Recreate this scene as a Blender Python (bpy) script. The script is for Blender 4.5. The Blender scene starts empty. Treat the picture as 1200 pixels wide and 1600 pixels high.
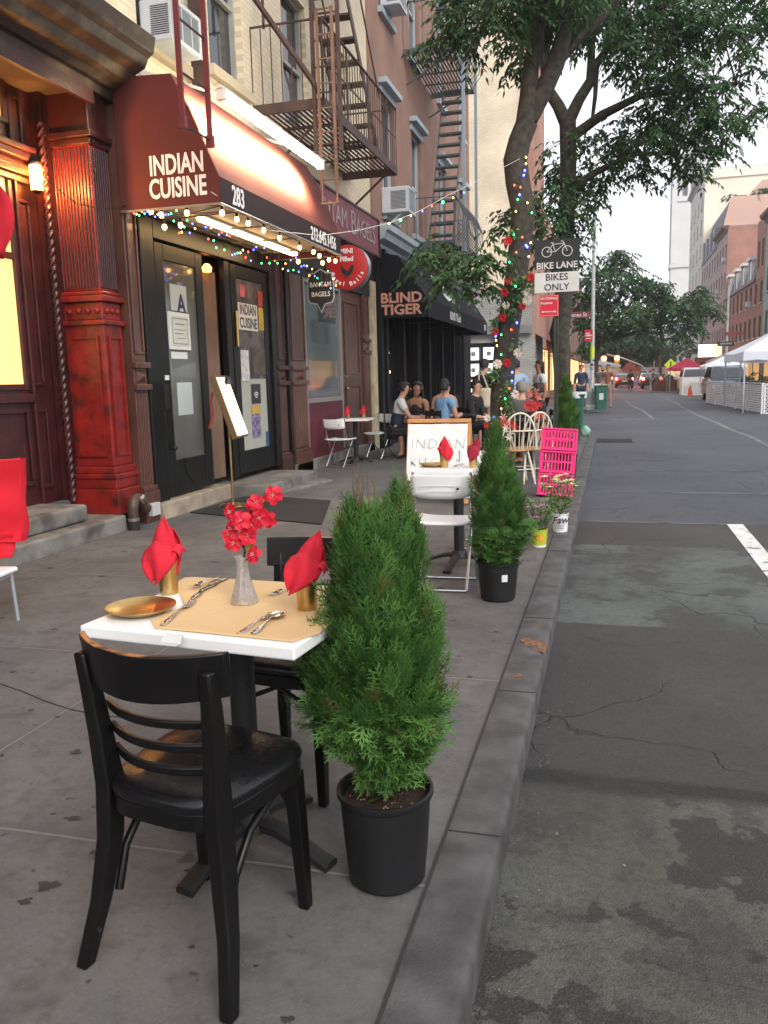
import bpy, bmesh, math, random
import numpy as np
from mathutils import Vector, Matrix
PI = math.pi
R = math.radians
sc = bpy.context.scene
COL = sc.collection
# ---------------------------------------------------------------- camera
FPX = 1293.0; CAMH = 1.4
def _cam_axes():
    d = np.array([955.-600, 583.-800, FPX]); d /= np.linalg.norm(d)
    r = R(1.5); g = np.array([math.sin(r), math.cos(r), 0.])
    g = np.array([g[0], g[1], -(g[0]*d[0]+g[1]*d[1])/d[2]]); g /= np.linalg.norm(g)
    X = np.cross(g, d)
    return np.stack([X, d, -g], 1)            # rows: camera right, down, forward in world axes
CR = _cam_axes()
cam = bpy.data.cameras.new('camera'); co = bpy.data.objects.new('camera', cam); COL.objects.link(co)
m = Matrix.Identity(4)
for i in range(3):
    m[i][0] = CR[0][i]; m[i][1] = -CR[1][i]; m[i][2] = -CR[2][i]
m[2][3] = CAMH
co.matrix_world = m
cam.sensor_fit = 'HORIZONTAL'; cam.sensor_width = 36; cam.lens = 36*FPX/1200
cam.clip_start = 0.05; cam.clip_end = 3000
sc.camera = co
sc.render.resolution_x = 768; sc.render.resolution_y = 1024
# ---------------------------------------------------------------- sky, sun, exposure
SUN_EL, SUN_AZ = R(38), R(140)                 # azimuth clockwise from +Y (down the street)
w = bpy.data.worlds.new('World'); sc.world = w; w.use_nodes = True
nt = w.node_tree; bg = nt.nodes['Background']
sky = nt.nodes.new('ShaderNodeTexSky'); sky.sky_type = 'NISHITA'; sky.sun_disc = False
sky.sun_elevation = SUN_EL; sky.sun_rotation = SUN_AZ; sky.air_density = 1.0; sky.dust_density = 3.0
hs = nt.nodes.new('ShaderNodeHueSaturation'); hs.inputs['Saturation'].default_value = 0.22
mx = nt.nodes.new('ShaderNodeMixRGB'); mx.inputs[0].default_value = 0.55
mx.inputs[2].default_value = (9.6, 9.6, 10.4, 1)   # a flat cover of bright cloud
nt.links.new(sky.outputs[0], hs.inputs['Color']); nt.links.new(hs.outputs[0], mx.inputs[1])
nt.links.new(mx.outputs[0], bg.inputs[0]); bg.inputs[1].default_value = 0.145
sl = bpy.data.lights.new('sun', 'SUN'); sl.energy = 1.5; sl.angle = R(28); sl.color = (1, .95, .88)
so = bpy.data.objects.new('sun', sl); COL.objects.link(so)
sdir = Vector((math.sin(SUN_AZ)*math.cos(SUN_EL), math.cos(SUN_AZ)*math.cos(SUN_EL), math.sin(SUN_EL)))
so.rotation_euler = sdir.to_track_quat('Z', 'Y').to_euler()
sc.view_settings.view_transform = 'Standard'; sc.view_settings.look = 'None'
sc.view_settings.exposure = 0.47; sc.view_settings.gamma = 1
sc.cycles.use_denoising = True
sc.cycles.max_bounces = 6; sc.cycles.transparent_max_bounces = 12
sc.cycles.sample_clamp_indirect = 4
# ---------------------------------------------------------------- pixel rays into the place
def _ray(px, py):
    return CR.T @ np.array([px-600., py-800., FPX])
def at(px, py, Y):
    r = _ray(px, py); t = Y/r[1]; return Vector((r[0]*t, Y, CAMH+r[2]*t))
def atx(px, py, X):
    r = _ray(px, py); t = X/r[0]; return Vector((X, r[1]*t, CAMH+r[2]*t))
def atz(px, py, Z):
    r = _ray(px, py); t = (Z-CAMH)/r[2]; return Vector((r[0]*t, r[1]*t, Z))
# ---------------------------------------------------------------- materials
MATS = {}
def M(name, col=(.5, .5, .5), rough=.6, metal=0., var=0., vs=4., bump=0., bs=60., emis=0., ecol=None, spec=.5,
      trans=0., coat=0., col2=None, mixs=3., mixlo=.45, mixhi=.6, ior=1.45, alpha=1., tint=False, transl=0., rvar=0.):
    if name in MATS: return MATS[name]
    mt = bpy.data.materials.new(name); MATS[name] = mt; mt.use_nodes = True
    n = mt.node_tree.nodes; L = mt.node_tree.links; p = n['Principled BSDF']
    p.inputs['Roughness'].default_value = rough; p.inputs['Metallic'].default_value = metal
    p.inputs['Specular IOR Level'].default_value = spec; p.inputs['IOR'].default_value = ior
    p.inputs['Transmission Weight'].default_value = trans; p.inputs['Coat Weight'].default_value = coat
    p.inputs['Alpha'].default_value = alpha
    tc = n.new('ShaderNodeTexCoord')
    def noise(s, det=4):
        t = n.new('ShaderNodeTexNoise'); t.inputs['Scale'].default_value = s; t.inputs['Detail'].default_value = det
        L.new(tc.outputs['Object'], t.inputs['Vector']); return t
    rgb = n.new('ShaderNodeRGB'); rgb.outputs[0].default_value = (*col, 1); cur = rgb.outputs[0]
    if col2 is not None:
        t = noise(mixs, 6); mr = n.new('ShaderNodeMapRange'); mr.inputs[1].default_value = mixlo; mr.inputs[2].default_value = mixhi
        L.new(t.outputs[0], mr.inputs[0]); k = n.new('ShaderNodeMixRGB'); L.new(mr.outputs[0], k.inputs[0])
        L.new(cur, k.inputs[1]); k.inputs[2].default_value = (*col2, 1); cur = k.outputs[0]
    if tint:
        a = n.new('ShaderNodeAttribute'); a.attribute_name = 'tint'; k = n.new('ShaderNodeMixRGB'); k.blend_type = 'MULTIPLY'
        k.inputs[0].default_value = 1; L.new(cur, k.inputs[1]); L.new(a.outputs['Color'], k.inputs[2]); cur = k.outputs[0]
    if var:
        t = noise(vs, 5); mr = n.new('ShaderNodeMapRange'); mr.inputs[1].default_value = .3; mr.inputs[2].default_value = .7
        mr.inputs[3].default_value = 1-var; mr.inputs[4].default_value = 1+var; L.new(t.outputs[0], mr.inputs[0])
        k = n.new('ShaderNodeVectorMath'); k.operation = 'SCALE'; L.new(cur, k.inputs[0]); L.new(mr.outputs[0], k.inputs['Scale']); cur = k.outputs[0]
    L.new(cur, p.inputs['Base Color'])
    if rvar:
        t = noise(vs*2.3, 4); mr = n.new('ShaderNodeMapRange'); mr.inputs[3].default_value = max(0, rough-rvar); mr.inputs[4].default_value = min(1, rough+rvar)
        L.new(t.outputs[0], mr.inputs[0]); L.new(mr.outputs[0], p.inputs['Roughness'])
    if bump:
        t = noise(bs, 3); b = n.new('ShaderNodeBump'); b.inputs['Strength'].default_value = bump; b.inputs['Distance'].default_value = .01
        L.new(t.outputs[0], b.inputs['Height']); L.new(b.outputs[0], p.inputs['Normal'])
    if emis:
        p.inputs['Emission Color'].default_value = (*(ecol or col), 1); p.inputs['Emission Strength'].default_value = emis
    if transl:
        tr = n.new('ShaderNodeBsdfTranslucent'); L.new(cur, tr.inputs[0]); ms = n.new('ShaderNodeMixShader'); ms.inputs[0].default_value = transl
        L.new(p.outputs[0], ms.inputs[1]); L.new(tr.outputs[0], ms.inputs[2]); L.new(ms.outputs[0], n['Material Output'].inputs[0])
    return mt
def brick_mat(name, c1, c2, mortar, bw=.2, bh=.07, axis='x', rough=.85, ms=.008):
    """bricks on a wall whose normal is along the given axis"""
    if name in MATS: return MATS[name]
    mt = M(name, c1, rough); n = mt.node_tree.nodes; L = mt.node_tree.links; p = n['Principled BSDF']
    tc = n.new('ShaderNodeTexCoord'); sp = n.new('ShaderNodeSeparateXYZ'); cb = n.new('ShaderNodeCombineXYZ')
    L.new(tc.outputs['Object'], sp.inputs[0]); L.new(sp.outputs['Y' if axis == 'x' else 'X'], cb.inputs[0]); L.new(sp.outputs['Z'], cb.inputs[1])
    b = n.new('ShaderNodeTexBrick'); L.new(cb.outputs[0], b.inputs[0])
    b.inputs['Color1'].default_value = (*c1, 1); b.inputs['Color2'].default_value = (*c2, 1); b.inputs['Mortar'].default_value = (*mortar, 1)
    b.inputs['Scale'].default_value = 1; b.inputs['Brick Width'].default_value = bw; b.inputs['Row Height'].default_value = bh
    b.inputs['Mortar Size'].default_value = ms
    t = n.new('ShaderNodeTexNoise'); t.inputs['Scale'].default_value = .6; t.inputs['Detail'].default_value = 6; L.new(tc.outputs['Object'], t.inputs[0])
    mr = n.new('ShaderNodeMapRange'); mr.inputs[1].default_value = .3; mr.inputs[2].default_value = .7; mr.inputs[3].default_value = .78; mr.inputs[4].default_value = 1.18
    L.new(t.outputs[0], mr.inputs[0]); k = n.new('ShaderNodeVectorMath'); k.operation = 'SCALE'
    L.new(b.outputs[0], k.inputs[0]); L.new(mr.outputs[0], k.inputs['Scale']); L.new(k.outputs[0], p.inputs['Base Color'])
    bp = n.new('ShaderNodeBump'); bp.inputs['Strength'].default_value = .5; bp.inputs['Distance'].default_value = .01; bp.invert = True
    L.new(b.outputs['Fac'], bp.inputs['Height']); L.new(bp.outputs[0], p.inputs['Normal'])
    return mt
# ---------------------------------------------------------------- meshes
class MB:
    def __init__(s): s.v = []; s.f = []; s.mi = []
    def add(s, vs, fs, m=0):
        o = len(s.v); s.v += [tuple(q) for q in vs]
        for f in fs: s.f.append(tuple(i+o for i in f)); s.mi.append(m)
        return s
    def box(s, x0, x1, y0, y1, z0, z1, m=0):
        x0, x1 = min(x0, x1), max(x0, x1); y0, y1 = min(y0, y1), max(y0, y1); z0, z1 = min(z0, z1), max(z0, z1)
        return s.add([(x0,y0,z0),(x1,y0,z0),(x1,y1,z0),(x0,y1,z0),(x0,y0,z1),(x1,y0,z1),(x1,y1,z1),(x0,y1,z1)],
                     [(0,3,2,1),(4,5,6,7),(0,1,5,4),(1,2,6,5),(2,3,7,6),(3,0,4,7)], m)
    def obox(s, c, hx, hy, hz, mat3=None, m=0):
        mat3 = mat3 or Matrix.Identity(3); c = Vector(c)
        vs = [c+mat3 @ Vector((a*hx, b*hy, d*hz)) for d in (-1, 1) for a, b in ((-1,-1),(1,-1),(1,1),(-1,1))]
        return s.add(vs, [(0,3,2,1),(4,5,6,7),(0,1,5,4),(1,2,6,5),(2,3,7,6),(3,0,4,7)], m)
    def bar(s, a, b, wd, th=None, up=(0, 0, 1), m=0):
        """a rectangular bar from a to b: wd sideways, th along up"""
        a, b = Vector(a), Vector(b); th = th or wd; d = (b-a); l = d.length
        if l < 1e-6: return s
        d /= l; u = Vector(up)
        if abs(d.dot(u)) > .98: u = Vector((0, 1, 0)) if abs(d.y) < .9 else Vector((1, 0, 0))
        sd = d.cross(u).normalized(); u = sd.cross(d).normalized()
        mt = Matrix((sd, d, u)).transposed()
        return s.obox((a+b)/2, wd/2, l/2, th/2, mt, m)
    def tube(s, path, r, n=8, m=0, cap=True, sy=1.0):
        path = [Vector(q) for q in path]; k = len(path)
        rr = r if isinstance(r, (list, tuple)) else [r]*k
        ref = None; vs = []
        for i, q in enumerate(path):
            t = (path[min(i+1, k-1)]-path[max(i-1, 0)]).normalized()
            if ref is None:
                ref = Vector((0, 0, 1)) if abs(t.z) < .9 else Vector((1, 0, 0))
            a = t.cross(ref).normalized(); b = a.cross(t).normalized(); ref = b
            for j in range(n):
                g = 2*PI*j/n; vs.append(q+(a*math.cos(g)+b*math.sin(g)*sy)*rr[i])
        fs = [(i*n+j, i*n+(j+1) % n, (i+1)*n+(j+1) % n, (i+1)*n+j) for i in range(k-1) for j in range(n)]
        if cap: fs += [tuple(range(n-1, -1, -1)), tuple((k-1)*n+j for j in range(n))]
        return s.add(vs, fs, m)
    def lathe(s, prof, n=24, c=(0, 0, 0), m=0, cap=True, ax=None, poly=0):
        c = Vector(c); vs = []; ax = ax or Matrix.Identity(3)
        for r, z in prof:
            for j in range(n):
                g = 2*PI*j/n; vs.append(c+ax @ Vector((r*math.cos(g), r*math.sin(g), z)))
        k = len(prof)
        fs = [(i*n+j, i*n+(j+1) % n, (i+1)*n+(j+1) % n, (i+1)*n+j) for i in range(k-1) for j in range(n)]
        if cap:
            if prof[0][0] > 1e-5: fs.append(tuple(range(n-1, -1, -1)))
            if prof[-1][0] > 1e-5: fs.append(tuple((k-1)*n+j for j in range(n)))
        return s.add(vs, fs, m)
    def prism(s, poly, a, b, m=0):
        """poly: 3D points of one end; the other end is shifted by b-a"""
        d = Vector(b)-Vector(a); n = len(poly); p0 = [Vector(q) for q in poly]
        return s.add(p0+[q+d for q in p0], [tuple(range(n-1, -1, -1)), tuple(range(n, 2*n))]+[(i, (i+1) % n, n+(i+1) % n, n+i) for i in range(n)], m)
    def profile_y(s, pts, y0, y1, m=0):
        return s.prism([(x, y0, z) for x, z in pts], (0, y0, 0), (0, y1, 0), m)
    def profile_z(s, pts, z0, z1, m=0):
        return s.prism([(x, y, z0) for x, y in pts], (0, 0, z0), (0, 0, z1), m)
    def grid(s, P, m=0, close=False):
        a = len(P); b = len(P[0]); vs = [q for row in P for q in row]
        fs = [(i*b+j, i*b+(j+1) % b, (i+1)*b+(j+1) % b, (i+1)*b+j) for i in range(a-1) for j in range(b if close else b-1)]
        return s.add(vs, fs, m)
    def ball(s, c, r, n=8, m=0, sz=1.):
        k = max(4, n//2); pr = [(max(1e-4, r*math.sin(PI*i/k)), -r*sz*math.cos(PI*i/k)) for i in range(k+1)]
        return s.lathe(pr, n, c, m, cap=False)
    def build(s, name, mats, parent=None, smooth=None, bev=0, seg=1, sub=0, solid=0, off=0):
        me = bpy.data.meshes.new(name); me.from_pydata(s.v, [], s.f)
        if not isinstance(mats, (list, tuple)): mats = [mats]
        for q in mats: me.materials.append(q)
        if len(mats) > 1: me.polygons.foreach_set('material_index', s.mi)
        bm = bmesh.new(); bm.from_mesh(me); bmesh.ops.recalc_face_normals(bm, faces=bm.faces); bm.to_mesh(me); bm.free()
        o = bpy.data.objects.new(name, me); COL.objects.link(o)
        if parent is not None: o.parent = parent
        if smooth is not None:
            me.polygons.foreach_set('use_smooth', [True]*len(me.polygons)); me.set_sharp_from_angle(angle=R(smooth))
        if solid:
            q = o.modifiers.new('s', 'SOLIDIFY'); q.thickness = solid; q.offset = off
        if bev:
            q = o.modifiers.new('b', 'BEVEL'); q.width = bev; q.segments = seg; q.limit_method = 'ANGLE'; q.angle_limit = R(35)
        if sub:
            q = o.modifiers.new('u', 'SUBSURF'); q.levels = sub; q.render_levels = sub
        return o
def tag(o, label=None, cat=None, group=None, kind=None):
    if label: o['label'] = label
    if cat: o['category'] = cat
    if group: o['group'] = group
    if kind: o['kind'] = kind
    return o
def thing(name, label, cat, loc=(0, 0, 0), rz=0., group=None):
    o = bpy.data.objects.new(name, None); o.empty_display_size = .1; COL.objects.link(o)
    o.location = loc; o.rotation_euler = (0, 0, rz); return tag(o, label, cat, group)
def children(o): return [c for c in bpy.data.objects if c.parent == o]
def dup(o, loc=None, rz=None, label=None, group=None, parent=None, top=True):
    c = o.copy(); COL.objects.link(c)
    if parent is not None: c.parent = parent
    if top:
        if loc is not None: c.location = loc
        if rz is not None: c.rotation_euler = (0, 0, rz)
        if label: c['label'] = label
        if group: c['group'] = group
    for ch in children(o):
        dup(ch, parent=c, top=False)
    return c
def text(s, size, mat, parent, mtx, name='lettering', ext=.002, bold=0., align='CENTER', sx=1., spacing=1., shear=0.):
    cu = bpy.data.curves.new(name, 'FONT'); cu.body = s; cu.size = size; cu.extrude = ext; cu.offset = bold
    cu.align_x = align; cu.align_y = 'CENTER'; cu.space_character = spacing; cu.resolution_u = 3; cu.shear = shear
    t = bpy.data.objects.new('tmp', cu); COL.objects.link(t)
    dg = bpy.context.evaluated_depsgraph_get(); me = bpy.data.meshes.new_from_object(t.evaluated_get(dg))
    bpy.data.objects.remove(t)
    me.name = name; me.materials.clear(); me.materials.append(mat)
    me.transform(mtx @ Matrix.Diagonal((sx, 1, 1, 1)))
    o = bpy.data.objects.new(name, me); COL.objects.link(o)
    if parent is not None: o.parent = parent
    return o
def frame_mtx(o, right, up):
    r = Vector(right).normalized(); u = Vector(up).normalized(); u = (u-r*u.dot(r)).normalized(); n = r.cross(u)
    mm = Matrix((r, u, n)).transposed().to_4x4(); mm.translation = Vector(o); return mm
def npmesh(name, V, F, mats, parent=None, tint=None, smooth=False, mi=None):
    """V (n,3) float, F (m,k) int"""
    me = bpy.data.meshes.new(name); k = F.shape[1]
    me.vertices.add(len(V)); me.vertices.foreach_set('co', np.ascontiguousarray(V, dtype=np.float32).ravel())
    me.loops.add(F.size); me.loops.foreach_set('vertex_index', np.ascontiguousarray(F, dtype=np.int32).ravel())
    me.polygons.add(len(F)); me.polygons.foreach_set('loop_start', np.arange(0, F.size, k, dtype=np.int32))
    if smooth: me.polygons.foreach_set('use_smooth', np.ones(len(F), dtype=bool))
    if not isinstance(mats, (list, tuple)): mats = [mats]
    for q in mats: me.materials.append(q)
    if mi is not None: me.polygons.foreach_set('material_index', np.asarray(mi, dtype=np.int32))
    me.update(calc_edges=True)
    if tint is not None:
        a = me.color_attributes.new('tint', 'FLOAT_COLOR', 'POINT'); c = np.ones((len(V), 4), dtype=np.float32); c[:, :3] = tint
        a.data.foreach_set('color', c.ravel())
    me.validate()
    o = bpy.data.objects.new(name, me); COL.objects.link(o)
    if parent is not None: o.parent = parent
    return o
# ---------------------------------------------------------------- shared materials
BLACKWOOD = M('black painted wood', (.0045, .004, .004), .36, var=.3, vs=9, bump=.06, bs=25, spec=.35, rvar=.1, col2=(.05, .026, .014), mixs=16, mixlo=.69, mixhi=.74)
WORN = M('worn rail edge', (.006, .005, .005), .4, col2=(.3, .13, .05), mixs=9, mixlo=.5, mixhi=.56)
VINYL = M('black vinyl', (.005, .005, .006), .27, bump=.12, bs=90, rvar=.1, vs=5)
IRON = M('cast iron', (.01, .0095, .009), .6, var=.25, bump=.2, bs=70)
WHITEP = M('white laminate', (.82, .82, .8), .35, var=.03)
WHITEPL = M('white plastic', (.8, .8, .78), .4, var=.04)
CHROME = M('chrome', (.6, .6, .6), .2, 1.)
STEEL = M('steel', (.55, .53, .5), .22, 1., bump=.03, bs=40)
GOLD = M('brushed gold', (.58, .4, .16), .34, 1., var=.15, vs=20, bump=.1, bs=120)
RED = M('red napkin cloth', (.55, .012, .03), .85, var=.12, vs=12, bump=.25, bs=250)
GLASS = M('clear glass', (.9, .93, .92), .06, trans=1., ior=1.45)
SOIL = M('potting soil', (.035, .02, .012), .95, var=.5, vs=60, bump=1., bs=90)
POTB = M('black nursery plastic', (.008, .008, .009), .5, var=.2, vs=8, bump=.08, bs=60, rvar=.1)
BLACKM = M('black metal', (.012, .012, .013), .4, var=.2)
# ================================================================= GROUND
def concrete_sidewalk():
    mt = M('sidewalk concrete', (.2, .19, .18), .8); n = mt.node_tree.nodes; L = mt.node_tree.links; p = n['Principled BSDF']
    tc = n.new('ShaderNodeTexCoord')
    def noi(s, d=6, rough=.6):
        t = n.new('ShaderNodeTexNoise'); t.inputs['Scale'].default_value = s; t.inputs['Detail'].default_value = d; t.inputs['Roughness'].default_value = rough
        L.new(tc.outputs['Object'], t.inputs[0]); return t.outputs[0]
    def rng(x, a, b, c, d):
        q = n.new('ShaderNodeMapRange'); q.inputs[1].default_value = a; q.inputs[2].default_value = b; q.inputs[3].default_value = c; q.inputs[4].default_value = d
        L.new(x, q.inputs[0]); return q.outputs[0]
    def mixc(f, a, b):
        q = n.new('ShaderNodeMixRGB'); L.new(f, q.inputs[0])
        for i, x in ((1, a), (2, b)):
            if isinstance(x, tuple): q.inputs[i].default_value = (*x, 1)
            else: L.new(x, q.inputs[i])
        return q.outputs[0]
    def math_(op, a, b=None):
        q = n.new('ShaderNodeMath'); q.operation = op
        for i, x in ((0, a), (1, b)):
            if x is None: continue
            if isinstance(x, (int, float)): q.inputs[i].default_value = x
            else: L.new(x, q.inputs[i])
        return q.outputs[0]
    c = mixc(rng(noi(.9), .35, .65, 0, 1), (.13, .125, .121), (.07, .068, .067))
    c = mixc(rng(noi(5, 9, .7), .5, .66, 0, .75), c, (.052, .05, .049))                    # blotches
    c = mixc(rng(noi(80, 4, .9), .52, .7, 0, .5), c, (.22, .21, .2))
    c = mixc(rng(noi(16, 9, .8), .5, .66, 0, .6), c, (.055, .053, .052))                 # grains
    sp = n.new('ShaderNodeSeparateXYZ'); L.new(tc.outputs['Object'], sp.inputs[0])
    wob = math_('MULTIPLY', math_('SUBTRACT', noi(2.5), .5), .02)
    def joint(coord, off, period, wd):
        x = math_('ADD', math_('ADD', coord, -off+100*period), wob)
        d = math_('ABSOLUTE', math_('SUBTRACT', math_('MODULO', x, period), period/2))
        return d if False else math_('ABSOLUTE', math_('SUBTRACT', d, period/2)), wd
    jx, _ = joint(sp.outputs['X'], -2.285, 1.82, .006); jy, _ = joint(sp.outputs['Y'], 2.06, 1.62, .006)
    d = math_('MINIMUM', jx, jy)
    line = rng(d, .0035, .009, 1, 0); joint_shade = rng(d, .012, .05, .35, 0)  # pale score line, with the shadow beside it painted as a darker edge
    c = mixc(joint_shade, c, (.07, .068, .066)); c = mixc(math_('MULTIPLY', line, .6), c, (.19, .18, .172))
    # chewing gum and oil spots
    wv = n.new('ShaderNodeVectorMath'); nn = n.new('ShaderNodeTexNoise'); nn.inputs['Scale'].default_value = 14; L.new(tc.outputs['Object'], nn.inputs[0])
    sv = n.new('ShaderNodeVectorMath'); sv.operation = 'SCALE'; sv.inputs['Scale'].default_value = .1; L.new(nn.outputs['Color'], sv.inputs[0])
    L.new(tc.outputs['Object'], wv.inputs[0]); L.new(sv.outputs[0], wv.inputs[1])
    for s, th in ((2.6, .08), (5.5, .09), (1.5, .065), (9, .12)):
        vo = n.new('ShaderNodeTexVoronoi'); vo.inputs['Scale'].default_value = s; L.new(wv.outputs[0], vo.inputs[0])
        keep = rng(vo.outputs['Color'], .4, .5, 0, 1)
        c = mixc(math_('MULTIPLY', math_('MULTIPLY', rng(vo.outputs['Distance'], th*.6, th, 1, 0), keep), .75), c, (.035, .032, .03))
    L.new(c, p.inputs['Base Color'])
    h = math_('ADD', math_('MULTIPLY', noi(120, 3), .5), math_('MULTIPLY', line, -2.0))
    b = n.new('ShaderNodeBump'); b.inputs['Strength'].default_value = .35; b.inputs['Distance'].default_value = .006; L.new(h, b.inputs['Height']); L.new(b.outputs[0], p.inputs['Normal'])
    L.new(rng(noi(3), .3, .7, .62, .85), p.inputs['Roughness'])
    return mt
def asphalt():
    mt = M('worn asphalt', (.06, .06, .06), .8); n = mt.node_tree.nodes; L = mt.node_tree.links; p = n['Principled BSDF']
    tc = n.new('ShaderNodeTexCoord')
    def noi(s, d=6, rough=.6, vec=None):
        t = n.new('ShaderNodeTexNoise'); t.inputs['Scale'].default_value = s; t.inputs['Detail'].default_value = d; t.inputs['Roughness'].default_value = rough
        L.new(vec or tc.outputs['Object'], t.inputs[0]); return t.outputs[0]
    def rng(x, a, b, c, d):
        q = n.new('ShaderNodeMapRange'); q.inputs[1].default_value = a; q.inputs[2].default_value = b; q.inputs[3].default_value = c; q.inputs[4].default_value = d
        L.new(x, q.inputs[0]); return q.outputs[0]
    def mixc(f, a, b):
        q = n.new('ShaderNodeMixRGB')
        if isinstance(f, float): q.inputs[0].default_value = f
        else: L.new(f, q.inputs[0])
        for i, x in ((1, a), (2, b)):
            if isinstance(x, tuple): q.inputs[i].default_value = (*x, 1)
            else: L.new(x, q.inputs[i])
        return q.outputs[0]
    def ma(op, a, b=None):
        q = n.new('ShaderNodeMath'); q.operation = op
        for i, x in ((0, a), (1, b)):
            if x is None: continue
            if isinstance(x, (int, float)): q.inputs[i].default_value = x
            else: L.new(x, q.inputs[i])
        return q.outputs[0]
    sp = n.new('ShaderNodeSeparateXYZ'); L.new(tc.outputs['Object'], sp.inputs[0]); X, Y = sp.outputs['X'], sp.outputs['Y']
    wob = ma('MULTIPLY', ma('SUBTRACT', noi(1.6, 8), .5), .22); Yw = ma('ADD', Y, wob)
    Yw2 = ma('ADD', Y, ma('MULTIPLY', ma('SUBTRACT', noi(4, 6), .5), .05))
    base = mixc(rng(noi(.7), .35, .65, 0, 1), (.036, .033, .032), (.058, .053, .05))
    # worn greenish concrete showing in the near lane and in one band
    wn = mixc(rng(noi(1.3, 7), .4, .6, 0, 1), (.094, .096, .08), (.056, .055, .046))
    wn = mixc(rng(noi(2.1, 10, .66), .53, .545, 0, .85), wn, (.021, .019, .017))
    wn = mixc(rng(noi(5, 10, .7), .56, .58, 0, .5), wn, (.03, .028, .025))
    near = rng(Yw, 2.96, 2.98, 1, 0)
    c = mixc(near, base, wn)
    c = mixc(ma('MULTIPLY', rng(Yw, 2.9, 2.97, 0, 1), rng(Yw, 3.03, 3.07, 1, 0)), c, (.012, .011, .01))
    b2 = mixc(rng(noi(1.1, 8), .4, .6, 0, 1), (.105, .128, .116), (.055, .064, .06))
    b2 = mixc(rng(noi(2.2, 9, .68), .52, .55, 0, .7), b2, (.04, .038, .035))
    band = ma('MULTIPLY', rng(Yw2, 5.03, 5.06, 0, 1), rng(Yw2, 7.47, 7.5, 1, 0))
    c = mixc(band, c, b2)
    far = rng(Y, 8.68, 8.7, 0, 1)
    fc = mixc(rng(noi(.35, 6), .35, .65, 0, 1), (.05, .058, .072), (.085, .095, .112))  # paler blue past the seam: grazing sky reflection painted into the colour
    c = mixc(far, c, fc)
    c = mixc(rng(noi(48, 5, .9), .45, .6, 0, .75), c, mixc(.6, c, (.012, .011, .01)))
    c = mixc(rng(noi(11, 9, .8), .5, .64, 0, .8), c, mixc(.45, c, (.014, .013, .012)))
    c = mixc(rng(noi(90, 3, .9), .56, .7, 0, .45), c, mixc(.35, c, (.3, .29, .27)))
    # cracks
    vo = n.new('ShaderNodeTexVoronoi'); vo.feature = 'DISTANCE_TO_EDGE'; vo.inputs['Scale'].default_value = .8
    wv = n.new('ShaderNodeVectorMath'); nn = n.new('ShaderNodeTexNoise'); nn.inputs['Scale'].default_value = 2; nn.inputs['Detail'].default_value = 8; L.new(tc.outputs['Object'], nn.inputs[0])
    sv = n.new('ShaderNodeVectorMath'); sv.operation = 'SCALE'; sv.inputs['Scale'].default_value = .5; L.new(nn.outputs['Color'], sv.inputs[0])
    L.new(tc.outputs['Object'], wv.inputs[0]); L.new(sv.outputs[0], wv.inputs[1]); L.new(wv.outputs[0], vo.inputs[0])
    crack = ma('MULTIPLY', rng(vo.outputs['Distance'], .002, .007, 1, 0), rng(noi(.5), .47, .56, 0, .9))
    c = mixc(crack, c, (.02, .019, .018))
    c = mixc(rng(noi(3.1, 8, .7), .57, .61, 0, .4), c, (.028, .026, .024))      # stains
    v2 = n.new('ShaderNodeTexVoronoi'); v2.inputs['Scale'].default_value = 95; L.new(tc.outputs['Object'], v2.inputs[0])
    c = mixc(ma('MULTIPLY', rng(v2.outputs['Distance'], .15, .45, 1, 0), rng(v2.outputs['Color'], .55, .9, 0, .3)), c, (.14, .135, .128))
    v3 = n.new('ShaderNodeTexVoronoi'); v3.inputs['Scale'].default_value = 9; L.new(tc.outputs['Object'], v3.inputs[0])
    c = mixc(ma('MULTIPLY', rng(v3.outputs['Distance'], .03, .05, 1, 0), rng(v3.outputs['Color'], .8, .84, 0, .5)), c, (.2, .19, .18))
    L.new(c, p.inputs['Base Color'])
    h = ma('ADD', noi(170, 3), ma('MULTIPLY', crack, -1.5)); h = ma('ADD', h, ma('MULTIPLY', noi(2.4, 9, .65), .8))
    b = n.new('ShaderNodeBump'); b.inputs['Strength'].default_value = .8; b.inputs['Distance'].default_value = .01; L.new(h, b.inputs['Height']); L.new(b.outputs[0], p.inputs['Normal'])
    p.inputs['Roughness'].default_value = .62
    return mt
SWALK = concrete_sidewalk(); ASPH = asphalt()
CURBM = M('granite kerb', (.072, .07, .069), .65, var=.35, vs=7, bump=.3, bs=130, col2=(.045, .043, .042), mixs=5, mixlo=.42, mixhi=.66)
b = MB(); S = 320
b.add([(-S, -S, -.11), (S, -S, -.11), (S, S, -.11), (-S, S, -.11)], [(0, 1, 2, 3)])
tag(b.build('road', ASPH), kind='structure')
def ell(cx, cy, rx, ry, a0, a1, n=14):
    return [(cx+rx*math.cos(R(a0+(a1-a0)*i/n)), cy+ry*math.sin(R(a0+(a1-a0)*i/n))) for i in range(n+1)]
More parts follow.
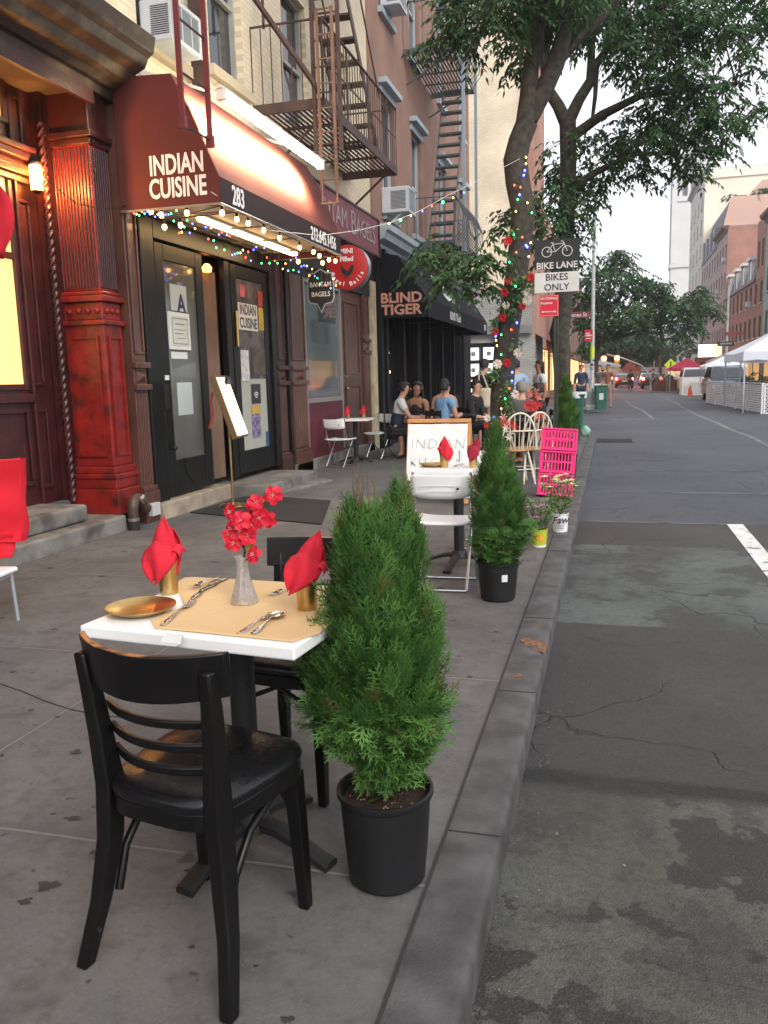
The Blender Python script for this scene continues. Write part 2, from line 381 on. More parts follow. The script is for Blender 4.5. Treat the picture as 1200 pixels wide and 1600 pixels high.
# near block: straight kerb, rounded corner at the side street
inner = [(-.47, -6)]+ell(-4.6, 19.4, 4.13, 8.2, 0, 90)+[(-14, 27.6), (-14, -6)]
b = MB(); b.profile_z(inner, -.3, 0.0); tag(b.build('sidewalk', SWALK), kind='structure')
def kerb(path_in, path_out, name):
    b = MB(); n = len(path_in)
    prof = []
    for (xi, yi), (xo, yo) in zip(path_in, path_out):
        dx, dy = xo-xi, yo-yi; l = math.hypot(dx, dy); dx /= l; dy /= l; bw = .022
        prof.append([(xi, yi, -.3), (xi, yi, .004), (xo-dx*bw, yo-dy*bw, .004), (xo-dx*bw*.3, yo-dy*bw*.3, -.004), (xo, yo, -.02), (xo+dx*.006, yo+dy*.006, -.3)])
    b.grid(prof); o = b.build(name, CURBM, smooth=50); tag(o, kind='structure'); return o
ys = [-6, -2.0, 1.0, 4.0, 7.0, 10.0, 13, 16, 19.4]
kin = [(-.47, y) for y in ys]+ell(-4.6, 19.4, 4.13, 8.2, 0, 90)[1:]+[(-14, 27.6)]
kout = [(-.30, y) for y in ys]+ell(-4.6, 19.4, 4.30, 8.37, 0, 90)[1:]+[(-14, 27.77)]
kerb(kin, kout, 'kerb')
# joints between kerb stones and the gutter line
b = MB()
for y in (1.1, 2.35, 3.55, 4.72, 6.62, 7.85, 9.1, 11.6, 14.1, 16.5): b.box(-.468, -.302, y, y+.006, .0045, .0062)
b.box(-.474, -.466, -6, 19.4, .0, .0065)
tag(b.build('kerb_joint', M('joint dirt', (.03, .027, .025), .9)), kind='structure')
# far block
inner = [(-14, 31.2)]+ell(-4.6, 38.5, 4.2, 7.3, -90, 0)+[(-.4, 240), (-14, 240)]
b = MB(); b.profile_z(inner, -.3, 0.0); tag(b.build('sidewalk', SWALK), kind='structure')
kin = [(-14, 31.2)]+ell(-4.6, 38.5, 4.2, 7.3, -90, 0)+[(-.4, 240)]
kout = [(-14, 31.02)]+ell(-4.6, 38.5, 4.38, 7.48, -90, 0)+[(-.22, 240)]
kerb(kin, kout, 'kerb')
# opposite pavement
b = MB(); b.box(7.58, 60, -6, 240, -.3, 0); tag(b.build('sidewalk', SWALK), kind='structure')
kerb([(7.58, -6), (7.58, 240)], [(7.4, -6), (7.4, 240)], 'kerb')
# markings
PAINT = M('worn road paint', (.62, .62, .6), .7, var=.15, col2=(.16, .16, .155), mixs=9, mixlo=.56, mixhi=.64)
b = MB(); zz = -.106
b.add([(1.13, 2.0, zz), (1.28, 2.0, zz), (1.28, 8.69, zz), (1.13, 8.67, zz)], [(0, 1, 2, 3)])
tag(b.build('road_marking', PAINT), kind='structure')
PAINT2 = M('faint road paint', (.2, .2, .2), .8, col2=(.08, .08, .082), mixs=5, mixlo=.48, mixhi=.58)
b = MB()
for y, x0, x1, wd in ((8.69, -.2, 1.12, .03), (10.9, .1, 5.5, .05), (13.4, -.1, 3.5, .05), (28.2, 0, 1.5, .3)):
    b.add([(x0, y, zz), (x1, y-.05, zz), (x1, y-.05+wd, zz), (x0, y+wd, zz)], [(0, 1, 2, 3)])
pts = [atz(px, py, zz) for px, py in ((1200, 698), (1165, 681), (1140, 672), (1118, 661), (1090, 650), (1070, 640), (1052, 628), (1030, 619), (1012, 610))]
for p0, p1 in zip(pts, pts[1:]): b.add([(p0.x, p0.y, zz), (p0.x+.1, p0.y, zz), (p1.x+.12, p1.y, zz), (p1.x, p1.y, zz)], [(0, 1, 2, 3)])
pts = [atz(px, py, zz) for px, py in ((1018, 654), (1004, 643), (985, 634), (975, 626))]
for p0, p1 in zip(pts, pts[1:]): b.add([(p0.x, p0.y, zz), (p0.x+.1, p0.y, zz), (p1.x+.12, p1.y, zz), (p1.x, p1.y, zz)], [(0, 1, 2, 3)])
tag(b.build('road_marking', PAINT2), kind='structure')
# utility cover
b = MB(); c0 = atz(960, 688, -.1)
b.box(c0.x-.42, c0.x+.42, c0.y-.55, c0.y+.55, -.112, -.104)
for i in range(12): b.box(c0.x-.38, c0.x+.38, c0.y-.5+i*.088, c0.y-.46+i*.088, -.104, -.099)
tag(b.build('drain_grate', M('dark grate', (.03, .03, .03), .5, .6)), 'iron grate set in the roadway beyond the kerb end', 'grate')
# orange utility paint on the kerb
b = MB(); OR = M('orange utility paint', (.25, .1, .035), .8, var=.2, vs=30, col2=(.08, .065, .055), mixs=45, mixlo=.42, mixhi=.58)
def pk(px, py): q = atz(px, py, .0056); return (q.x, q.y, q.z)
b.add([pk(812, 999), pk(824, 996), pk(855, 1005), pk(852, 1022), pk(846, 1021), pk(838, 1008), pk(826, 1010)], [(0, 1, 2, 6), (2, 3, 4, 5), (2, 5, 6)])
b.add([pk(815, 1003), pk(826, 1010), pk(850, 1020), pk(846, 1021), pk(820, 1008)], [(0, 1, 2, 3, 4)])
for cx, cy, rr in ((808, 1055, .024), (840, 975, .02)):
    q = atz(cx, cy, .0056); b.add([(q.x+rr*1.1*math.cos(i*.7), q.y+rr*math.sin(i*.7), q.z) for i in range(9)], [tuple(range(9))])
tag(b.build('kerb_marking', OR), kind='structure')

# scattered litter and grit along the gutter
b = MB(); rg = random.Random(21)
for i in range(110):
    y = 1.0+rg.random()**1.6*15; x = -.27+abs(rg.gauss(0, .10)) if i < 120 else rg.uniform(-.2, 3); s = rg.uniform(.002, .006); q = Matrix.Rotation(rg.uniform(0, 6), 3, 'Z')
    b.add([Vector((x, y, -.104))+q @ Vector((a*s, c*s*.7, rg.uniform(0, .004))) for a, c in ((-1, -1), (1, -.6), (.8, 1), (-.7, .8))], [(0, 1, 2, 3)])
tag(b.build('litter', M('pale grit', (.17, .155, .13), .8, var=.6, vs=30)), 'pale scraps and grit scattered in the gutter and on the roadway', 'litter', kind='stuff')
b = MB()
for i in range(60):
    x, y = rg.uniform(-4.3, -.5), rg.uniform(1.2, 13); s = rg.uniform(.004, .013); q = Matrix.Rotation(rg.uniform(0, 6), 3, 'Z')
    b.add([Vector((x, y, .003))+q @ Vector((a*s, c*s*.6, rg.uniform(0, .004))) for a, c in ((-1, -1), (1, -.6), (.8, 1), (-.7, .8))], [(0, 1, 2, 3)])
tag(b.build('fallen_leaves', M('dry leaf bits', (.16, .12, .06), .8, var=.6, vs=30)), 'small dry leaf bits scattered over the pavement', 'leaves', kind='stuff')

# spilled and trodden-in spots on the pavement
b = MB(); rg = random.Random(33)
def blot(x, y, rx, ry, z=.0018, n=30):
    a0 = rg.random()*6; b.add([(x+rx*(1+.35*math.sin(3*g+a0)+.2*math.sin(5*g-a0))*math.cos(g), y+ry*(1+.3*math.cos(2*g+a0)+.15*math.sin(6*g))*math.sin(g), z) for g in np.linspace(0, 2*PI, n, endpoint=False)], [tuple(range(n))])
for px, py, rx, ry in ((115, 1279, .026, .012), (40, 1409, .018, .014), (84, 1272, .01, .006), (146, 1332, .014, .01), (152, 1342, .01, .006), (48, 1110, .01, .012), (400, 1510, .006, .005), (470, 1380, .012, .01), (90, 1120, .01, .008), (20, 1050, .012, .012), (300, 1480, .008, .006)):
    q = atz(px, py, 0); blot(q.x, q.y, rx, ry)
for i in range(150): s = rg.uniform(.004, .02)*(1+rg.random()); blot(rg.uniform(-4.3, -.52), 1.3+rg.random()*12, s, s*rg.uniform(.5, 1.1))
b.build('sidewalk_stain', M('trodden gum and oil', (.035, .033, .032), .75, var=.4, vs=20))['kind'] = 'structure'
b = MB()
for line in (((0, 1068), (40, 1082), (70, 1095), (110, 1108), (160, 1118), (210, 1122)), ((820, 985), (835, 975), (800, 968), (740, 985))[:0]):
    pts = [atz(px, py, .0022) for px, py in line]
    for p0, p1 in zip(pts, pts[1:]): b.bar(p0, p1, .006, .001)
if b.v: b.build('sidewalk_crack', M('joint dirt', (.03, .027, .025), .9))['kind'] = 'structure'
# ================================================================= BUILDINGS (near row)
def holes_wall(name, mat, parent, P, U, V, N, u0, u1, v0, v1, holes, depth=.18, back=.3, mats=None):
    """a wall in the plane P + u*U + v*V, facing N, with reveals round each hole; sides and top close it back"""
    P, U, V, N = Vector(P), Vector(U), Vector(V), Vector(N); b = MB()
    us = sorted({u0, u1, *[h[0] for h in holes], *[h[1] for h in holes]}); vs = sorted({v0, v1, *[h[2] for h in holes], *[h[3] for h in holes]})
    pt = lambda u, v, d=0: P+U*u+V*v-N*d
    for i in range(len(us)-1):
        for j in range(len(vs)-1):
            cu, cv = (us[i]+us[i+1])/2, (vs[j]+vs[j+1])/2
            if any(h[0] < cu < h[1] and h[2] < cv < h[3] for h in holes): continue
            b.add([pt(us[i], vs[j]), pt(us[i+1], vs[j]), pt(us[i+1], vs[j+1]), pt(us[i], vs[j+1])], [(0, 1, 2, 3)])
    for h in holes:
        q = [(h[0], h[2]), (h[1], h[2]), (h[1], h[3]), (h[0], h[3])]
        for k in range(4):
            a, c = q[k], q[(k+1) % 4]
            b.add([pt(*a), pt(*c), pt(*c, depth), pt(*a, depth)], [(0, 1, 2, 3)])
    for a, c in (((u0, v0), (u0, v1)), ((u0, v1), (u1, v1)), ((u1, v1), (u1, v0))):
        b.add([pt(*a), pt(*c), pt(*c, back), pt(*a, back)], [(0, 1, 2, 3)])
    return b.build(name, mat, parent)
WINGL = M('window pane', (.03, .035, .04), .06, spec=.8, var=.3, vs=.7)
CURTAIN = M('window curtain', (.5, .5, .47), .9, var=.25, vs=6)
FRAMEW = M('painted sash', (.35, .34, .32), .5, var=.15)
SASHD = M('dark sash', (.06, .06, .06), .45)
def sash_window(parent, P, U, V, N, wd, ht, frame_mat=FRAMEW, pane_mat=WINGL, sill=None, lintel=None, mid=True, d=.12, curtain=None, fr=.05, muntin=0):
    """window part (frame) with a pane sub-part, set d back from the wall plane; P = lower left corner"""
    P, U, V, N = Vector(P), Vector(U), Vector(V), Vector(N)
    mt = Matrix((U, V, N)).transposed()
    def bx(b, u0, u1, v0, v1, d0, d1): b.obox(P+U*(u0+u1)/2+V*(v0+v1)/2-N*(d0+d1)/2, (u1-u0)/2, (v1-v0)/2, abs(d1-d0)/2, mt)
    f = MB(); bx(f, 0, fr, 0, ht, d-.03, d+.05); bx(f, wd-fr, wd, 0, ht, d-.03, d+.05); bx(f, fr, wd-fr, ht-fr, ht, d-.03, d+.05); bx(f, fr, wd-fr, 0, fr, d-.03, d+.05)
    if mid: bx(f, fr, wd-fr, ht*.5-.02, ht*.5+.03, d-.02, d+.045)
    for k in range(muntin): u = wd*(k+1)/(muntin+1); bx(f, u-.012, u+.012, fr, ht-fr, d-.005, d+.045)
    fo = f.build('window', frame_mat, parent)
    g = MB(); bx(g, fr*.5, wd-fr*.5, fr*.5, ht-fr*.5, d+.03, d+.04); g.build('pane', pane_mat, fo)
    if sill: s = MB(); bx(s, -.08, wd+.08, -.12, -.001, -.09, d-.031); s.build('sill', sill, fo)
    if lintel: s = MB(); bx(s, -.1, wd+.1, ht+.001, ht+.16, -.04, .1); bx(s, -.16, wd+.16, ht+.16, ht+.26, -.17, .1); s.build('hood', lintel, fo)
    return fo
def XW(y, z): return (0, y, z)
CREAM = brick_mat('cream painted brick', (.74, .64, .46), (.68, .58, .42), (.56, .47, .34), ms=.005)
MAROON = M('maroon gloss paint', (.042, .007, .007), .42, var=.35, vs=5, bump=.35, bs=22, coat=.12, rvar=.18, col2=(.025, .008, .006), mixs=6, mixlo=.5, mixhi=.7)
REDP = M('oxblood gloss paint', (.19, .01, .007), .38, var=.3, vs=6, bump=.35, bs=22, coat=.15, rvar=.18, col2=(.06, .01, .006), mixs=7, mixlo=.52, mixhi=.7)
BROWNP = M('brown gloss paint', (.085, .034, .024), .4, var=.25, vs=3, bump=.2, bs=18, coat=.2)
SOOT = M('weathered cornice', (.045, .03, .022), .65, col2=(.11, .08, .055), mixs=3, mixlo=.5, mixhi=.62, bump=.3, bs=20)
BLKP = M('black gloss door paint', (.005, .0055, .0055), .36, var=.3, spec=.35, bump=.08, bs=14)
STONE = M('worn step stone', (.17, .16, .145), .75, var=.35, vs=4, bump=.5, bs=25, col2=(.08, .075, .065), mixs=3.5, mixlo=.5, mixhi=.68)
LITWIN = M('lit shop window', (.7, .45, .16), .5, emis=.85, ecol=(1., .58, .22), var=.15, vs=1.2)
X0 = -4.6
# ---- leftmost building: red iron front
A0 = thing('red_shopfront', 'dark red cast iron building front with lit yellow window, pillar and brown cornice', 'building', (0, 0, 0))
def panel_frame(b, x, y0, y1, z0, z1, wd=.03, out=.022, m=0):
    for a in ((y0, y1, z0, z0+wd), (y0, y1, z1-wd, z1), (y0, y0+wd, z0+wd, z1-wd), (y1-wd, y1, z0+wd, z1-wd)):
        b.box(x, x+out, *a, m)
XR = -5.22
b = MB()                                               # recessed wall behind the door bay
b.box(XR-.25, XR, -3, 4.55, .3, 4.1); b.box(XR-.25, XR, 4.55, 6.66, .3, 1.38)
b.box(XR-.25, XR, 4.55, 6.66, 3.42, 4.1); b.box(XR-.25, XR, 6.66, 7.1, .3, 4.1)
b.build('wall', MAROON, A0)
b = MB(); panel_frame(b, XR+.001, 6.7, 6.86, 1.42, 3.1); panel_frame(b, XR+.001, 6.7, 6.86, .45, 1.2); panel_frame(b, XR+.001, 5.4, 6.6, .5, 1.22, .045, .03)
panel_frame(b, XR+.001, 4.3, 5.3, .5, 1.22, .045, .03); panel_frame(b, XR+.001, 6.7, 6.86, 3.45, 4.0)
b.box(XR+.001, XR+.05, 4.4, 6.66, 1.27, 1.35); b.box(XR+.001, XR+.04, 6.66, 6.69, .32, 4.0)
b.build('panel_moulding', MAROON, A0, bev=.008, seg=2)
wf = MB()
for a in ((4.55, 4.6, 1.38, 3.42), (6.6, 6.66, 1.38, 3.42), (4.6, 6.6, 1.38, 1.44), (4.6, 6.6, 3.36, 3.42)): wf.box(XR-.12, XR+.012, *a)
wf.box(XR-.016, XR+.008, 4.6, 6.6, 2.55, 2.61); wf.box(XR-.016, XR+.008, 5.5, 5.54, 1.44, 3.36)
wf = wf.build('window', MAROON, A0, bev=.006)
b = MB(); b.box(XR-.025, XR-.018, 4.58, 6.63, 1.42, 3.38); b.build('pane', LITWIN, wf)
tr = MB(); tr.box(XR+.001, XR+.03, 4.55, 6.66, 3.72, 3.76); tr.box(XR+.001, XR+.03, 6.6, 6.66, 3.76, 4.08)
tr = tr.build('window', MAROON, A0); b = MB(); b.box(XR+.002, XR+.006, 5.2, 6.6, 3.77, 4.07); b.build('pane', LITWIN, tr)
b = MB()                                               # moulded band over the window
for z0, z1, o in ((3.24, 3.3, .05), (3.3, 3.36, .09), (3.36, 3.43, .06), (3.43, 3.5, .12), (3.5, 3.55, .15)): b.box(XR+.002, XR+o, 4.2, 6.86, z0, z1)
b.build('transom_band', MAROON, A0, bev=.012, seg=2)
b = MB(); n = 420                                      # twisted rope column
rows = []
for i in range(n+1):
    z = .3+3.5*i/n; rows.append([(XR+.13+(.03+.008*math.cos(3*g*PI/8 - z*80))*math.cos(g*PI/8), 6.97+(.03+.008*math.cos(3*g*PI/8-z*80))*math.sin(g*PI/8), z) for g in range(16)])
b.grid(rows, close=True); b.build('rope_column', MAROON, A0, smooth=60)
b = MB(); b.box(XR, XR+.12, 6.99, 7.12, .3, 4.1); b.build('door_jamb', MAROON, A0, bev=.01)
# pillar with two panelled and fluted faces
PX0, PX1, PY0, PY1 = -5.12, -4.68, 7.1, 7.42
b = MB()
def ring(o, z0, z1): b.box(PX0-o, PX1+o, PY0-o, PY1+min(o, .03), z0, z1)
ring(.06, .15, .4); ring(.035, .4, .5); ring(.05, .5, .55); ring(.02, .55, .62); ring(0, .62, 2.0)
ring(.03, 1.98, 2.03); ring(-.005, 2.03, 2.2); ring(.03, 2.2, 2.26); ring(.015, 2.26, 2.3); ring(-.02, 2.3, 3.66)
b.build('pillar', REDP, A0, bev=.012, seg=2)
b = MB()
for y0, y1 in ((PY0+.05, PY1-.05),): panel_frame(b, PX1+.001, y0, y1, .72, 1.88, .025, .02)
for a in ((PX0+.06, PX1-.06, .72, .745), (PX0+.06, PX1-.06, 1.855, 1.88), (PX0+.06, PX0+.085, .745, 1.855), (PX1-.085, PX1-.06, .745, 1.855)):
    b.box(a[0], a[1], PY0-.02, PY0-.001, a[2], a[3])
for i in range(4): b.lathe([(.03, 0), (.028, .012), (.012, .02), (.0001, .024)], 10, (PX0+.08+i*.1, PY0-.002, 2.115), ax=Matrix.Rotation(PI/2, 3, 'X'))
for i in range(3): b.lathe([(.03, 0), (.028, .012), (.012, .02), (.0001, .024)], 10, (PX1-.003, PY0+.07+i*.09, 2.115), ax=Matrix.Rotation(PI/2, 3, 'Y'))
b.build('pillar_moulding', REDP, A0, smooth=40)
b = MB(); 
for i in range(11): b.tube([(PX0+.03+i*.036, PY0+.018, 2.33), (PX0+.03+i*.036, PY0+.018, 3.6)], .0125, 8)
for i in range(8): b.tube([(PX1-.018, PY0+.045+i*.036, 2.33), (PX1-.018, PY0+.045+i*.036, 3.6)], .0125, 8)
b.build('fluting', MAROON, A0, smooth=60)
b = MB(); 
for o, z0, z1 in ((0, 3.62, 3.68), (.03, 3.68, 3.74), (-.01, 3.74, 4.12)): b.box(PX0-o, PX1+o, PY0-o, PY1+min(o, .02), z0, z1)
b.build('capital', MAROON, A0, bev=.01, seg=2)
b = MB()
b.profile_y([(XR-.2, 4.08), (-4.62, 4.08), (-4.62, 4.16), (-4.56, 4.16), (-4.5, 4.2), (-4.42, 4.22), (-4.38, 4.3), (-4.28, 4.34), (-4.24, 4.42), (-4.18, 4.46), (-4.15, 4.6), (-4.6, 4.64), (XR-.2, 4.64)], -3, 7.5)
b.build('cornice', SOOT, A0, bev=.008)
b = MB(); b.box(-4.64, -4.6, -3, 7.1, 3.95, 4.075); b.build('frieze', MAROON, A0)
holes_wall('upper_wall', brick_mat('faded red brick', (.3, .12, .09), (.25, .1, .08), (.3, .25, .2)), A0, (X0, 0, 0), (0, 1, 0), (0, 0, 1), (1, 0, 0), -3, 5.95, 4.64, 14, [(1, 2, 5.2, 7), (3.5, 4.5, 5.2, 7)], back=5)
for y in (1, 3.5): sash_window(A0, (X0, y, 5.2), (0, 1, 0), (0, 0, 1), (1, 0, 0), 1, 1.8)
# steps
b = MB(); b.box(-6, -4.56, -3, 7.06, -.02, .155)
tag(b.build('door_step', STONE, bev=.025, seg=3), 'long low bluestone step under the red doorway', 'step')
b = MB(); b.box(-6, -4.72, -3, 6.68, .157, .315)
tag(b.build('door_step', STONE, bev=.03, seg=3), 'upper worn stone step right below the red door panels', 'step')
# wall lantern
t = thing('wall_lantern', 'glowing orange wall lantern beside the dark red rope column', 'lamp', (XR+.13, 6.84, 3.3))
GLOW = M('lantern glass', (1, .5, .12), .4, emis=16, ecol=(1, .42, .07))
b = MB(); b.lathe([(.05, -.12), (.055, 0), (.055, .09), (.03, .12)], 12); b.build('globe', GLOW, t, smooth=50)
b = MB(); b.lathe([(.0001, -.15), (.03, -.14), (.052, -.12)], 12); b.build('bottom_cap', BLACKM, t, smooth=40); b = MB(); b.lathe([(.06, .1), (.065, .12), (.03, .17), (.0001, .18)], 12); b.box(-.12, 0, -.02, .02, .14, .16); b.build('bracket', BLACKM, t, smooth=40)
ll = bpy.data.lights.new('lantern_light', 'POINT'); ll.energy = 48; ll.color = (1, .42, .1); ll.shadow_soft_size = .07
lo = bpy.data.objects.new('lantern_light', ll); COL.objects.link(lo); lo.parent = t; lo.location = (.14, -.05, -.02)
# standpipe
t = thing('wall_pipe', 'bent rusty standpipe at the foot of the red pillar', 'pipe', (-4.5, 7.08, 0))
RUST = M('rusty painted pipe', (.075, .045, .035), .5, .3, var=.4, vs=10, bump=.3, bs=30)
b = MB(); arc = [(0, 0, .08), (0, 0, .2)]+[(0, .09-.09*math.cos(g), .2+.1*math.sin(g)) for g in np.linspace(.3, PI*.85, 8)]+[(0, .2, .2), (0, .26, .17)]
b.tube(arc, [.05, .05]+[.055]*8+[.055, .05], 14); b.build('elbow', RUST, t, smooth=50)
b = MB(); b.lathe([(.056, 0), (.056, .09)], 14, (0, 0, 0)); b.build('foot', M('dark pipe', (.03, .026, .024), .5, .4), t, smooth=50)
b = MB(); b.lathe([(.059, .09), (.059, .12)], 14); b.build('collar', STEEL, t, smooth=50); b = MB(); b.lathe([(.05, -.012), (.05, .012), (.03, .02)], 14, (.055, .1, .29), ax=Matrix.Rotation(PI/2, 3, 'Y')); b.build('inspection_cap', STEEL, t, smooth=50)
b = MB(); b.box(-4.6, -4.5, 7.45, 7.6, .07, .2); tag(b.build('electrical_box', M('pale box', (.45, .45, .44), .5), bev=.005), 'small pale metal box low beside the bent pipe', 'box')

# ---- second building: cream upper floors over two shopfronts
A1 = thing('cream_building', 'cream painted brick building above the awning and bagel shopfronts', 'building')
wins = [(7.95, 8.95, 4.85, 6.7), (9.55, 10.5, 5.08, 7.0), (11.9, 12.9, 5.08, 7.0), (13.9, 14.9, 5.08, 7.0), (7.95, 8.95, 8.6, 10.5), (9.6, 10.6, 8.6, 10.5), (11.9, 12.9, 8.6, 10.5), (13.9, 14.9, 8.6, 10.5)]
holes_wall('upper_wall', CREAM, A1, (X0, 0, 0), (0, 1, 0), (0, 0, 1), (1, 0, 0), 5.96, 16.3, 4.3, 14, wins, back=6)
for q in wins: sash_window(A1, (X0, q[0], q[2]), (0, 1, 0), (0, 0, 1), (1, 0, 0), q[1]-q[0], q[3]-q[2], sill=M('window sill stone', (.5, .42, .3), .8))
b = MB(); b.box(-5.2, X0+.06, 7.52, 16.3, 4.05, 4.3); b.box(-5.2, X0+.1, 7.52, 16.3, 4.22, 4.299); b.build('string_course', SOOT, A1, bev=.01)
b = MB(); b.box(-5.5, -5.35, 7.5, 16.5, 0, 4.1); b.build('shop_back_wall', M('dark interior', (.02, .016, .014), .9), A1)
def pilaster(y0, y1, mat, x=X0, zb=.0, base=1.35, top=4.05, fl=4):
    b = MB(); b.box(x-.3, x, y0, y1, zb, top); b.box(x, x+.05, y0-.02, y1+.02, zb, .32); b.box(x, x+.03, y0-.01, y1+.01, .32, .37)
    b.box(x, x+.045, y0-.02, y1+.02, base, base+.06); b.box(x, x+.045, y0-.02, y1+.02, base+.22, base+.28)
    ym = (y0+y1)/2; d = (y1-y0)*.33
    b.add([(x+.001, ym-d, base+.08), (x+.001, ym+d, base+.08), (x+.001, ym+d, base+.2), (x+.001, ym-d, base+.2), (x+.04, ym, base+.14)], [(0, 1, 4), (1, 2, 4), (2, 3, 4), (3, 0, 4)])
    n = fl
    for i in range(n): yy = y0+.03+(y1-y0-.06)*(i+.5)/n; b.tube([(x, yy, .4), (x, yy, base-.02)], (y1-y0-.06)/n*.36, 6)
    panel_frame(b, x+.001, y0+.03, y1-.03, base+.36, top-.35, .025, .018)
    return b.build('pilaster', mat, A1, bev=.006)
pilaster(7.44, 7.68, BROWNP); pilaster(11.18, 11.5, M('dark brown paint', (.05, .02, .015), .45, var=.3, bump=.15, bs=20))
pilaster(11.72, 12.35, BROWNP, zb=.0, fl=7); pilaster(15.55, 15.95, BROWNP, base=1.9, fl=4)
b = MB(); b.box(X0-.05, X0+.04, 11.52, 11.62, 0, 4.05); b.build('dark_post', BLKP, A1)
b = MB(); b.box(X0-.02, X0+.06, 16.0, 16.3, .02, 3.3); b.build('cream_post', M('peeling cream paint', (.5, .42, .27), .7, var=.3, bump=.3, bs=15), A1)
# entrance: black frame, open glazed leaf, brown curtain, postered leaf
b = MB()
b.box(X0-.08, X0+.02, 7.69, 7.95, 0, 3.1); b.box(X0-.08, X0+.02, 11.0, 11.17, .2, 3.1)
b.box(X0-.08, X0+.02, 7.95, 11.0, 2.9, 3.1); b.box(X0-.1, X0-.02, 9.66, 9.8, .2, 2.9)
b.build('door_frame', BLKP, A1, bev=.008)
b = MB(); b.box(X0-.1, X0+.08, 7.7, 11.5, 3.1, 3.16); b.box(X0-.1, X0+.05, 7.7, 11.5, 3.16, 3.5); b.box(X0-.1, X0+.12, 7.7, 11.6, 3.5, 3.6); b.box(X0-.1, X0+.04, 7.7, 11.5, 3.6, 4.05); b.build('shutter_box', M('brown metal shutter box', (.05, .035, .03), .4, .3), A1, bev=.01)
DOORGL = M('shop door glass', (.10, .10, .088), .1, spec=.7, var=.3, vs=1.5, coat=.5)
def leaf(y0, y1, x, z0, z1, fr=.12, bot=.35, name='door', gl=DOORGL, par=A1):
    b = MB(); b.box(x-.02, x+.025, y0, y0+fr, z0, z1); b.box(x-.02, x+.025, y1-fr, y1, z0, z1); b.box(x-.02, x+.025, y0+fr, y1-fr, z1-fr, z1); b.box(x-.02, x+.025, y0+fr, y1-fr, z0, z0+bot)
    o = b.build(name, BLKP, par, bev=.006); g = MB(); g.box(x-.006, x+.004, y0+fr-.01, y1-fr+.01, z0+bot-.01, z1-fr+.01); g.build('pane', gl, o); return o
d1 = leaf(8.0, 9.05, X0-.03, .2, 2.88, .17, .38)
d2 = leaf(9.82, 10.98, X0-.04, .22, 2.88, .16, .3)
def sheet(name, x, y0, y1, z0, z1, mat, parent, t=.003, tilt=0):
    b = MB(); b.box(x, x+t, y0, y1, z0, z1); return b.build(name, mat, parent)
XG = X0-.024; PAPER = M('white paper', (.62, .63, .6), .8, var=.05); PALE = M('pale green certificate', (.5, .53, .47), .7)
NAVY = M('navy ink', (.02, .03, .08), .6); INK = M('black ink', (.015, .015, .018), .7)
XM = frame_mtx
s = sheet('grade_card', XG, 8.3, 8.66, 2.2, 2.48, M('grade card', (.4, .44, .46), .6), d1)
text('A', .28, NAVY, s, XM((XG+.0045, 8.53, 2.27), (0, 1, 0), (0, 0, 1)), ext=.0005, bold=.008)
s = sheet('licence_frame', XG+.002, 8.2, 8.66, 1.78, 2.18, PAPER, d1, .02); s2 = sheet('certificate', XG+.023, 8.235, 8.625, 1.82, 2.14, PALE, s, .002)
b = MB(); panel_frame(b, XG+.0255, 8.26, 8.6, 1.84, 2.12, .008, .002)
b.box(XG+.0255, XG+.0275, 8.33, 8.53, 2.05, 2.062); b.box(XG+.0255, XG+.0275, 8.3, 8.56, 1.99, 1.997); b.box(XG+.0255, XG+.0275, 8.3, 8.5, 1.95, 1.957); b.box(XG+.0255, XG+.0275, 8.34, 8.54, 1.9, 1.906); b.build('print', M('grey green ink', (.2, .24, .2), .7), s)
sheet('notice_strip', XG, 8.24, 8.6, 1.68, 1.755, PAPER, d1)
sheet('blank_notice', XG, 8.32, 8.66, 1.06, 1.42, M('pale blue paper', (.46, .52, .52), .75), d1)
b = MB(); b.box(X0-.004, X0+.012, 8.0, 8.09, 1.14, 1.4); b.build('lock_plate', IRON, d1, bev=.004); b = MB(); b.box(X0-.004, X0+.004, 8.04, 8.12, 1.45, 1.5); b.build('sticker', PAPER, d1)
b = MB(); b.ball((X0+.03, 8.1, .72), .03, 10); b.tube([(X0-.01, 8.1, .72), (X0+.03, 8.1, .72)], .012, 8); b.build('handle', IRON, d1, smooth=60)
CHAINP = [(X0+.0, 8.55-.05*math.sin(i*.4)+i*-.02, .3+i*.022) for i in range(14)]
b = MB(); b.tube(CHAINP, .008, 6); b.build('chain', IRON, d1)
CURT = M('brown door curtain', (.16, .1, .07), .85, var=.15, vs=2)
b = MB(); rows = []
for z in (.22, 1.2, 2.2, 2.75): rows.append([(X0-.16+.025*math.sin(y*38), y, z) for y in np.linspace(9.02, 9.7, 28)])
b.grid(rows); b.build('door_curtain', CURT, A1, smooth=60)
b = MB(); b.lathe([(.0001, 0), (.05, .01), (.06, .06), (.03, .1), (.0001, .11)], 12, (X0-.12, 9.4, 2.72)); b.build('ceiling_bulb', M('dim bulb', (1, .4, .1), .5, emis=6, ecol=(1, .3, .06)), A1, smooth=60)
XG2 = X0-.034; FROST = M('frosted lower glass', (.36, .37, .32), .35)
sheet('frosted_film', XG2-.001, 9.98, 10.84, .5, 1.45, FROST, d2, .002)
s = sheet('poster', XG2+.002, 9.98, 10.84, 1.45, 2.72, M('poster collage', (.045, .04, .05), .4, var=.5, vs=5, col2=(.13, .1, .09), mixs=4), d2, .002)
s = sheet('sign_sheet', XG2+.005, 10.02, 10.62, 2.08, 2.42, M('cream card', (.6, .6, .55), .7), d2, .002)
for i, ln in enumerate(('INDIAN', 'CUISINE')): text(ln, .185, NAVY, s, XM((XG2+.0085, 10.32, 2.335-i*.17), (0, 1, 0), (0, 0, 1)), ext=.0005, bold=.004, sx=.8)
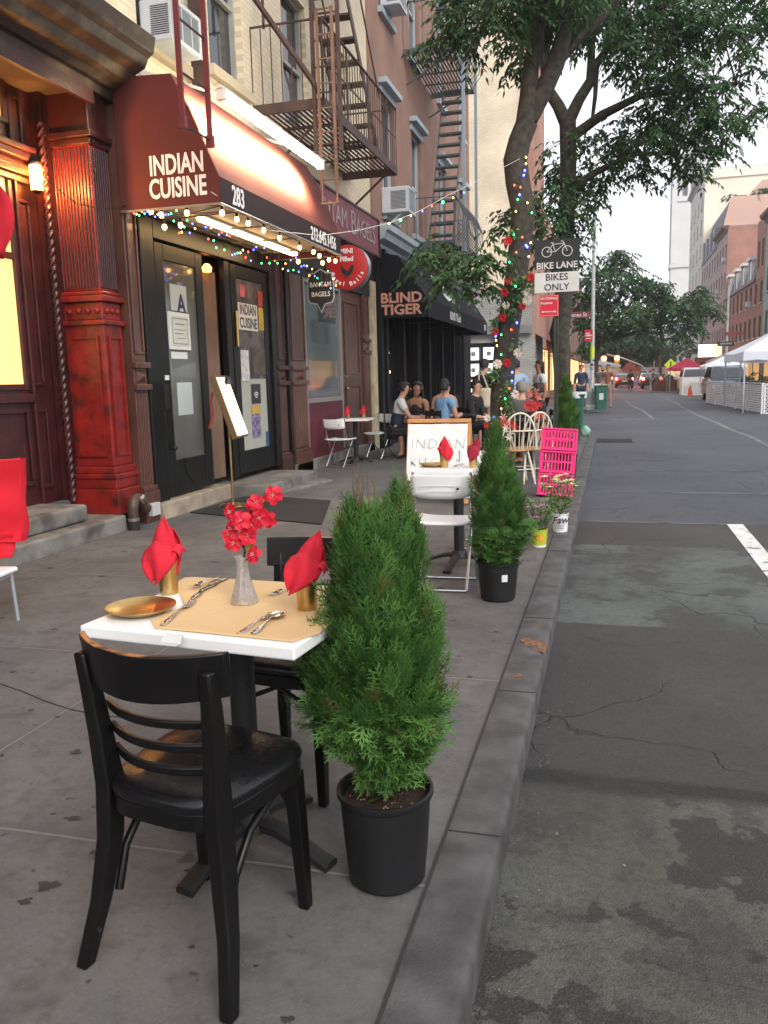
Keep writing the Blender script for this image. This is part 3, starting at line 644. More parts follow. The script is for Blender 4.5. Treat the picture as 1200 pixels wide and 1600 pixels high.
for nm, y0, y1, z0, z1, cc in (('menu_photo', 10.02, 10.3, 1.85, 2.05, (.1, .09, .09)), ('flyer', 10.02, 10.27, 1.42, 1.82, (.5, .5, .48)), ('menu_photo', 10.38, 10.84, 1.5, 1.85, (.08, .06, .045)), ('yellow_card', 10.66, 10.84, 2.1, 2.4, (.5, .38, .04)), ('red_card', 10.66, 10.84, 2.42, 2.62, (.35, .05, .03)), ('badge_card', 10.1, 10.25, 2.5, 2.65, (.4, .1, .12)), ('wifi_card', 10.3, 10.6, 1.12, 1.38, (.03, .03, .03))):
    sheet(nm, XG2+.008, y0, y1, z0, z1, M(nm+str(y0), cc, .5, var=.3, vs=12), d2, .002)
b = MB()
for i in range(3):
    for a in range(8):
        g0, g1 = R(45+90*a/8), R(45+90*(a+1)/8); r0 = .03+i*.03; yy = 10.45; z0 = 1.17
        b.add([(XG2+.0112, yy+r0*math.cos(g0), z0+r0*math.sin(g0)), (XG2+.0112, yy+(r0+.014)*math.cos(g0), z0+(r0+.014)*math.sin(g0)), (XG2+.0112, yy+(r0+.014)*math.cos(g1), z0+(r0+.014)*math.sin(g1)), (XG2+.0112, yy+r0*math.cos(g1), z0+r0*math.sin(g1))], [(0, 1, 2, 3)])
b.build('wifi_symbol', PAPER, d2)
s = sheet('purple_poster', XG2+.005, 10.28, 10.56, .66, 1.1, M('purple print', (.1, .06, .2), .6, var=.4, vs=18, col2=(.3, .28, .36), mixs=30), d2, .002); sheet('gold_band', XG2+.008, 10.28, 10.56, .98, 1.1, M('gold print', (.45, .3, .06), .6), d2, .001)
sheet('blue_sticker', XG2+.005, 10.72, 10.86, .5, .72, M('blue print', (.03, .08, .18), .6), d2)
b = MB(); b.box(X0-.01, X0+.03, 9.86, 9.9, 1.85, 2.3); b.build('pull_handle', M('brass', (.6, .4, .14), .3, 1.), d2, bev=.01)
# stoop
b = MB()
b.box(-5.4, -4.5, 7.66, 9.3, -.02, .17); tag(b.build('door_step', M('beige painted kerb stone', (.3, .25, .19), .8, var=.3, vs=5, bump=.3, bs=20), bev=.015, seg=2), 'beige stone doorstep under the open black door', 'step')
b = MB(); b.box(-5.4, -4.02, 9.32, 11.08, -.02, .145); b.profile_z([(-4.02, 9.32), (-4.02, 11.08), (-3.75, 10.95), (-4.0, 9.6)], -.02, .03)
tag(b.build('door_step', STONE, bev=.012, seg=2), 'wide concrete landing in front of the postered door', 'step')
b = MB(); b.box(-5.4, -4.55, 11.6, 16.3, -.02, .16); tag(b.build('door_step', STONE, bev=.012, seg=2), 'grey stone base below the bagel shop window', 'step')
b = MB(); q = [(-4.44, 8.1), (-2.72, 7.56), (-3.15, 9.1), (-4.35, 9.45)]
b.profile_z(q, .002, .014); tag(b.build('doormat', M('black rubber mat', (.018, .017, .017), .9, var=.2, bump=.6, bs=160)), 'large black mat on the pavement before the doorway', 'mat')
# bagel shopfront
b = MB(); b.box(X0-.1, X0-.02, 12.4, 12.46, .2, 3.0); b.box(X0-.1, X0-.02, 14.2, 14.27, .2, 3.0); b.box(X0-.1, X0-.02, 12.46, 14.2, 1.05, 1.12); b.box(X0-.1, X0-.02, 12.46, 14.2, 2.93, 3.0)
w = b.build('window', M('pale metal frame', (.3, .28, .27), .4, .4), A1); b = MB(); b.box(X0-.07, X0-.06, 12.45, 14.21, 1.1, 2.94); b.build('pane', M('shop window glass', (.075, .085, .09), .05, spec=.9, var=.5, vs=1.2, coat=.5), w)
b = MB(); b.box(X0-.08, X0-.03, 12.46, 14.2, .16, 1.05); b.build('stall_riser', M('maroon riser', (.09, .012, .022), .5, var=.4, vs=4), A1)
b = MB(); b.box(X0-.12, X0-.04, 14.28, 15.53, .17, 3.0); panel_frame(b, X0-.039, 14.45, 15.35, .35, 1.3); panel_frame(b, X0-.039, 14.45, 15.35, 1.5, 2.8); d3 = b.build('door', BROWNP, A1, bev=.008)
b = MB(); b.ball((X0+.01, 14.42, 1.25), .03); b.ball((X0+.0, 14.42, 1.45), .022); b.build('handle', M('brass', (.6, .4, .14), .3, 1.), d3, smooth=60)
b = MB(); b.box(X0-.2, X0+.02, 11.6, 16.3, 3.0, 4.05); b.build('fascia', M('dark fascia', (.02, .015, .014), .6), A1)
# bagel sign board
t = thing('shop_sign', 'maroon bagel shop sign board lettered in grey above the shopfront', 'sign', (-4.22, 13.5, 3.98))
b = MB(); b.box(-.36, 0, -1.98, 1.98, -.34, .34); b.build('board', M('maroon sign board', (.2, .02, .035), .45, var=.2, vs=1), t)
b = MB(); panel_frame(b, .001, -1.98, 1.98, -.34, .34, .03, .02); b.build('rim', BLKP, t)
SGR = M('sign grey letters', (.36, .3, .31), .5)
def yt(x, y, z): return frame_mtx((x, y, z), (0, 1, 0), (0, 0, 1))
bp = dict(ext=.004)
text('B', .56, SGR, t, yt(.006, -1.5, 0), **bp); text('ANTAM', .42, SGR, t, yt(.006, -.72, -.01), **bp); text('B', .56, SGR, t, yt(.006, .35, 0), **bp); text('AGELS', .42, SGR, t, yt(.006, 1.1, -.01), **bp)
# round projecting sign
t = thing('round_sign', 'red round projecting sign with a rooster and curved white lettering', 'sign', (-3.9, 12.5, 3.09))
RS = M('red sign face', (.42, .02, .02), .4); ax = Matrix.Rotation(PI/2, 3, 'X')
b = MB(); b.lathe([(.31, -.09), (.33, -.085), (.33, .085), (.31, .09)], 40, ax=ax); b.build('drum', RS, t, smooth=40)
b = MB(); b.lathe([(.335, -.08), (.335, .08)], 40, ax=ax, cap=False); b.build('rim', M('silver rim', (.4, .4, .42), .3, .8), t, smooth=40)
WL = M('white lettering paint', (.75, .72, .7), .6)
text('MINI', .1, WL, t, XM((.0, -.0925, .235), (1, 0, 0), (0, 0, 1)), bold=.003); text('Filled', .1, WL, t, XM((0, -.0925, .12), (1, 0, 0), (0, 0, 1)), bold=.003)
for i, ch in enumerate('Bagel Balls'):
    a = R(-158+i*13.6) ; rr = .25
    if ch != ' ': text(ch, .085, WL, t, XM((rr*math.cos(a), -.0925, rr*math.sin(a)), (-math.sin(a), 0, math.cos(a)), (-math.cos(a), 0, -math.sin(a))), bold=.003)
rst = [(-.1, .0), (-.085, .03), (-.1, .06), (-.075, .07), (-.07, .045), (-.045, .01), (0, -.02), (.03, -.015), (.05, .03), (.08, .06), (.11, .05), (.1, .0), (.08, -.05), (.04, -.09), (.02, -.1), (.025, -.14), (.01, -.14), (0, -.1), (-.02, -.1), (-.03, -.14), (-.045, -.14), (-.035, -.09), (-.07, -.06)]
b = MB(); b.prism([(x, -.0905, z-.03) for x, z in rst], (0, 0, 0), (0, -.004, 0)); b.build('rooster_emblem', INK, t)
b = MB(); b.bar((-.33, 0, 0), (-.7, 0, 0), .03); b.build('bracket', BLACKM, t)
# hanging black shield sign
t = thing('hanging_sign', 'black shield shaped hanging sign lettered in white under the awning end', 'sign', (-4.03, 11.55, 2.68))
pts = [(-.18, .24), (-.1, .24), (0, .3), (.1, .24), (.18, .24), (.18, .18), (.2, .12), (.2, -.12), (.17, -.18), (.06, -.2), (0, -.32), (-.06, -.2), (-.17, -.18), (-.2, -.12), (-.2, .12), (-.18, .18)]
b = MB(); b.prism([(x*.93, -.012, z*.93) for x, z in pts], (0, 0, 0), (0, .024, 0)); b.build('board', INK, t)
b = MB(); b.prism([(x, -.008, z) for x, z in pts], (0, 0, 0), (0, .016, 0)); b.build('border', M('grey sign border', (.4, .4, .4), .5), t)
text('BANTAM', .095, WL, t, XM((0, -.0135, .075), (1, 0, 0), (0, 0, 1)), bold=.001, sx=.85); text('BAGELS', .095, WL, t, XM((0, -.0135, -.06), (1, 0, 0), (0, 0, 1)), bold=.001, sx=.88)
b = MB(); b.tube([(-.12, 0, .28), (-.12, 0, .5)], .006, 5); b.tube([(.12, 0, .28), (.12, 0, .5)], .006, 5); b.build('hanger', BLACKM, t)

# ---- maroon awning
AWF = M('maroon awning canvas', (.085, .014, .012), .8, var=.12, vs=2.5, bump=.15, bs=200)
AWD = M('dark valance canvas', (.022, .008, .011), .75, var=.15)
t = thing('shop_awning', 'maroon canvas awning with white lettering over the glass doors', 'awning', (0, 0, 0))
AY0, AY1, AXF = 7.42, 11.05, -3.55
prof = [(-4.6, 3.06), (-4.6, 4.27), (-3.99, 4.24), (-3.8, 3.9), (-3.58, 3.36), (AXF, 3.3), (AXF, 3.06)]
b = MB()
for yy in (AY0, AY1): b = MB(); b.prism([(x, yy, z) for x, z in prof], (0, 0, 0), (0, .008 if yy == AY0 else -.008, 0)); b.build('side_panel', AWF, t)
b = MB()
P = [[(x, y, z) for y in np.linspace(AY0+.0085, AY1-.0085, 12)] for x, z in [(-4.6, 4.275), (-3.99, 4.245), (-3.8, 3.905), (-3.58, 3.365), (AXF, 3.3)]]
b.grid(P); b.build('canvas', AWF, t, solid=.006)
b = MB(); b.box(AXF-.003, AXF+.003, AY0+.009, AY1-.009, 3.06, 3.3); b.build('valance', AWD, t)
b = MB(); b.tube([(-4.6, AY0, 3.06), (AXF, AY0, 3.06), (AXF, AY1, 3.06), (-4.6, AY1, 3.06)], .012, 6)
for y in np.linspace(AY0+.5, AY1-.5, 4): b.tube([(-4.58, y, 4.25), (-4.02, y, 4.2), (-3.61, y, 3.34), (-3.58, y, 3.09), (-4.5, y, 3.09)], .012, 6)
b.build('frame', M('galvanised tube', (.4, .4, .4), .4, .8), t)
b = MB(); b.box(-4.5, -3.6, AY0+.02, AY1-.02, 3.14, 3.15); b.build('soffit', M('cream soffit', (.6, .52, .38), .6), t)
text('INDIAN', .25, WL, t, XM((-3.98, AY0-.002, 3.44), (1, 0, 0), (0, 0, 1)), bold=.006, sx=.66, ext=.002)
text('CUISINE', .25, WL, t, XM((-3.98, AY0-.002, 3.23), (1, 0, 0), (0, 0, 1)), bold=.006, sx=.66, ext=.002)
text('283', .25, WL, t, yt(AXF+.005, 7.82, 3.18), bold=.004, sx=.75); text('212.645.1456', .22, WL, t, yt(AXF+.005, 10.35, 3.17), bold=.003, sx=.8)
# fluorescent fixture over the awning
t = thing('tube_light', 'long bright white tube light fixed above the maroon awning', 'lamp', (0, 0, 0))
TUB = M('lit tube', (1, .95, .8), .4, emis=45, ecol=(1, .88, .62))
b = MB(); b.tube([(-3.5, 7.5, 4.02), (-3.5, 10.15, 4.02)], .045, 12); b.build('tube', TUB, t, smooth=60)
b = MB(); b.box(-3.52, -3.47, 7.42, 10.23, 4.067, 4.09); b.box(-3.54, -3.46, 7.43, 7.49, 3.97, 4.066); b.box(-3.54, -3.46, 10.16, 10.22, 3.97, 4.066)
for y in (7.9, 9.9): b.bar((-3.5, y, 4.09), (-4.6, y, 4.5), .025)
b.build('housing', M('white enamel', (.7, .68, .62), .4), t)
al = bpy.data.lights.new('tube_light_area', 'AREA'); al.shape = 'RECTANGLE'; al.size = .16; al.size_y = 2.7; al.energy = 430; al.spread = R(118); al.color = (1, .74, .4)
ao = bpy.data.objects.new('tube_light_area', al); COL.objects.link(ao); ao.parent = t; ao.location = (-3.56, 8.82, 4.0); ao.rotation_euler = (0, R(58), 0)
# warm strip under the awning
t = thing('soffit_light', 'warm strip light glowing under the maroon awning', 'lamp')
b = MB(); b.box(-4.2, -4.12, 8.2, 10.9, 3.08, 3.11); b.build('strip', M('warm strip', (1, .7, .35), .4, emis=15, ecol=(1, .66, .3)), t)
b = MB(); b.box(-4.22, -4.1, 8.15, 10.95, 3.111, 3.139); b.build('housing', M('white enamel', (.7, .68, .62), .4), t)

t = thing('red_pennant', 'red cloth pennant hanging against the lit yellow window at the picture edge', 'banner', (0, 0, 0))
b = MB(); c0 = at(-14, 285, 5.2); rows = []
for i in range(9):
    u = i/8; z = c0.z-.52*u; w_ = .06+.1*math.sin(PI*min(1, u*1.1)); rows.append([(c0.x+w_*v*1.0+.01*math.sin(u*9), 5.2+.02*math.sin(v*5+u*6), z) for v in np.linspace(-1, 1, 7)])
b.grid(rows); b.build('cloth', RED, t, smooth=70, solid=.006); b = MB(); b.tube([(c0.x, 5.2, c0.z), (c0.x, 5.22, c0.z+.12), (XR+.02, 5.24, c0.z+.14)], .008, 6); b.build('rod', BLACKM, t)
# ================================================================= fire escapes, second building, corner bar
FEB = M('brown fire escape iron', (.085, .05, .04), .6, .2, var=.3, vs=5, bump=.2, bs=40)
FEG = M('grey fire escape iron', (.1, .115, .12), .55, .3, var=.3, vs=5)
FER = M('maroon ladder iron', (.16, .03, .03), .5, .1, var=.2)
def balcony(t, x0, x1, y0, y1, z, mat, rail=.95, brackets=True, near_gap=False, sp=.13, wallz=.5):
    b = MB()
    b.bar((x1, y0, z-.06), (x1, y1, z-.06), .03, .13); b.bar((x0, y0, z-.06), (x1-.016, y0, z-.06), .03, .13); b.bar((x0, y1, z-.06), (x1-.016, y1, z-.06), .03, .13)
    for i in range(int((x1-x0-.06)/.075)): b.bar((x0+.05+i*.075, y0+.016, z-.02), (x0+.05+i*.075, y1-.016, z-.02), .035, .008)
    for k in range(1, 4): yy = y0+(y1-y0)*k/4; b.bar((x0, yy, z-.045), (x1-.016, yy, z-.045), .03, .035)
    b.build('platform', mat, t)
    b = MB(); n = int((y1-y0)/sp)
    b.bar((x1, y0, z+rail), (x1, y1, z+rail), .035, .02); b.bar((x1, y0, z+rail*.5), (x1, y1, z+rail*.5), .012, .02)
    for i in range(n+1): yy = y0+(y1-y0)*i/n; b.bar((x1, yy, z+.005), (x1, yy, z+rail-.011), .012 if i % 8 else .03)
    for yy in (y0, y1):
        b.bar((x0, yy, z+rail), (x1, yy, z+rail), .03, .02); m_ = int((x1-x0)/sp)
        for i in range(m_): xx = x0+(x1-x0)*i/m_; b.bar((xx, yy, z+.005), (xx, yy, z+rail-.011), .012)
    b.build('railing', mat, t)
    if brackets:
        for yy in (y0+.25, y1-.25):
            b = MB(); b.bar((x0-.02, yy, z-wallz-.35), (x1-.1, yy, z-.13), .03); b.build('bracket', mat, t)
t = thing('fire_escape', 'brown iron fire escape balcony with drop ladder above the tube light', 'fire escape')
balcony(t, X0+.01, -3.62, 10.75, 14.55, 4.98, FEB, brackets=True)
balcony(t, X0+.01, -3.62, 10.75, 14.55, 8.1, FEB, brackets=False)
b = MB()                                             # stair between the floors
for yy0 in (-4.28, -3.75): b.bar((yy0, 13.9, 5.0), (yy0, 11.3, 8.05), .02, .12, up=(0, 1, .5))
for i in range(12):
    f = (i+.7)/12.5; b.box(-4.27, -3.76, 13.9-2.6*f-.1, 13.9-2.6*f+.1, 5.0+3.05*f-.015, 5.0+3.05*f+.015)
b.build('stair', FEB, t)
b = MB(); b.bar((-3.72, 13.9, 5.9), (-3.72, 11.3, 8.95), .02, .03); b.bar((-4.31, 13.9, 5.9), (-4.31, 11.3, 8.95), .02, .03); b.build('handrail', FEB, t)
b = MB()                                             # the two-stage drop ladder at the near end
for x in (-3.72, -3.38): b.bar((x, 10.68, 4.3), (x, 10.68, 8.2), .05, .03)
for i in range(12): b.bar((-3.7, 10.68, 4.4+i*.31), (-3.4, 10.68, 4.4+i*.31), .02)
b.build('ladder_guide', FEB, t)
LAD = M('tan ladder iron', (.2, .105, .065), .6, var=.3)
b = MB()
for x in (-3.64, -3.44): b.bar((x, 10.63, 3.87), (x, 10.63, 6.0), .04, .02); b.tube([(x, 10.63, 3.87), (x, 10.63, 3.66)], .012, 6)
b.bar((-3.66, 10.63, 3.66), (-3.42, 10.63, 3.66), .03, .02)
for i in range(8): b.bar((-3.63, 10.63, 3.95+i*.29), (-3.45, 10.63, 3.95+i*.29), .016)
b.build('drop_ladder', LAD, t)
b = MB(); b.bar((-4.58, 9.35, 6.6), (-3.66, 10.72, 5.05), .05, .05); b.bar((-4.4, 10.75, 6.6), (-4.4, 10.75, 5.9), .03); b.build('diagonal_rail', FEB, t)
b = MB(); b.bar((-4.45, 8.95, 4.45), (-4.45, 8.95, 8), .16, .05); b.build('wall_channel', FEB, t)
# maroon ladder hanging in front of the awning
t = thing('hanging_ladder', 'narrow dark red iron ladder hanging in front of the maroon awning', 'ladder', (-3.5, 6.92, 3.53))
b = MB()
for y, z in ((-.24, .03), (.26, 0)): b.bar((0, y, z), (0, y, 4.2), .045, .025); b.bar((0, y, z-.04), (0, y, z+.06), .065, .05)
b.build('rail', FER, t)
for i in range(9): b = MB(); b.bar((0, -.22, .02+.42*i), (0, .24, .02+.42*i), .014); b.build('rung', M('dark iron rung', (.02, .02, .022), .5, .4), t)
b = MB()
b.tube([(-4.55, 9.0, 6.5), (-4.5, 9.05, 5.9), (-4.52, 9.15, 5.2), (-4.55, 9.0, 4.95), (-4.57, 8.8, 4.9)], .01, 5)
tag(b.build('wall_cable', M('white cable', (.7, .7, .66), .5)), 'loose white cable drooping down the cream wall', 'cable')
# air conditioners
def aircon(label, x, y, z, dx, dy, dz, support=True):
    t = thing('air_conditioner', label, 'air conditioner', (x, y, z), group='window air conditioners')
    b = MB(); b.box(0, dx, 0, dy, 0, dz); b.build('casing', M('pale grey casing', (.5, .53, .56), .5, var=.06), t, bev=.015)
    b = MB(); n = 14
    for i in range(n): z_ = dz*.15+dz*.7*i/n; b.box(dx*.35, dx*.9, -.003, -.001, z_, z_+dz*.7/n*.55)
    b.build('side_vent', M('vent dark', (.06, .065, .07), .6), t)
    b = MB(); b.box(dx+.001, dx+.004, .05, dy-.05, .05, dz-.05); b.build('rear_grille', M('grille grey', (.16, .17, .18), .6), t)
    b = MB(); b.box(dx, dx+.012, 0, dy, 0, .04); b.box(dx, dx+.012, 0, dy, dz-.04, dz); b.box(dx, dx+.012, 0, .04, .04, dz-.04); b.box(dx, dx+.012, dy-.04, dy, .04, dz-.04)
    for i in range(1, 3): b.box(dx+.004, dx+.008, dy*i/3-.006, dy*i/3+.006, .04, dz-.04)
    b.build('rear_frame', MATS['pale grey casing'], t)
    if support: b = MB(); b.bar((.02, .08, -.3), (dx*.7, .08, -.01), .025); b.bar((.02, dy-.08, -.3), (dx*.7, dy-.08, -.01), .025); b.build('support', MATS['pale grey casing'], t)
    return t
aircon('pale air conditioner poking from the cream wall above the red awning', X0, 8.0, 4.78, .36, .6, .4, False)
aircon('white boxy air conditioner with two side grilles above the black awning', -4.55, 16.95, 4.72, .56, .6, .5)
aircon('white air conditioner high in the pinkish wall near the fire escape', -4.55, 17.2, 8.7, .4, .6, .45, False)
# ---- pinkish corner building over the bar
STUC = M('pink brown stucco', (.27, .155, .115), .85, var=.16, vs=1.3, bump=.2, bs=30)
HOOD = M('grey blue painted hood', (.34, .39, .42), .6, var=.1)
B1 = thing('pink_building', 'pinkish brown stucco corner building with grey window hoods and fire escape', 'building')
XB = -4.55; cols = [(17.1, 18.1), (19.75, 20.75), (22.9, 23.9), (26.1, 27.1)]
wins = [(a, c, z0, z1) for a, c in cols for z0, z1 in ((4.75, 7.05), (8.65, 10.9), (12.3, 14.2))]
holes_wall('upper_wall', STUC, B1, (XB, 0, 0), (0, 1, 0), (0, 0, 1), (1, 0, 0), 16.31, 28.0, 4.3, 15.5, wins, back=8)
for q in wins: sash_window(B1, (XB, q[0], q[2]), (0, 1, 0), (0, 0, 1), (1, 0, 0), q[1]-q[0], q[3]-q[2], frame_mat=M('pale blue sash', (.4, .46, .5), .5), sill=HOOD, lintel=HOOD, muntin=1)
BLK = M('bar black paint', (.007, .008, .01), .6, spec=.2, var=.3, vs=3, bump=.1, bs=15)
b = MB(); b.profile_y([(-5, 4.0), (XB+.02, 4.0), (XB+.05, 4.08), (XB+.2, 4.14), (XB+.24, 4.26), (XB+.3, 4.3), (XB+.3, 4.42), (-5, 4.42)], 16.31, 28.0); b.build('cornice', HOOD, B1)
ws = [(17.0, 18.2), (18.45, 19.6), (21.2, 22.6), (22.9, 24.3), (24.7, 26.0)]
holes_wall('bar_front', BLK, B1, (XB, 0, 0), (0, 1, 0), (0, 0, 1), (1, 0, 0), 16.31, 28.0, 0, 4.0, [(a, c, .85, 3.2) for a, c in ws]+[(19.9, 20.9, .1, 3.2)], back=8)
BARGL = M('bar window glass', (.02, .024, .03), .06, spec=.9, var=.5, vs=2, coat=.5)
for a, c in ws: sash_window(B1, (XB, a, .85), (0, 1, 0), (0, 0, 1), (1, 0, 0), c-a, 2.35, frame_mat=BLK, pane_mat=BARGL, mid=False, muntin=1)
b = MB(); b.box(XB-.15, XB-.1, 19.9, 20.9, .1, 3.2); panel_frame(b, XB-.099, 20.0, 20.8, .3, 1.3); d = b.build('door', BLK, B1)
b = MB()
for y in (16.45, 16.85, 18.32, 19.72, 21.05, 22.75, 24.5, 26.3): b.box(XB, XB+.09, y-.09, y+.09, 0, 4.0); b.box(XB+.09, XB+.12, y-.12, y+.12, 0, .4)
b.build('column', BLK, B1, bev=.01)
b = MB()
for y, z in ((17.5, 1.95), (17.55, 1.55), (18.9, 1.6)): b.ball((XB-.09, y, z), .035, 8)
b.build('window_lamp', M('warm bar lamp', (1, .5, .15), .5, emis=9, ecol=(1, .5, .14)), B1)
# fire escape of the pinkish building
t = thing('fire_escape', 'grey iron fire escape with steep stairs on the pinkish wall', 'fire escape')
balcony(t, XB+.01, -3.45, 15.9+3.2, 22.1, 8.55, FEG, sp=.2, wallz=.3); balcony(t, XB+.01, -3.45, 19.1, 22.1, 4.45, FEG, sp=.2, wallz=.1)
b = MB()
for x in (-4.1, -3.55): b.bar((x, 19.4, 4.45), (x, 21.5, 8.5), .02, .1, up=(0, 1, -.5))
for i in range(14): f = (i+.6)/14.3; b.box(-4.09, -3.56, 19.4+2.1*f-.11, 19.4+2.1*f+.11, 4.45+4.05*f-.02, 4.45+4.05*f+.02)
b.build('stair', FEG, t)
b = MB()
for x, y in ((-3.42, 20.3), (-3.42, 22.15)): b.bar((x, y, 3.9), (x, y, 12), .07)
b.build('post', M('pale grey iron', (.3, .35, .37), .5, .3), t)
for k, z in enumerate((4.5, 8.6)):                    # bowed baskets
    b = MB()
    for i in range(14):
        y = 19.15+i*.225; b.tube([(-3.45, y, z), (-3.28, y, z+.2), (-3.24, y, z+.5), (-3.36, y, z+.8), (-3.45, y, z+.95)], .009, 4)
    b.build('basket_bars', FEG, t)
# bar awning
BAW = M('black awning canvas', (.008, .009, .013), .85, spec=.2, var=.2, vs=2)
t = thing('bar_awning', 'long black canvas bar awning lettered in pale orange and white', 'awning')
ay0, ay1, xf = 16.4, 24.6, -3.52
b = MB(); pr = [(XB+.1, 2.6), (XB+.1, 3.85), (-4.1, 3.8), (-3.62, 3.1), (xf, 2.95), (xf, 2.6)]
for yy, s in ((ay0, .01), (ay1, -.01)): b = MB(); b.prism([(x, yy, z) for x, z in pr], (0, 0, 0), (0, s, 0)); b.build('side_panel', BAW, t)
b = MB(); b.grid([[(x, y, z) for y in np.linspace(ay0+.011, ay1-.011, 10)] for x, z in [(XB+.1, 3.86), (-4.1, 3.8), (-3.62, 3.1), (xf, 2.95)]]); b.build('canvas', BAW, t, solid=.006)
b = MB(); b.box(xf-.004, xf+.004, ay0+.011, ay1-.011, 2.6, 2.95); b.build('valance', BAW, t)
b = MB(); b.tube([(XB, ay0+.02, 2.62), (xf-.02, ay0+.02, 2.62), (xf-.02, ay1-.02, 2.62), (XB, ay1-.02, 2.62)], .015, 6)
for y in (18.4, 20.5, 22.6): b.bar((XB, y, 2.62), (xf-.03, y, 2.62), .02); b.bar((xf-.03, y, 2.62), (-4.1, y, 3.75), .02)
b.build('frame', BLACKM, t)
ORL = M('faded orange lettering', (.55, .25, .18), .7)
text('BLIND', .27, ORL, t, XM((-4.05, ay0-.003, 2.98), (1, 0, 0), (0, 0, 1)), bold=.009, ext=.001, sx=1.12); text('TIGER', .27, ORL, t, XM((-4.05, ay0-.003, 2.75), (1, 0, 0), (0, 0, 1)), bold=.009, ext=.001, sx=1.12)
text('BLIND TIGER', .25, WL, t, yt(xf+.006, 19.5, 2.77), bold=.004, ext=.001, sx=.95); text('281', .22, WL, t, yt(xf+.006, 24.2, 2.77), bold=.003, ext=.001)
n_ = Vector((.7, 0, .48)).normalized()
b = MB(); q = [Vector((-4.03, 19.1, 3.71)), Vector((-4.03, 20.1, 3.71)), Vector((-3.64, 20.1, 3.13)), Vector((-3.64, 19.1, 3.13))]
b.add([p+n_*.012 for p in q], [(0, 1, 2, 3)]); b.build('white_patch', M('white awning patch', (.55, .58, .6), .7), t)
# ---- tall beige brick building across the side street
BG = thing('beige_building', 'tall beige brick building beyond the side street behind the tree', 'building')
BRB = brick_mat('beige brick', (.84, .72, .53), (.78, .66, .48), (.64, .54, .42), axis='y', bw=.22, bh=.075)
BRP = brick_mat('pink brick', (.42, .2, .14), (.36, .16, .11), (.4, .3, .24), axis='y', bw=.22, bh=.075)
GYB = brick_mat('grey painted brick', (.4, .39, .36), (.33, .32, .3), (.2, .19, .18), axis='y', bw=.22, bh=.075)
YB = 38.0
holes_wall('side_wall', BRB, BG, (0, YB, 0), (1, 0, 0), (0, 0, 1), (0, -1, 0), -18, -3.95, 5.4, 26, [(-14, -13, 8, 10), (-14, -13, 12, 14)], back=6)
b = MB(); b.box(-3.95, -3.4, YB-.02, YB+6, 5.2, 26); b.build('pink_pier', BRP, BG)
b = MB(); b.box(-3.4, -3.395, YB, YB+6, 3, 26); b.build('street_wall', BRP, BG)
b = MB(); b.box(-18, -3.4, YB-.1, YB+.0, 5.1, 5.4); b.build('belt_course', M('pale stone band', (.42, .34, .24), .8), BG)
holes_wall('shop_wall', GYB, BG, (0, YB, 0), (1, 0, 0), (0, 0, 1), (0, -1, 0), -18, -3.4, 0, 5.1, [(-6.6, -4.9, .3, 2.9), (-7.9, -6.9, 0, 2.9), (-10, -8.2, .3, 2.9)], back=6)
for x0, x1 in ((-6.6, -4.9), (-10, -8.2), (-7.9, -6.9)):
    sash_window(BG, (x0, YB, .3 if x0 != -7.9 else .02), (1, 0, 0), (0, 0, 1), (0, -1, 0), x1-x0, 2.6 if x0 != -7.9 else 2.88, frame_mat=SASHD, mid=False, muntin=1)
LP = M('lit poster', (.85, .85, .82), .5, emis=.9, ecol=(1, 1, .96))
for i in range(2):
    for j in range(3):
        b = MB(); b.box(-6.3+i*.7, -5.8+i*.7, YB-.06, YB-.04, .7+j*.72, 1.25+j*.72); o = b.build('window_card', LP, BG, bev=.05)
        b = MB(); b.box(-6.15+i*.7, -5.95+i*.7, YB-.064, YB-.0605, .88+j*.72, 1.07+j*.72); b.build('print', M('grey print', (.2, .2, .2), .7), o)
b = MB(); b.box(-18, -3.4, YB-.25, YB-.101, 3.25, 3.6); b.build('sign_band', M('grey sign band', (.2, .2, .19), .6), BG)
b = MB(); b.box(-5.0, -4.0, YB-.35, YB-.26, 2.55, 4.0); tag(b.build('banner', M('navy banner', (.03, .05, .12), .7)), 'small navy blue banner beyond the flowered tree trunk', 'banner')
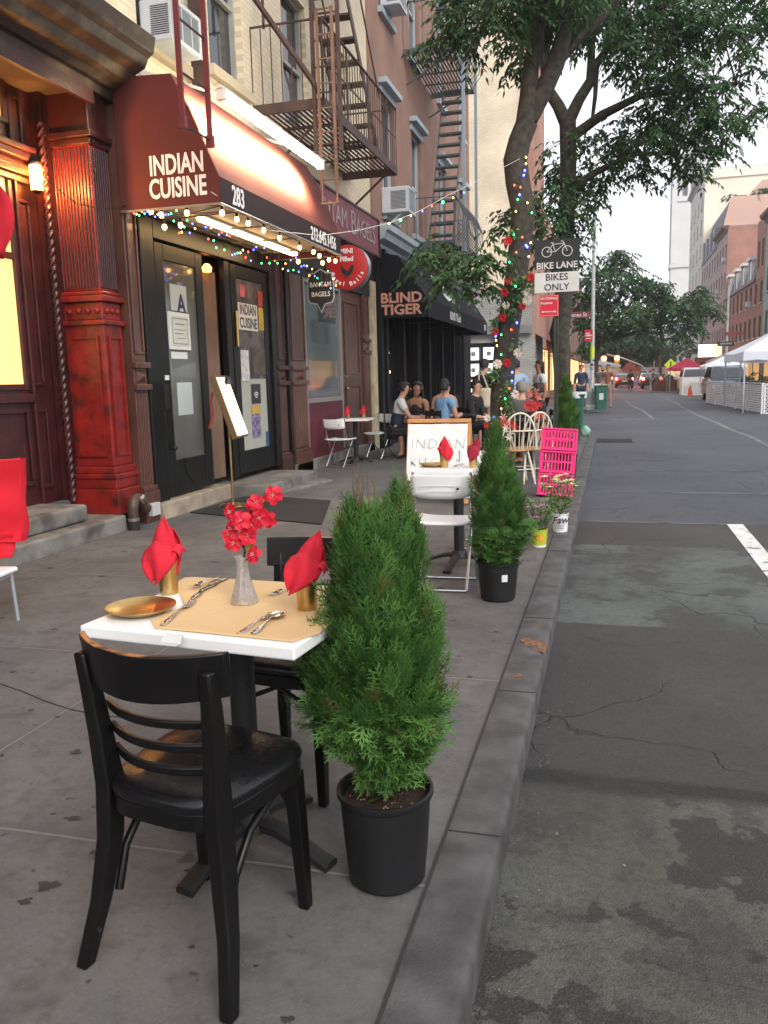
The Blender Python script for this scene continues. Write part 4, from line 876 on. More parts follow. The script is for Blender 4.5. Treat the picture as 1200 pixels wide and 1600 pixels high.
# ================================================================= FOREGROUND
def cafe_chair(label, loc, rz):
    """bentwood-style chair; faces local +Y, seat 0.46"""
    t = thing('cafe_chair', label, 'chair', loc, rz, 'black wooden cafe chairs')
    def post(s):
        # rear leg and back post in one curved plank
        path = [(.215, -.235, 0), (.19, -.19, .16), (.168, -.165, .32), (.16, -.16, .46), (.168, -.168, .58), (.175, -.18, .7), (.179, -.193, .792)]
        P = []
        for i, (x, y, z) in enumerate(path):
            w_ = (.017, .019, .021, .022, .02, .018, .016)[i]; d_ = (.018, .022, .028, .03, .024, .02, .016)[i]
            x *= s; P.append([(x-w_, y-d_, z), (x+w_, y-d_, z), (x+w_, y+d_, z), (x-w_, y+d_, z)])
        b = MB(); b.grid(P, close=True); k = len(b.v); b.f += [(3, 2, 1, 0), (k-4, k-3, k-2, k-1)]; b.mi += [0, 0]
        return b
    for s in (-1, 1): post(s).build('rear_leg', BLACKWOOD, t, smooth=50, bev=.006, seg=2)
    for s in (-1, 1):
        b = MB(); rows = []
        for x, y, z, w_ in ((.165, .178, 0, .015), (.16, .17, .2, .019), (.155, .158, .401, .022)): rows.append([(s*x-w_, y-w_, z), (s*x+w_, y-w_, z), (s*x+w_, y+w_, z), (s*x-w_, y+w_, z)])
        b.grid(rows, close=True); b.f += [(3, 2, 1, 0), (8, 9, 10, 11)]; b.mi += [0, 0]
        b.build('front_leg', BLACKWOOD, t, bev=.005, seg=2)
    def seat_pts(o, n=36):
        pts = []
        for i in range(n):
            a = 2*PI*i/n; c, s_ = math.cos(a), math.sin(a); e = .52
            x = math.copysign(abs(c)**e, c)*(.193+o); y = math.copysign(abs(s_)**e, s_)*(.2+o)
            x *= 1+.13*(y/.2)*.8 if True else 1
            pts.append((x, y+.0))
        return pts
    b = MB(); rows = [[(x, y, z) for x, y in seat_pts(o)] for o, z in ((-.02, .4), (0, .402), (0, .44), (-.004, .444))]
    b.grid(rows, close=True); b.f.append(tuple(range(35, -1, -1))); b.mi.append(0); b.build('seat_frame', BLACKWOOD, t, smooth=40)
    b = MB(); rows = [[(x*k_, y*k_, z) for x, y in seat_pts(o)] for o, z, k_ in ((0, .445, 1), (.004, .458, 1), (0, .47, 1), (-.015, .479, 1), (0, .485, .78), (0, .488, .5), (0, .489, .2))]
    b.grid(rows, close=True); b.f.append(tuple(range(36*6, 36*7))); b.mi.append(0); b.build('seat', VINYL, t, smooth=60)
    def rail(z0, z1, name, mat, th=.017, bow=.06, ext=.03, zcurve=.0):
        b = MB(); n = 16; rows = []
        zc = (z0+z1)/2
        def pp(z): # post centre at height z
            ks = [(.46, .16, -.16), (.58, .168, -.168), (.7, .175, -.18), (.815, .18, -.196), (.9, .182, -.21)]
            for (a, xa, ya), (c, xb, yb) in zip(ks, ks[1:]):
                if z <= c: f = (z-a)/(c-a); return xa+(xb-xa)*f, ya+(yb-ya)*f
            return ks[-1][1:]
        for i in range(n+1):
            u = -1+2*i/n; r_ = []
            for z, k_ in ((z0, 0), (z1, 0), (z1, 1), (z0, 1)):
                x, y = pp(z); zz = z-zcurve*(1-u*u) if z == z0 else z-zcurve*.35*(1-u*u)
                r_.append((u*(x+ext), y-bow*(1-u*u)+.046-(th if k_ else 0), zz))
            rows.append(r_)
        b.grid(rows, close=True); b.f += [(3, 2, 1, 0), tuple(n*4+j for j in range(4))]; b.mi += [0, 0]
        if name == 'top_rail': b.mi = [1 if (q % 4 == 1 and q < n*4) else 0 for q in range(len(b.f))]
        return b.build(name, [mat, WORN] if name == 'top_rail' else mat, t, smooth=50, bev=.004, seg=2)
    rail(.725, .83, 'top_rail', BLACKWOOD, .02, .08, .03, .014)
    for z in (.65, .592, .535): rail(z-.0105, z+.0105, 'back_slat', BLACKWOOD, .016, .055, -.004)
    for s in (-1, 1):            # bentwood braces
        b = MB(); b.tube([(s*.165, -.155, .17), (s*.166, -.12, .27), (s*.163, -.05, .345), (s*.16, .05, .385), (s*.158, .135, .392)], .011, 8); b.build('brace', BLACKWOOD, t, smooth=60)
    b = MB(); b.tube([(-.155, .165, .27), (-.11, .165, .34), (0, .165, .39), (.11, .165, .34), (.155, .165, .27)], .0085, 8); b.build('brace', BLACKWOOD, t, smooth=60)
    return t
ch1 = cafe_chair('black wooden chair pulled up to the near side of the white table', (-.965, 1.755, 0), R(-10.5))
ch2 = dup(ch1, (-1.04, 2.62, 0), R(180-8), 'black wooden chair tucked under the far side of the near table beside the tree')
# ---- pedestal table
def cafe_table(label, loc, rz, wx, wy, group='white square cafe tables'):
    t = thing('cafe_table', label, 'table', loc, rz, group)
    b = MB(); b.box(-wx/2, wx/2, -wy/2, wy/2, .715, .75); b.build('tabletop', WHITEP, t, bev=.005, seg=2)
    b = MB(); b.lathe([(.038, .09), (.038, .7)], 20); b.lathe([(.07, .06), (.06, .1), (.042, .12)], 20); b.build('column', IRON, t, smooth=40)
    b = MB(); b.box(-.17, .17, -.025, .025, .7, .714); b.box(-.025, .025, -.17, -.025, .7, .7135); b.box(-.025, .025, .025, .17, .7, .7135); b.build('bracket', IRON, t)
    for k in range(4):
        a = R(90*k-8); c, s = math.cos(a), math.sin(a); b = MB(); rows = []
        for r_, z, w_, h_ in ((.03, .075, .028, .03), (.11, .07, .027, .026), (.18, .05, .026, .022), (.25, .022, .027, .018), (.295, .008, .03, .016)):
            rows.append([(c*r_+s*w_, s*r_-c*w_, z-.006 if r_ < .27 else .002), (c*r_+s*w_, s*r_-c*w_, z+h_*.6), (c*r_+s*w_*.5, s*r_-c*w_*.5, z+h_), (c*r_-s*w_*.5, s*r_+c*w_*.5, z+h_), (c*r_-s*w_, s*r_+c*w_, z+h_*.6), (c*r_-s*w_, s*r_+c*w_, z-.006 if r_ < .27 else .002)])
        b.grid(rows, close=True); b.f += [tuple(range(5, -1, -1)), tuple(24+j for j in range(6))]; b.mi += [0, 0]
        b.build('foot', IRON, t, smooth=50)
    return t
TZ = .7505; TRZ = R(-6.2)
tb = cafe_table('near white cafe table with kraft paper and gold tableware', (-1.045, 2.155, 0), TRZ, .665, .57)
KR = M('kraft paper', (.62, .42, .21), .8, var=.07, vs=3, bump=.12, bs=30)
pp = [(-1.375, 2.295), (-1.385, 2.46), (-1.365, 2.478), (-1.2, 2.47), (-1.03, 2.457), (-.90, 2.44), (-.745, 2.425), (-.715, 2.18), (-.722, 1.95), (-.763, 1.872), (-1.074, 1.905), (-1.178, 1.914), (-1.235, 1.99), (-1.205, 2.13), (-1.3, 2.27)]
b = MB()
cx, cy = -1.05, 2.2; rings = []
for k, z in ((1, .0015), (.97, .003), (.8, .0012), (.01, .0012)): rings.append([(cx+(x-cx)*k, cy+(y-cy)*k, TZ+z*(1+.6*math.sin(i*2.1))) for i, (x, y) in enumerate(pp)])
b.grid(rings, close=True); o = b.build('kraft_paper', KR, solid=.0006); tag(o, 'tan kraft paper sheet lying over the near white table', 'paper')
b = MB(); b.grid([[(-1.12, 1.875, TZ+.004), (-1.065, 1.868, TZ+.004)], [(-1.12, 1.866, TZ+.0035), (-1.065, 1.859, TZ+.0035)], [(-1.125, 1.850, TZ-.012), (-1.06, 1.843, TZ-.012)], [(-1.13, 1.848, TZ-.02), (-1.075, 1.842, TZ-.02)]])
tag(b.build('paper_tag', M('white paper', (.62, .63, .6), .8)), 'small white paper tag stuck over the front edge of the near table', 'tag')
def plate(label, x, y, r, z=TZ):
    b = MB(); b.lathe([(.0001, .006), (r*.62, .006), (r*.7, .009), (r*.97, .019), (r, .0215), (r*1.0, .0185), (r*.7, .003), (r*.6, .0), (.0001, 0)], 40, (x, y, z+.001), cap=False)
    o = b.build('plate', GOLD, smooth=50); return tag(o, label, 'plate', 'gold plates')
plate('round gold plate on the near corner of the near table', -1.302, 2.052, .1)
def petal_sheet(b, rows): b.grid(rows)
def napkin(label, base, s=1., rz=0., flip=1, kind=0, mat=RED):
    """folded cloth napkin stuffed in a cup; base = centre of the rim"""
    t = thing('napkin', label, 'napkin', base, rz, 'red cloth napkins')
    def sheet(fn, nu=14, nv=12):
        b = MB(); b.grid([[Vector(fn(i/nu, j/nv))*s for j in range(nv+1)] for i in range(nu+1)]); return b
    def loft(name, rows, bulge, fold=0.):
        b = MB(); R_ = []; n = 22
        for i in range(n+1):
            u = i/n*(len(rows)-1); k = min(int(u), len(rows)-2); f = u-k; f = f*f*(3-2*f)*.5+f*.5
            z, xl, xr, y = [rows[k][q]*(1-f)+rows[k+1][q]*f for q in range(4)]; row = []
            for j in range(13):
                v = j/12; c = 1-(2*v-1)**2
                row.append(Vector(((xl+(xr-xl)*v)*flip, y-bulge*c*min(1, (xr-xl)/.05)+fold*math.sin(v*7+z*40)*.004, z+fold*.004*math.sin(v*5)))*s)
            R_.append(row)
        b.grid(R_); b.build(name, mat, t, smooth=70, solid=.0025)
    loft('folded_peak', [(-.035, -.028, .028, -.002), (.0, -.036, .032, -.004), (.03, -.044, .033, -.006), (.055, -.039, .029, -.003), (.08, -.03, .024, .002), (.1, -.019, .015, .004), (.122, -.004, .002, .006)], .013, 1)
    loft('rear_fold', [(-.035, -.026, .028, .008), (.03, -.03, .038, .016), (.06, -.016, .034, .02), (.085, .004, .022, .02)], -.012, 1)
    loft('front_flap', [(.056, -.03, .022, -.02), (.034, -.052, .04, -.034), (.01, -.058, .036, -.042), (-.012, -.052, .02, -.046), (-.032, -.041, .0, -.045), (-.053, -.026, -.021, -.043)], .01, 2)
    def curl(u, v):
        a = u*4.2; r_ = .011+.006*u
        return ((.037+.011*math.cos(a)+.004*v)*flip, -.028+.04*v-.008*u, .016+.018*u+.011*math.sin(a)+.014*math.sin(v*2.6))
    sheet(curl).build('side_curl', mat, t, smooth=70, solid=.0025)
    return t
def cup(label, x, y, z=TZ, r0=.027, r1=.0345, h=.103, group='gold tumblers'):
    b = MB(); b.lathe([(.0001, 0), (r0-.002, 0), (r0, .003), (r0+.0015, .02), (r1-.0012, h-.01), (r1, h), (r1-.0015, h+.0005), (r0-.001, .006), (.0001, .006)], 32, (x, y, z), cap=False)
    o = b.build('tumbler', GOLD, smooth=50); return tag(o, label, 'cup', group)
CX1, CY1 = -1.332, 2.265
cup('gold tumbler with a red napkin behind the gold plate', CX1, CY1)
napkin('tall pointed red napkin in the tumbler behind the gold plate', (CX1, CY1, TZ+.105), 1.12, R(8))
CX2, CY2 = -.832, 2.165
cup('gold tumbler half hidden by the big potted tree', CX2, CY2)
n2 = napkin('loose red napkin drooping towards the cutlery, beside the potted tree', (CX2, CY2, TZ+.105), 1.05, R(18)); n2.rotation_euler = (R(-6), R(20), R(10))
# vase with blossoms
VX, VY = -1.045, 2.2
t = thing('flower_vase', 'cut glass bud vase in the middle of the near table', 'vase', (VX, VY, TZ+.001))
GLS = M('cut glass', (.93, .92, .9), .08, trans=.85, bump=1.0, bs=75, ior=1.45)
b = MB(); b.lathe([(.0001, 0), (.043, 0), (.0445, .006), (.04, .02), (.03, .05), (.022, .08), (.018, .105), (.0185, .125), (.023, .142), (.0205, .142), (.016, .125), (.0155, .105), (.0195, .08), (.026, .05), (.034, .022), (.0001, .014)], 8, cap=False); b.build('glass', GLS, t, smooth=25)
t = thing('artificial_flowers', 'sprig of red silk blossoms standing in the glass vase', 'flowers', (VX, VY, TZ+.02))
FL = M('red silk petal', (.62, .012, .035), .6, var=.1, vs=40, transl=.15); STM = M('green stem', (.1, .13, .03), .6); WST = M('white stamen', (.7, .6, .55), .6)
BR = M('brown wire stem', (.05, .03, .02), .6)
k = lambda x, y: at(100+x/2.727, 740+y/2.727, VY)-Vector((VX, VY, TZ+.02))
st = MB(); tips = []
main = [Vector((0, 0, .0)), Vector((.005, 0, .1)), k(770, 240), k(790, 170), k(830, 125)]
st.tube(main, [.003, .0028, .0025, .002, .0015], 6)
fls = [((893, 92), .0, 1.0), ((828, 118), -.02, .85), ((725, 158), -.02, .95), ((778, 192), -.035, 1.05), ((850, 182), -.02, 1.1), ((797, 150), .02, .9), ((815, 215), -.02, .9), ((705, 240), .015, .9), ((748, 215), .02, .9), ((738, 285), -.025, 1.0), ((795, 262), -.02, .95), ((768, 300), .025, .8), ((822, 340), -.02, .95), ((700, 262), .0, .7), ((862, 200), .02, .9)]
rg = random.Random(5)
for (px, py), dy, s in fls:
    c = k(px, py)+Vector((0, dy, 0)); root = min(main[1:], key=lambda q: (q-c).length) if py < 300 else main[1]
    mid = (c+root)/2+Vector((0, 0, .008)); st.tube([root, mid, c+Vector((0, .004, -.002))], [.0018, .0014, .001], 5)
    nrm = Vector((rg.uniform(-.5, .5), -1, rg.uniform(-.2, .5))).normalized(); q = nrm.to_track_quat('Z', 'Y').to_matrix() @ Matrix.Rotation(rg.uniform(0, 6), 3, 'Z')
    b = MB(); L = .028*s
    for p5 in range(5):
        rm = Matrix.Rotation(p5*2*PI/5, 3, 'Z'); rows = []
        for i in range(6):
            u = i/5; wd = L*.48*math.sin(min(1, u*1.15)*PI*.72+.15); rows.append([c+q @ (rm @ Vector((L*(.08+u*.95), wd*v, L*(.28*u-.3*u*u)+.12*L*v*v+.003*math.sin(p5*3+i)))) for v in (-1, -.5, 0, .5, 1)])
        b.grid(rows)
    b.build('blossom', FL, t, smooth=80)
    b = MB()
    for i in range(4): a = i*1.6; b.tube([c, c+q @ Vector((.003*math.cos(a), .003*math.sin(a), .007)), c+q @ Vector((.006*math.cos(a), .006*math.sin(a), .012))], .0006, 4)
    b.build('stamen', WST, t)
for a0, a1 in (((770, 330), (800, 285)), ((800, 125), (860, 110)), ((830, 130), (800, 100))):
    p0, p1 = k(*a0), k(*a1); d = p1-p0; sd = Vector((-d.z, 0, d.x))*.25; b = MB()
    b.grid([[p0, p0, p0], [p0+d*.4-sd, p0+d*.4+Vector((0, -.004, 0)), p0+d*.4+sd], [p0+d*.75-sd*.7, p0+d*.75, p0+d*.75+sd*.7], [p1, p1, p1]]); b.build('leaf', M('yellow green leaf', (.3, .3, .03), .5, transl=.2), t, smooth=80)
st.build('stem', BR, t, smooth=60)
# cutlery
def cutlery(kind, label, p0, p1, z=TZ+.004, group='cutlery on the near table', flipz=0):
    """p0 = handle end, p1 = tip"""
    p0 = Vector((*p0, 0)); p1 = Vector((*p1, 0)); d = (p1-p0); L = d.length; t = thing(kind, label, kind, (p0.x, p0.y, z), math.atan2(d.y, d.x), group)
    b = MB(); rows = []
    for u, w_, h in ((0, .003, .0), (.02, .0085, .0), (.1, .010, .001), (.25, .0075, .003), (.42, .004, .006), (.58, .0032, .009), (.66, .004, .0085)):
        rows.append([(u*L, -w_, h), (u*L, -w_*.5, h+.0022), (u*L, w_*.5, h+.0022), (u*L, w_, h), (u*L, 0, h-.0012)])
    b.grid(rows, close=True); b.f += [(4, 3, 2, 1, 0)]; b.mi += [0]
    b.build('handle', STEEL, t, smooth=60)
    b = MB()
    if kind == 'fork':
        b.grid([[(u*L, w_*v, h+.0016*abs(v)) for v in (-1, -.33, .33, 1)] for u, w_, h in ((.655, .004, .0085), (.7, .0095, .006), (.76, .0125, .003), (.8, .0125, .0022))])
        for i in range(4):
            y = -.0108+i*.0072; b.grid([[(u*L, y-.0018, h), (u*L, y+.0018, h)] for u, h in ((.795, .0024), (.88, .002), (.95, .004), (1, .0075))])
        b.build('head', STEEL, t, smooth=60, solid=.0015)
    elif kind == 'spoon':
        rows = []
        for i in range(11):
            u = i/10; w_ = .0235*math.sin(PI*min(.99, .06+u*.94))**.62; rows.append([((.64+.36*u)*L, w_*v, .009-.0075*math.sin(PI*u)*(1-v*v)-.003*u) for v in (-1, -.6, -.2, .2, .6, 1)])
        b.grid(rows); b.build('head', STEEL, t, smooth=80, solid=.0012)
    else:
        b.grid([[(u*L, -w0, .006-.004*(u-.62)), (u*L, w1, .006-.004*(u-.62))] for u, w0, w1 in ((.6, .004, .004), (.64, .007, .0085), (.8, .0075, .009), (.94, .0075, .008), (1, .002, .0075))]); b.build('blade', STEEL, t, smooth=60, solid=.0014)
    return t
cutlery('fork', 'silver fork lying across the paper edge by the gold plate', (-1.168, 1.935), (-1.195, 2.165))
cutlery('knife', 'table knife beside the fork near the gold plate', (-1.235, 2.40), (-1.215, 2.19))
cutlery('fork', 'fork crossed over a knife behind the left tumbler', (-1.255, 2.46), (-1.275, 2.31), TZ+.008); cutlery('knife', 'knife under the crossed fork at the far side of the table', (-1.23, 2.47), (-1.235, 2.28))
cutlery('spoon', 'bright spoon lying on the paper at the front of the table', (-.886, 1.905), (-.882, 2.10), TZ+.007); cutlery('fork', 'fork under the bright spoon at the front of the table', (-.925, 1.90), (-.905, 2.085))
cutlery('fork', 'fork with its tines showing in front of the drooping napkin', (-.93, 2.42), (-1.0, 2.28))
# ---- red covered chair cut by the picture edge
t = thing('draped_chair', 'white chair draped with a bright red cloth, beside the stone steps', 'chair', (-3.5, 4.15, 0), R(8))
b = MB()
rows = []
def rc(u, v): return (-.55+.62*u+.01*math.sin(v*7)+.03*v*u, .02*math.sin(u*6+v*2)+.012*math.sin(v*11), .5+.47*v+.015*math.sin(u*5)+.03*u*u*v)
rows = [[rc(i/16, j/14) for j in range(15)] for i in range(17)]
b.grid(rows); b.grid([[(x, y+.07+.01*math.sin(i*1.3), z) for x, y, z in r_] for i, r_ in enumerate(rows)])
b.grid([[rc(i/16, 1), (rc(i/16, 1)[0], .035, rc(i/16, 1)[2]+.006), (rc(i/16, 1)[0], rc(i/16, 1)[1]+.07, rc(i/16, 1)[2])] for i in range(17)])
b.grid([[rc(1, j/14), (rc(1, j/14)[0]+.01, .035, rc(1, j/14)[2]), (rc(1, j/14)[0], rc(1, j/14)[1]+.07, rc(1, j/14)[2])] for j in range(15)])
REDC = M('bright red chair cloth', (.6, .006, .02), .8, var=.08, vs=6, bump=.2, bs=200)
b.build('cloth', REDC, t, smooth=70)
b = MB(); rr = [[(-.55+.58*u, -.04-.05*math.sin(PI*u)*.5+.05*math.sin(v*3), .38+.15*v+.02*math.sin(u*8)) for v in np.linspace(0, 1, 6)] for u in np.linspace(0, 1, 12)]
b.grid(rr); b.build('cloth_sash', REDC, t, smooth=70, solid=.01)
b = MB(); b.box(-.5, .03, -.45, .02, .3, .33); b.build('seat', WHITEPL, t, bev=.01)
GM = M('grey metal tube', (.4, .42, .45), .4, .6)
for x, y in ((.0, -.02), (-.46, -.02), (.02, -.42), (-.46, -.42)): b = MB(); b.tube([(x*.98, y*.96, .3), (x*1.06+.02, y*1.04, 0)], .0125, 10); b.build('leg', GM, t, smooth=60)
b = MB(); b.tube([(-.46, -.02, .285), (0, -.02, .285), (.02, -.42, .285), (-.46, -.42, .285), (-.46, -.02, .285)], .012, 8); b.build('seat_rail', GM, t, smooth=60)
# brass menu stand
t = thing('menu_stand', 'brass pole menu stand with a lit display box and clip lamp', 'menu stand', (-4.16, 8.6, .003))
BRS = M('aged brass', (.5, .36, .16), .3, 1., var=.2)
b = MB(); b.lathe([(.17, 0), (.17, .012), (.14, .028), (.05, .04), (.02, .05)], 32); b.build('base', BRS, t, smooth=40)
b = MB(); b.lathe([(.016, .04), (.016, 1.2)], 14); b.build('pole', BRS, t, smooth=60)
o = Vector((.04, -.04, 1.13)); 
W_ = Vector((-.15, .99, 0)).normalized(); U_ = Vector((-.3, -.05, .95)).normalized(); N_ = W_.cross(U_).normalized(); U_ = N_.cross(W_)
mt = Matrix((W_, -N_, U_)).transposed()
b = MB(); b.obox(o, .22, .035, .36, mt); b.build('display_box', M('dark bronze box', (.2, .12, .06), .4, .6), t, bev=.006)
b = MB(); b.obox(o+mt @ Vector((0, -.038, 0)), .195, .002, .335, mt); b.build('lit_page', M('lit menu page', (1, .85, .65), .5, emis=2.6, ecol=(1, .8, .52), var=.15, vs=14), t)
b = MB(); b.tube([(0, 0, 1.2), (.0, -.02, 1.42), (.04, -.1, 1.47), (.1, -.16, 1.45)], .008, 6); b.lathe([(.05, 0), (.035, .05), (.015, .07)], 12, (.1, -.16, 1.4)); b.box(-.08, .08, -.03, .03, 1.38, 1.42); b.build('clip_lamp', BLACKM, t, smooth=40)
b = MB(); b.tube([(-.14, -.08, 1.3), (-.16, -.09, 1.2), (-.15, -.08, 1.05), (-.2, -.08, .9)], .012, 6); b.build('red_cord', M('red plastic', (.5, .04, .02), .5), t)
# ================================================================= VEGETATION
def rotmats(d, roll):
    """frames (n,3,3): columns X=d, Y, Z after a roll"""
    d = d/np.linalg.norm(d, axis=1, keepdims=True); up = np.tile([0, 0, 1.], (len(d), 1)); up[np.abs(d[:, 2]) > .97] = [1, 0, 0]
    y = np.cross(up, d); y /= np.linalg.norm(y, axis=1, keepdims=True); z = np.cross(d, y)
    c, s = np.cos(roll)[:, None], np.sin(roll)[:, None]; y2 = y*c+z*s; z2 = -y*s+z*c
    return np.stack([d, y2, z2], 2)
def scatter(name, tmpl, pos, frames, scale, tint, mat, parent):
    TV, TF = tmpl; n = len(pos); k = len(TV)
    V = np.einsum('nij,kj->nki', frames, TV)*scale[:, None, None]+pos[:, None, :]
    F = (TF[None]+np.arange(n)[:, None, None]*k).reshape(-1, TF.shape[1])
    return npmesh(name, V.reshape(-1, 3), F, mat, parent, tint=np.repeat(tint, k, 0))
def frond_template(seed, wd=.05):
    rg = random.Random(seed); V = []; F = []
    def strip(p, a, l, w, z0, z1, segs=2):
        o = len(V)
        for i in range(segs+1):
            u = i/segs; x = p[0]+math.cos(a)*l*u; y = p[1]+math.sin(a)*l*u; ww = w*(1-.65*u*u)*.5; z = z0+(z1-z0)*u
            V.append((x-math.sin(a)*ww, y+math.cos(a)*ww, z)); V.append((x+math.sin(a)*ww, y-math.cos(a)*ww, z))
        for i in range(segs): F.append((o+2*i, o+2*i+1, o+2*i+3, o+2*i+2))
        return (p[0]+math.cos(a)*l, p[1]+math.sin(a)*l)
    cz = lambda x: .16*x*x
    strip((0, 0), 0, 1, wd*1.2, 0, cz(1), 4)
    for i in range(10):
        t = .1+i*.088; s = 1 if i % 2 else -1; a = s*R(rg.uniform(32, 48)); l = (.5*(1-t)**.8+.1)*rg.uniform(.8, 1.15)
        z = cz(t)+rg.uniform(-.02, .02); strip((t, 0), a, l, wd, z, z+.05, 2); m_ = max(1, int(l/.11))
        for j in range(m_):
            u = (j+.6)/(m_+.4); q = (t+math.cos(a)*l*u, math.sin(a)*l*u); s2 = 1 if j % 2 else -1
            strip(q, a+s2*R(rg.uniform(28, 42)), (.17*(1-u)+.07)*rg.uniform(.8, 1.2), wd*.9, z+.05*u, z+.05*u+.03, 1)
    return np.array(V), np.array(F)
ARB = M('arborvitae foliage', (.088, .178, .055), .55, tint=True, transl=.22, spec=.35)
FR = [frond_template(i, .034+.005*(i % 4)) for i in range(9)]
def arborvitae(parent, name, profile, cxy, z0, n, size, seed, lean=None, leaders=(), brown=0.02, wscale=1.):
    """profile: list (z, radius, dx, dy); fronds rooted inside the crown, tips on the outline"""
    rg = np.random.default_rng(seed); pz = np.array([p[0] for p in profile]); pr = np.array([p[1] for p in profile])
    pdx = np.array([p[2] for p in profile]); pdy = np.array([p[3] for p in profile])
    wts = np.interp(np.linspace(pz[0], pz[-1], 200), pz, pr)+.03; cdf = np.cumsum(wts); cdf /= cdf[-1]
    z = np.interp(rg.random(n), cdf, np.linspace(pz[0], pz[-1], 200))
    a = rg.random(n)*2*PI; r = np.interp(z, pz, pr)*(1+.14*np.sin(a*3+z*9+seed)+.10*np.sin(a*7-z*23))
    sz = size*rg.uniform(.65, 1.2, n); inner = np.maximum(0, r-sz*rg.uniform(.45, .85, n))*np.where(rg.random(n) < .2, rg.random(n), 1)
    h = (z-pz[0])/(pz[-1]-pz[0])
    up = np.where(h < .3, rg.uniform(-1.1, .3, n), rg.uniform(-.1, 1.5, n)+h*1.3)
    tw = rg.normal(0, .45, n)
    d = np.stack([np.cos(a+tw), np.sin(a+tw), up], 1)
    pos = np.stack([cxy[0]+np.interp(z, pz, pdx)+inner*np.cos(a), cxy[1]+np.interp(z, pz, pdy)+inner*np.sin(a), z-sz*.35*np.sign(up)], 1)
    for (lx, ly, zb, zt, lr, m_) in leaders:
        u = rg.random(m_); aa = rg.random(m_)*2*PI; rr = lr*(1-u*.85)*rg.random(m_)**.5
        pos = np.concatenate([pos, np.stack([cxy[0]+lx+rr*np.cos(aa)*.7, cxy[1]+ly+rr*np.sin(aa)*.7, zb+(zt-zb)*u-size*.5], 1)])
        d = np.concatenate([d, np.stack([np.cos(aa)*.35, np.sin(aa)*.35, np.full(m_, 1.1)], 1)]); sz = np.concatenate([sz, size*rg.uniform(.5, .9, m_)])
    N = len(pos); fr = rotmats(d, rg.normal(0, .42, N)); g = rg.random(N)[:, None]
    tint = np.array([.5, .62, .5])*(1-g)+np.array([1.3, 1.38, .95])*g
    br = rg.random(N) < brown; tint[br] = [1.6, .75, .7]
    k = rg.integers(0, len(FR), N)
    V = []; F = []; T = []; off = 0
    for i, (TV, TF) in enumerate(FR):
        s_ = np.where(k == i)[0]; TVs = TV*np.array([1, wscale, 1])
        v = np.einsum('nij,kj->nki', fr[s_], TVs)*sz[s_][:, None, None]+pos[s_][:, None, :]
        V.append(v.reshape(-1, 3)); F.append((TF[None]+np.arange(len(s_))[:, None, None]*len(TV)).reshape(-1, 4)+off); off += len(s_)*len(TV)
        T.append(np.repeat(tint[s_], len(TV), 0))
    o = npmesh(name, np.concatenate(V), np.concatenate(F), ARB, parent, tint=np.concatenate(T))
    return o
def nursery_pot(t, r0, r1, h, wall=.004):
    b = MB(); b.lathe([(.0001, 0), (r0-.012, 0), (r0-.01, .004), (r0, .012), (r0+(r1-r0)*.5, h*.5), (r1-.004, h-.024), (r1+.001, h-.022), (r1+.005, h-.014), (r1+.005, h-.002), (r1+.002, h), (r1-wall, h), (r1-wall*2, h-.02), (r0, h*.3)], 48, cap=False)
    b.build('pot', POTB, t, smooth=40)
    b = MB(); rg = random.Random(3); rings = []
    for i, q in enumerate((.02, .25, .5, .75, 1)): rings.append([((r1-wall*1.5)*q*math.cos(2*PI*j/28), (r1-wall*1.5)*q*math.sin(2*PI*j/28), h-.035+rg.uniform(-.006, .008)) for j in range(28)])
    b.grid(rings, close=True); b.build('soil', SOIL, t, smooth=80)
    b = MB(); WC = M('wood chips', (.32, .2, .12), .8)
    for i in range(46):
        a = rg.uniform(0, 6.28); q = r1*.9*math.sqrt(rg.random()); b.obox((q*math.cos(a), q*math.sin(a), h-.029), rg.uniform(.002, .006), .0018, .001, Matrix.Rotation(rg.uniform(0, 3), 3, 'Z'))
    b.build('wood_chips', WC, t)
def trunkpart(t, z0, z1, dx=0, dy=0, r=.011):
    b = MB(); b.tube([(0, 0, z0), (dx*.5, dy*.5, (z0+z1)/2), (dx, dy, z1)], [r, r*.7, r*.3], 8); b.build('trunk', M('thin bark', (.09, .055, .035), .85, bump=.4, bs=60), t, smooth=60)
POT1 = (-.592, 2.085)
t = thing('potted_arborvitae', 'large bushy green arborvitae in a black nursery pot beside the near table', 'potted tree', (*POT1, 0), group='potted arborvitaes along the kerb')
nursery_pot(t, .108, .131, .275); trunkpart(t, .24, .95, .02, 0)
pf = [(.30, .055, .01, 0), (.36, .08, .01, 0), (.42, .125, .0, .0), (.48, .16, -.005, .0), (.54, .182, -.01, .0), (.62, .188, -.01, .0), (.70, .18, .0, .0), (.76, .16, .0, .01), (.81, .132, -.015, .015), (.86, .132, -.015, .02), (.92, .136, -.01, .02), (.98, .128, -.01, .02), (1.02, .10, -.01, .02)]
arborvitae(t, 'foliage', pf, (0, 0), .3, 2700, .102, 11, leaders=[(.06, .02, .95, 1.13, .065, 110), (-.075, .02, .93, 1.08, .06, 90), (-.01, .02, .93, 1.05, .06, 60)])
b = MB(); rg = random.Random(8)
for i in range(9): x0 = -.035+rg.uniform(-.03, .03); b.tube([(x0, .01, 1.06), (x0+rg.uniform(-.015, .015), .01, 1.12), (x0+rg.uniform(-.02, .02), .01, 1.15+rg.uniform(0, .03))], [.0016, .0013, .0008], 4)
b.build('dry_twigs', M('dry brown twigs', (.12, .08, .045), .8), t)
POT2 = (-.672, 5.12)
t = thing('potted_arborvitae', 'tall cone shaped arborvitae in a black pot with a white sticker, beside the folding chair', 'potted tree', (*POT2, 0), group='potted arborvitaes along the kerb')
nursery_pot(t, .108, .132, .25); trunkpart(t, .22, 1.0)
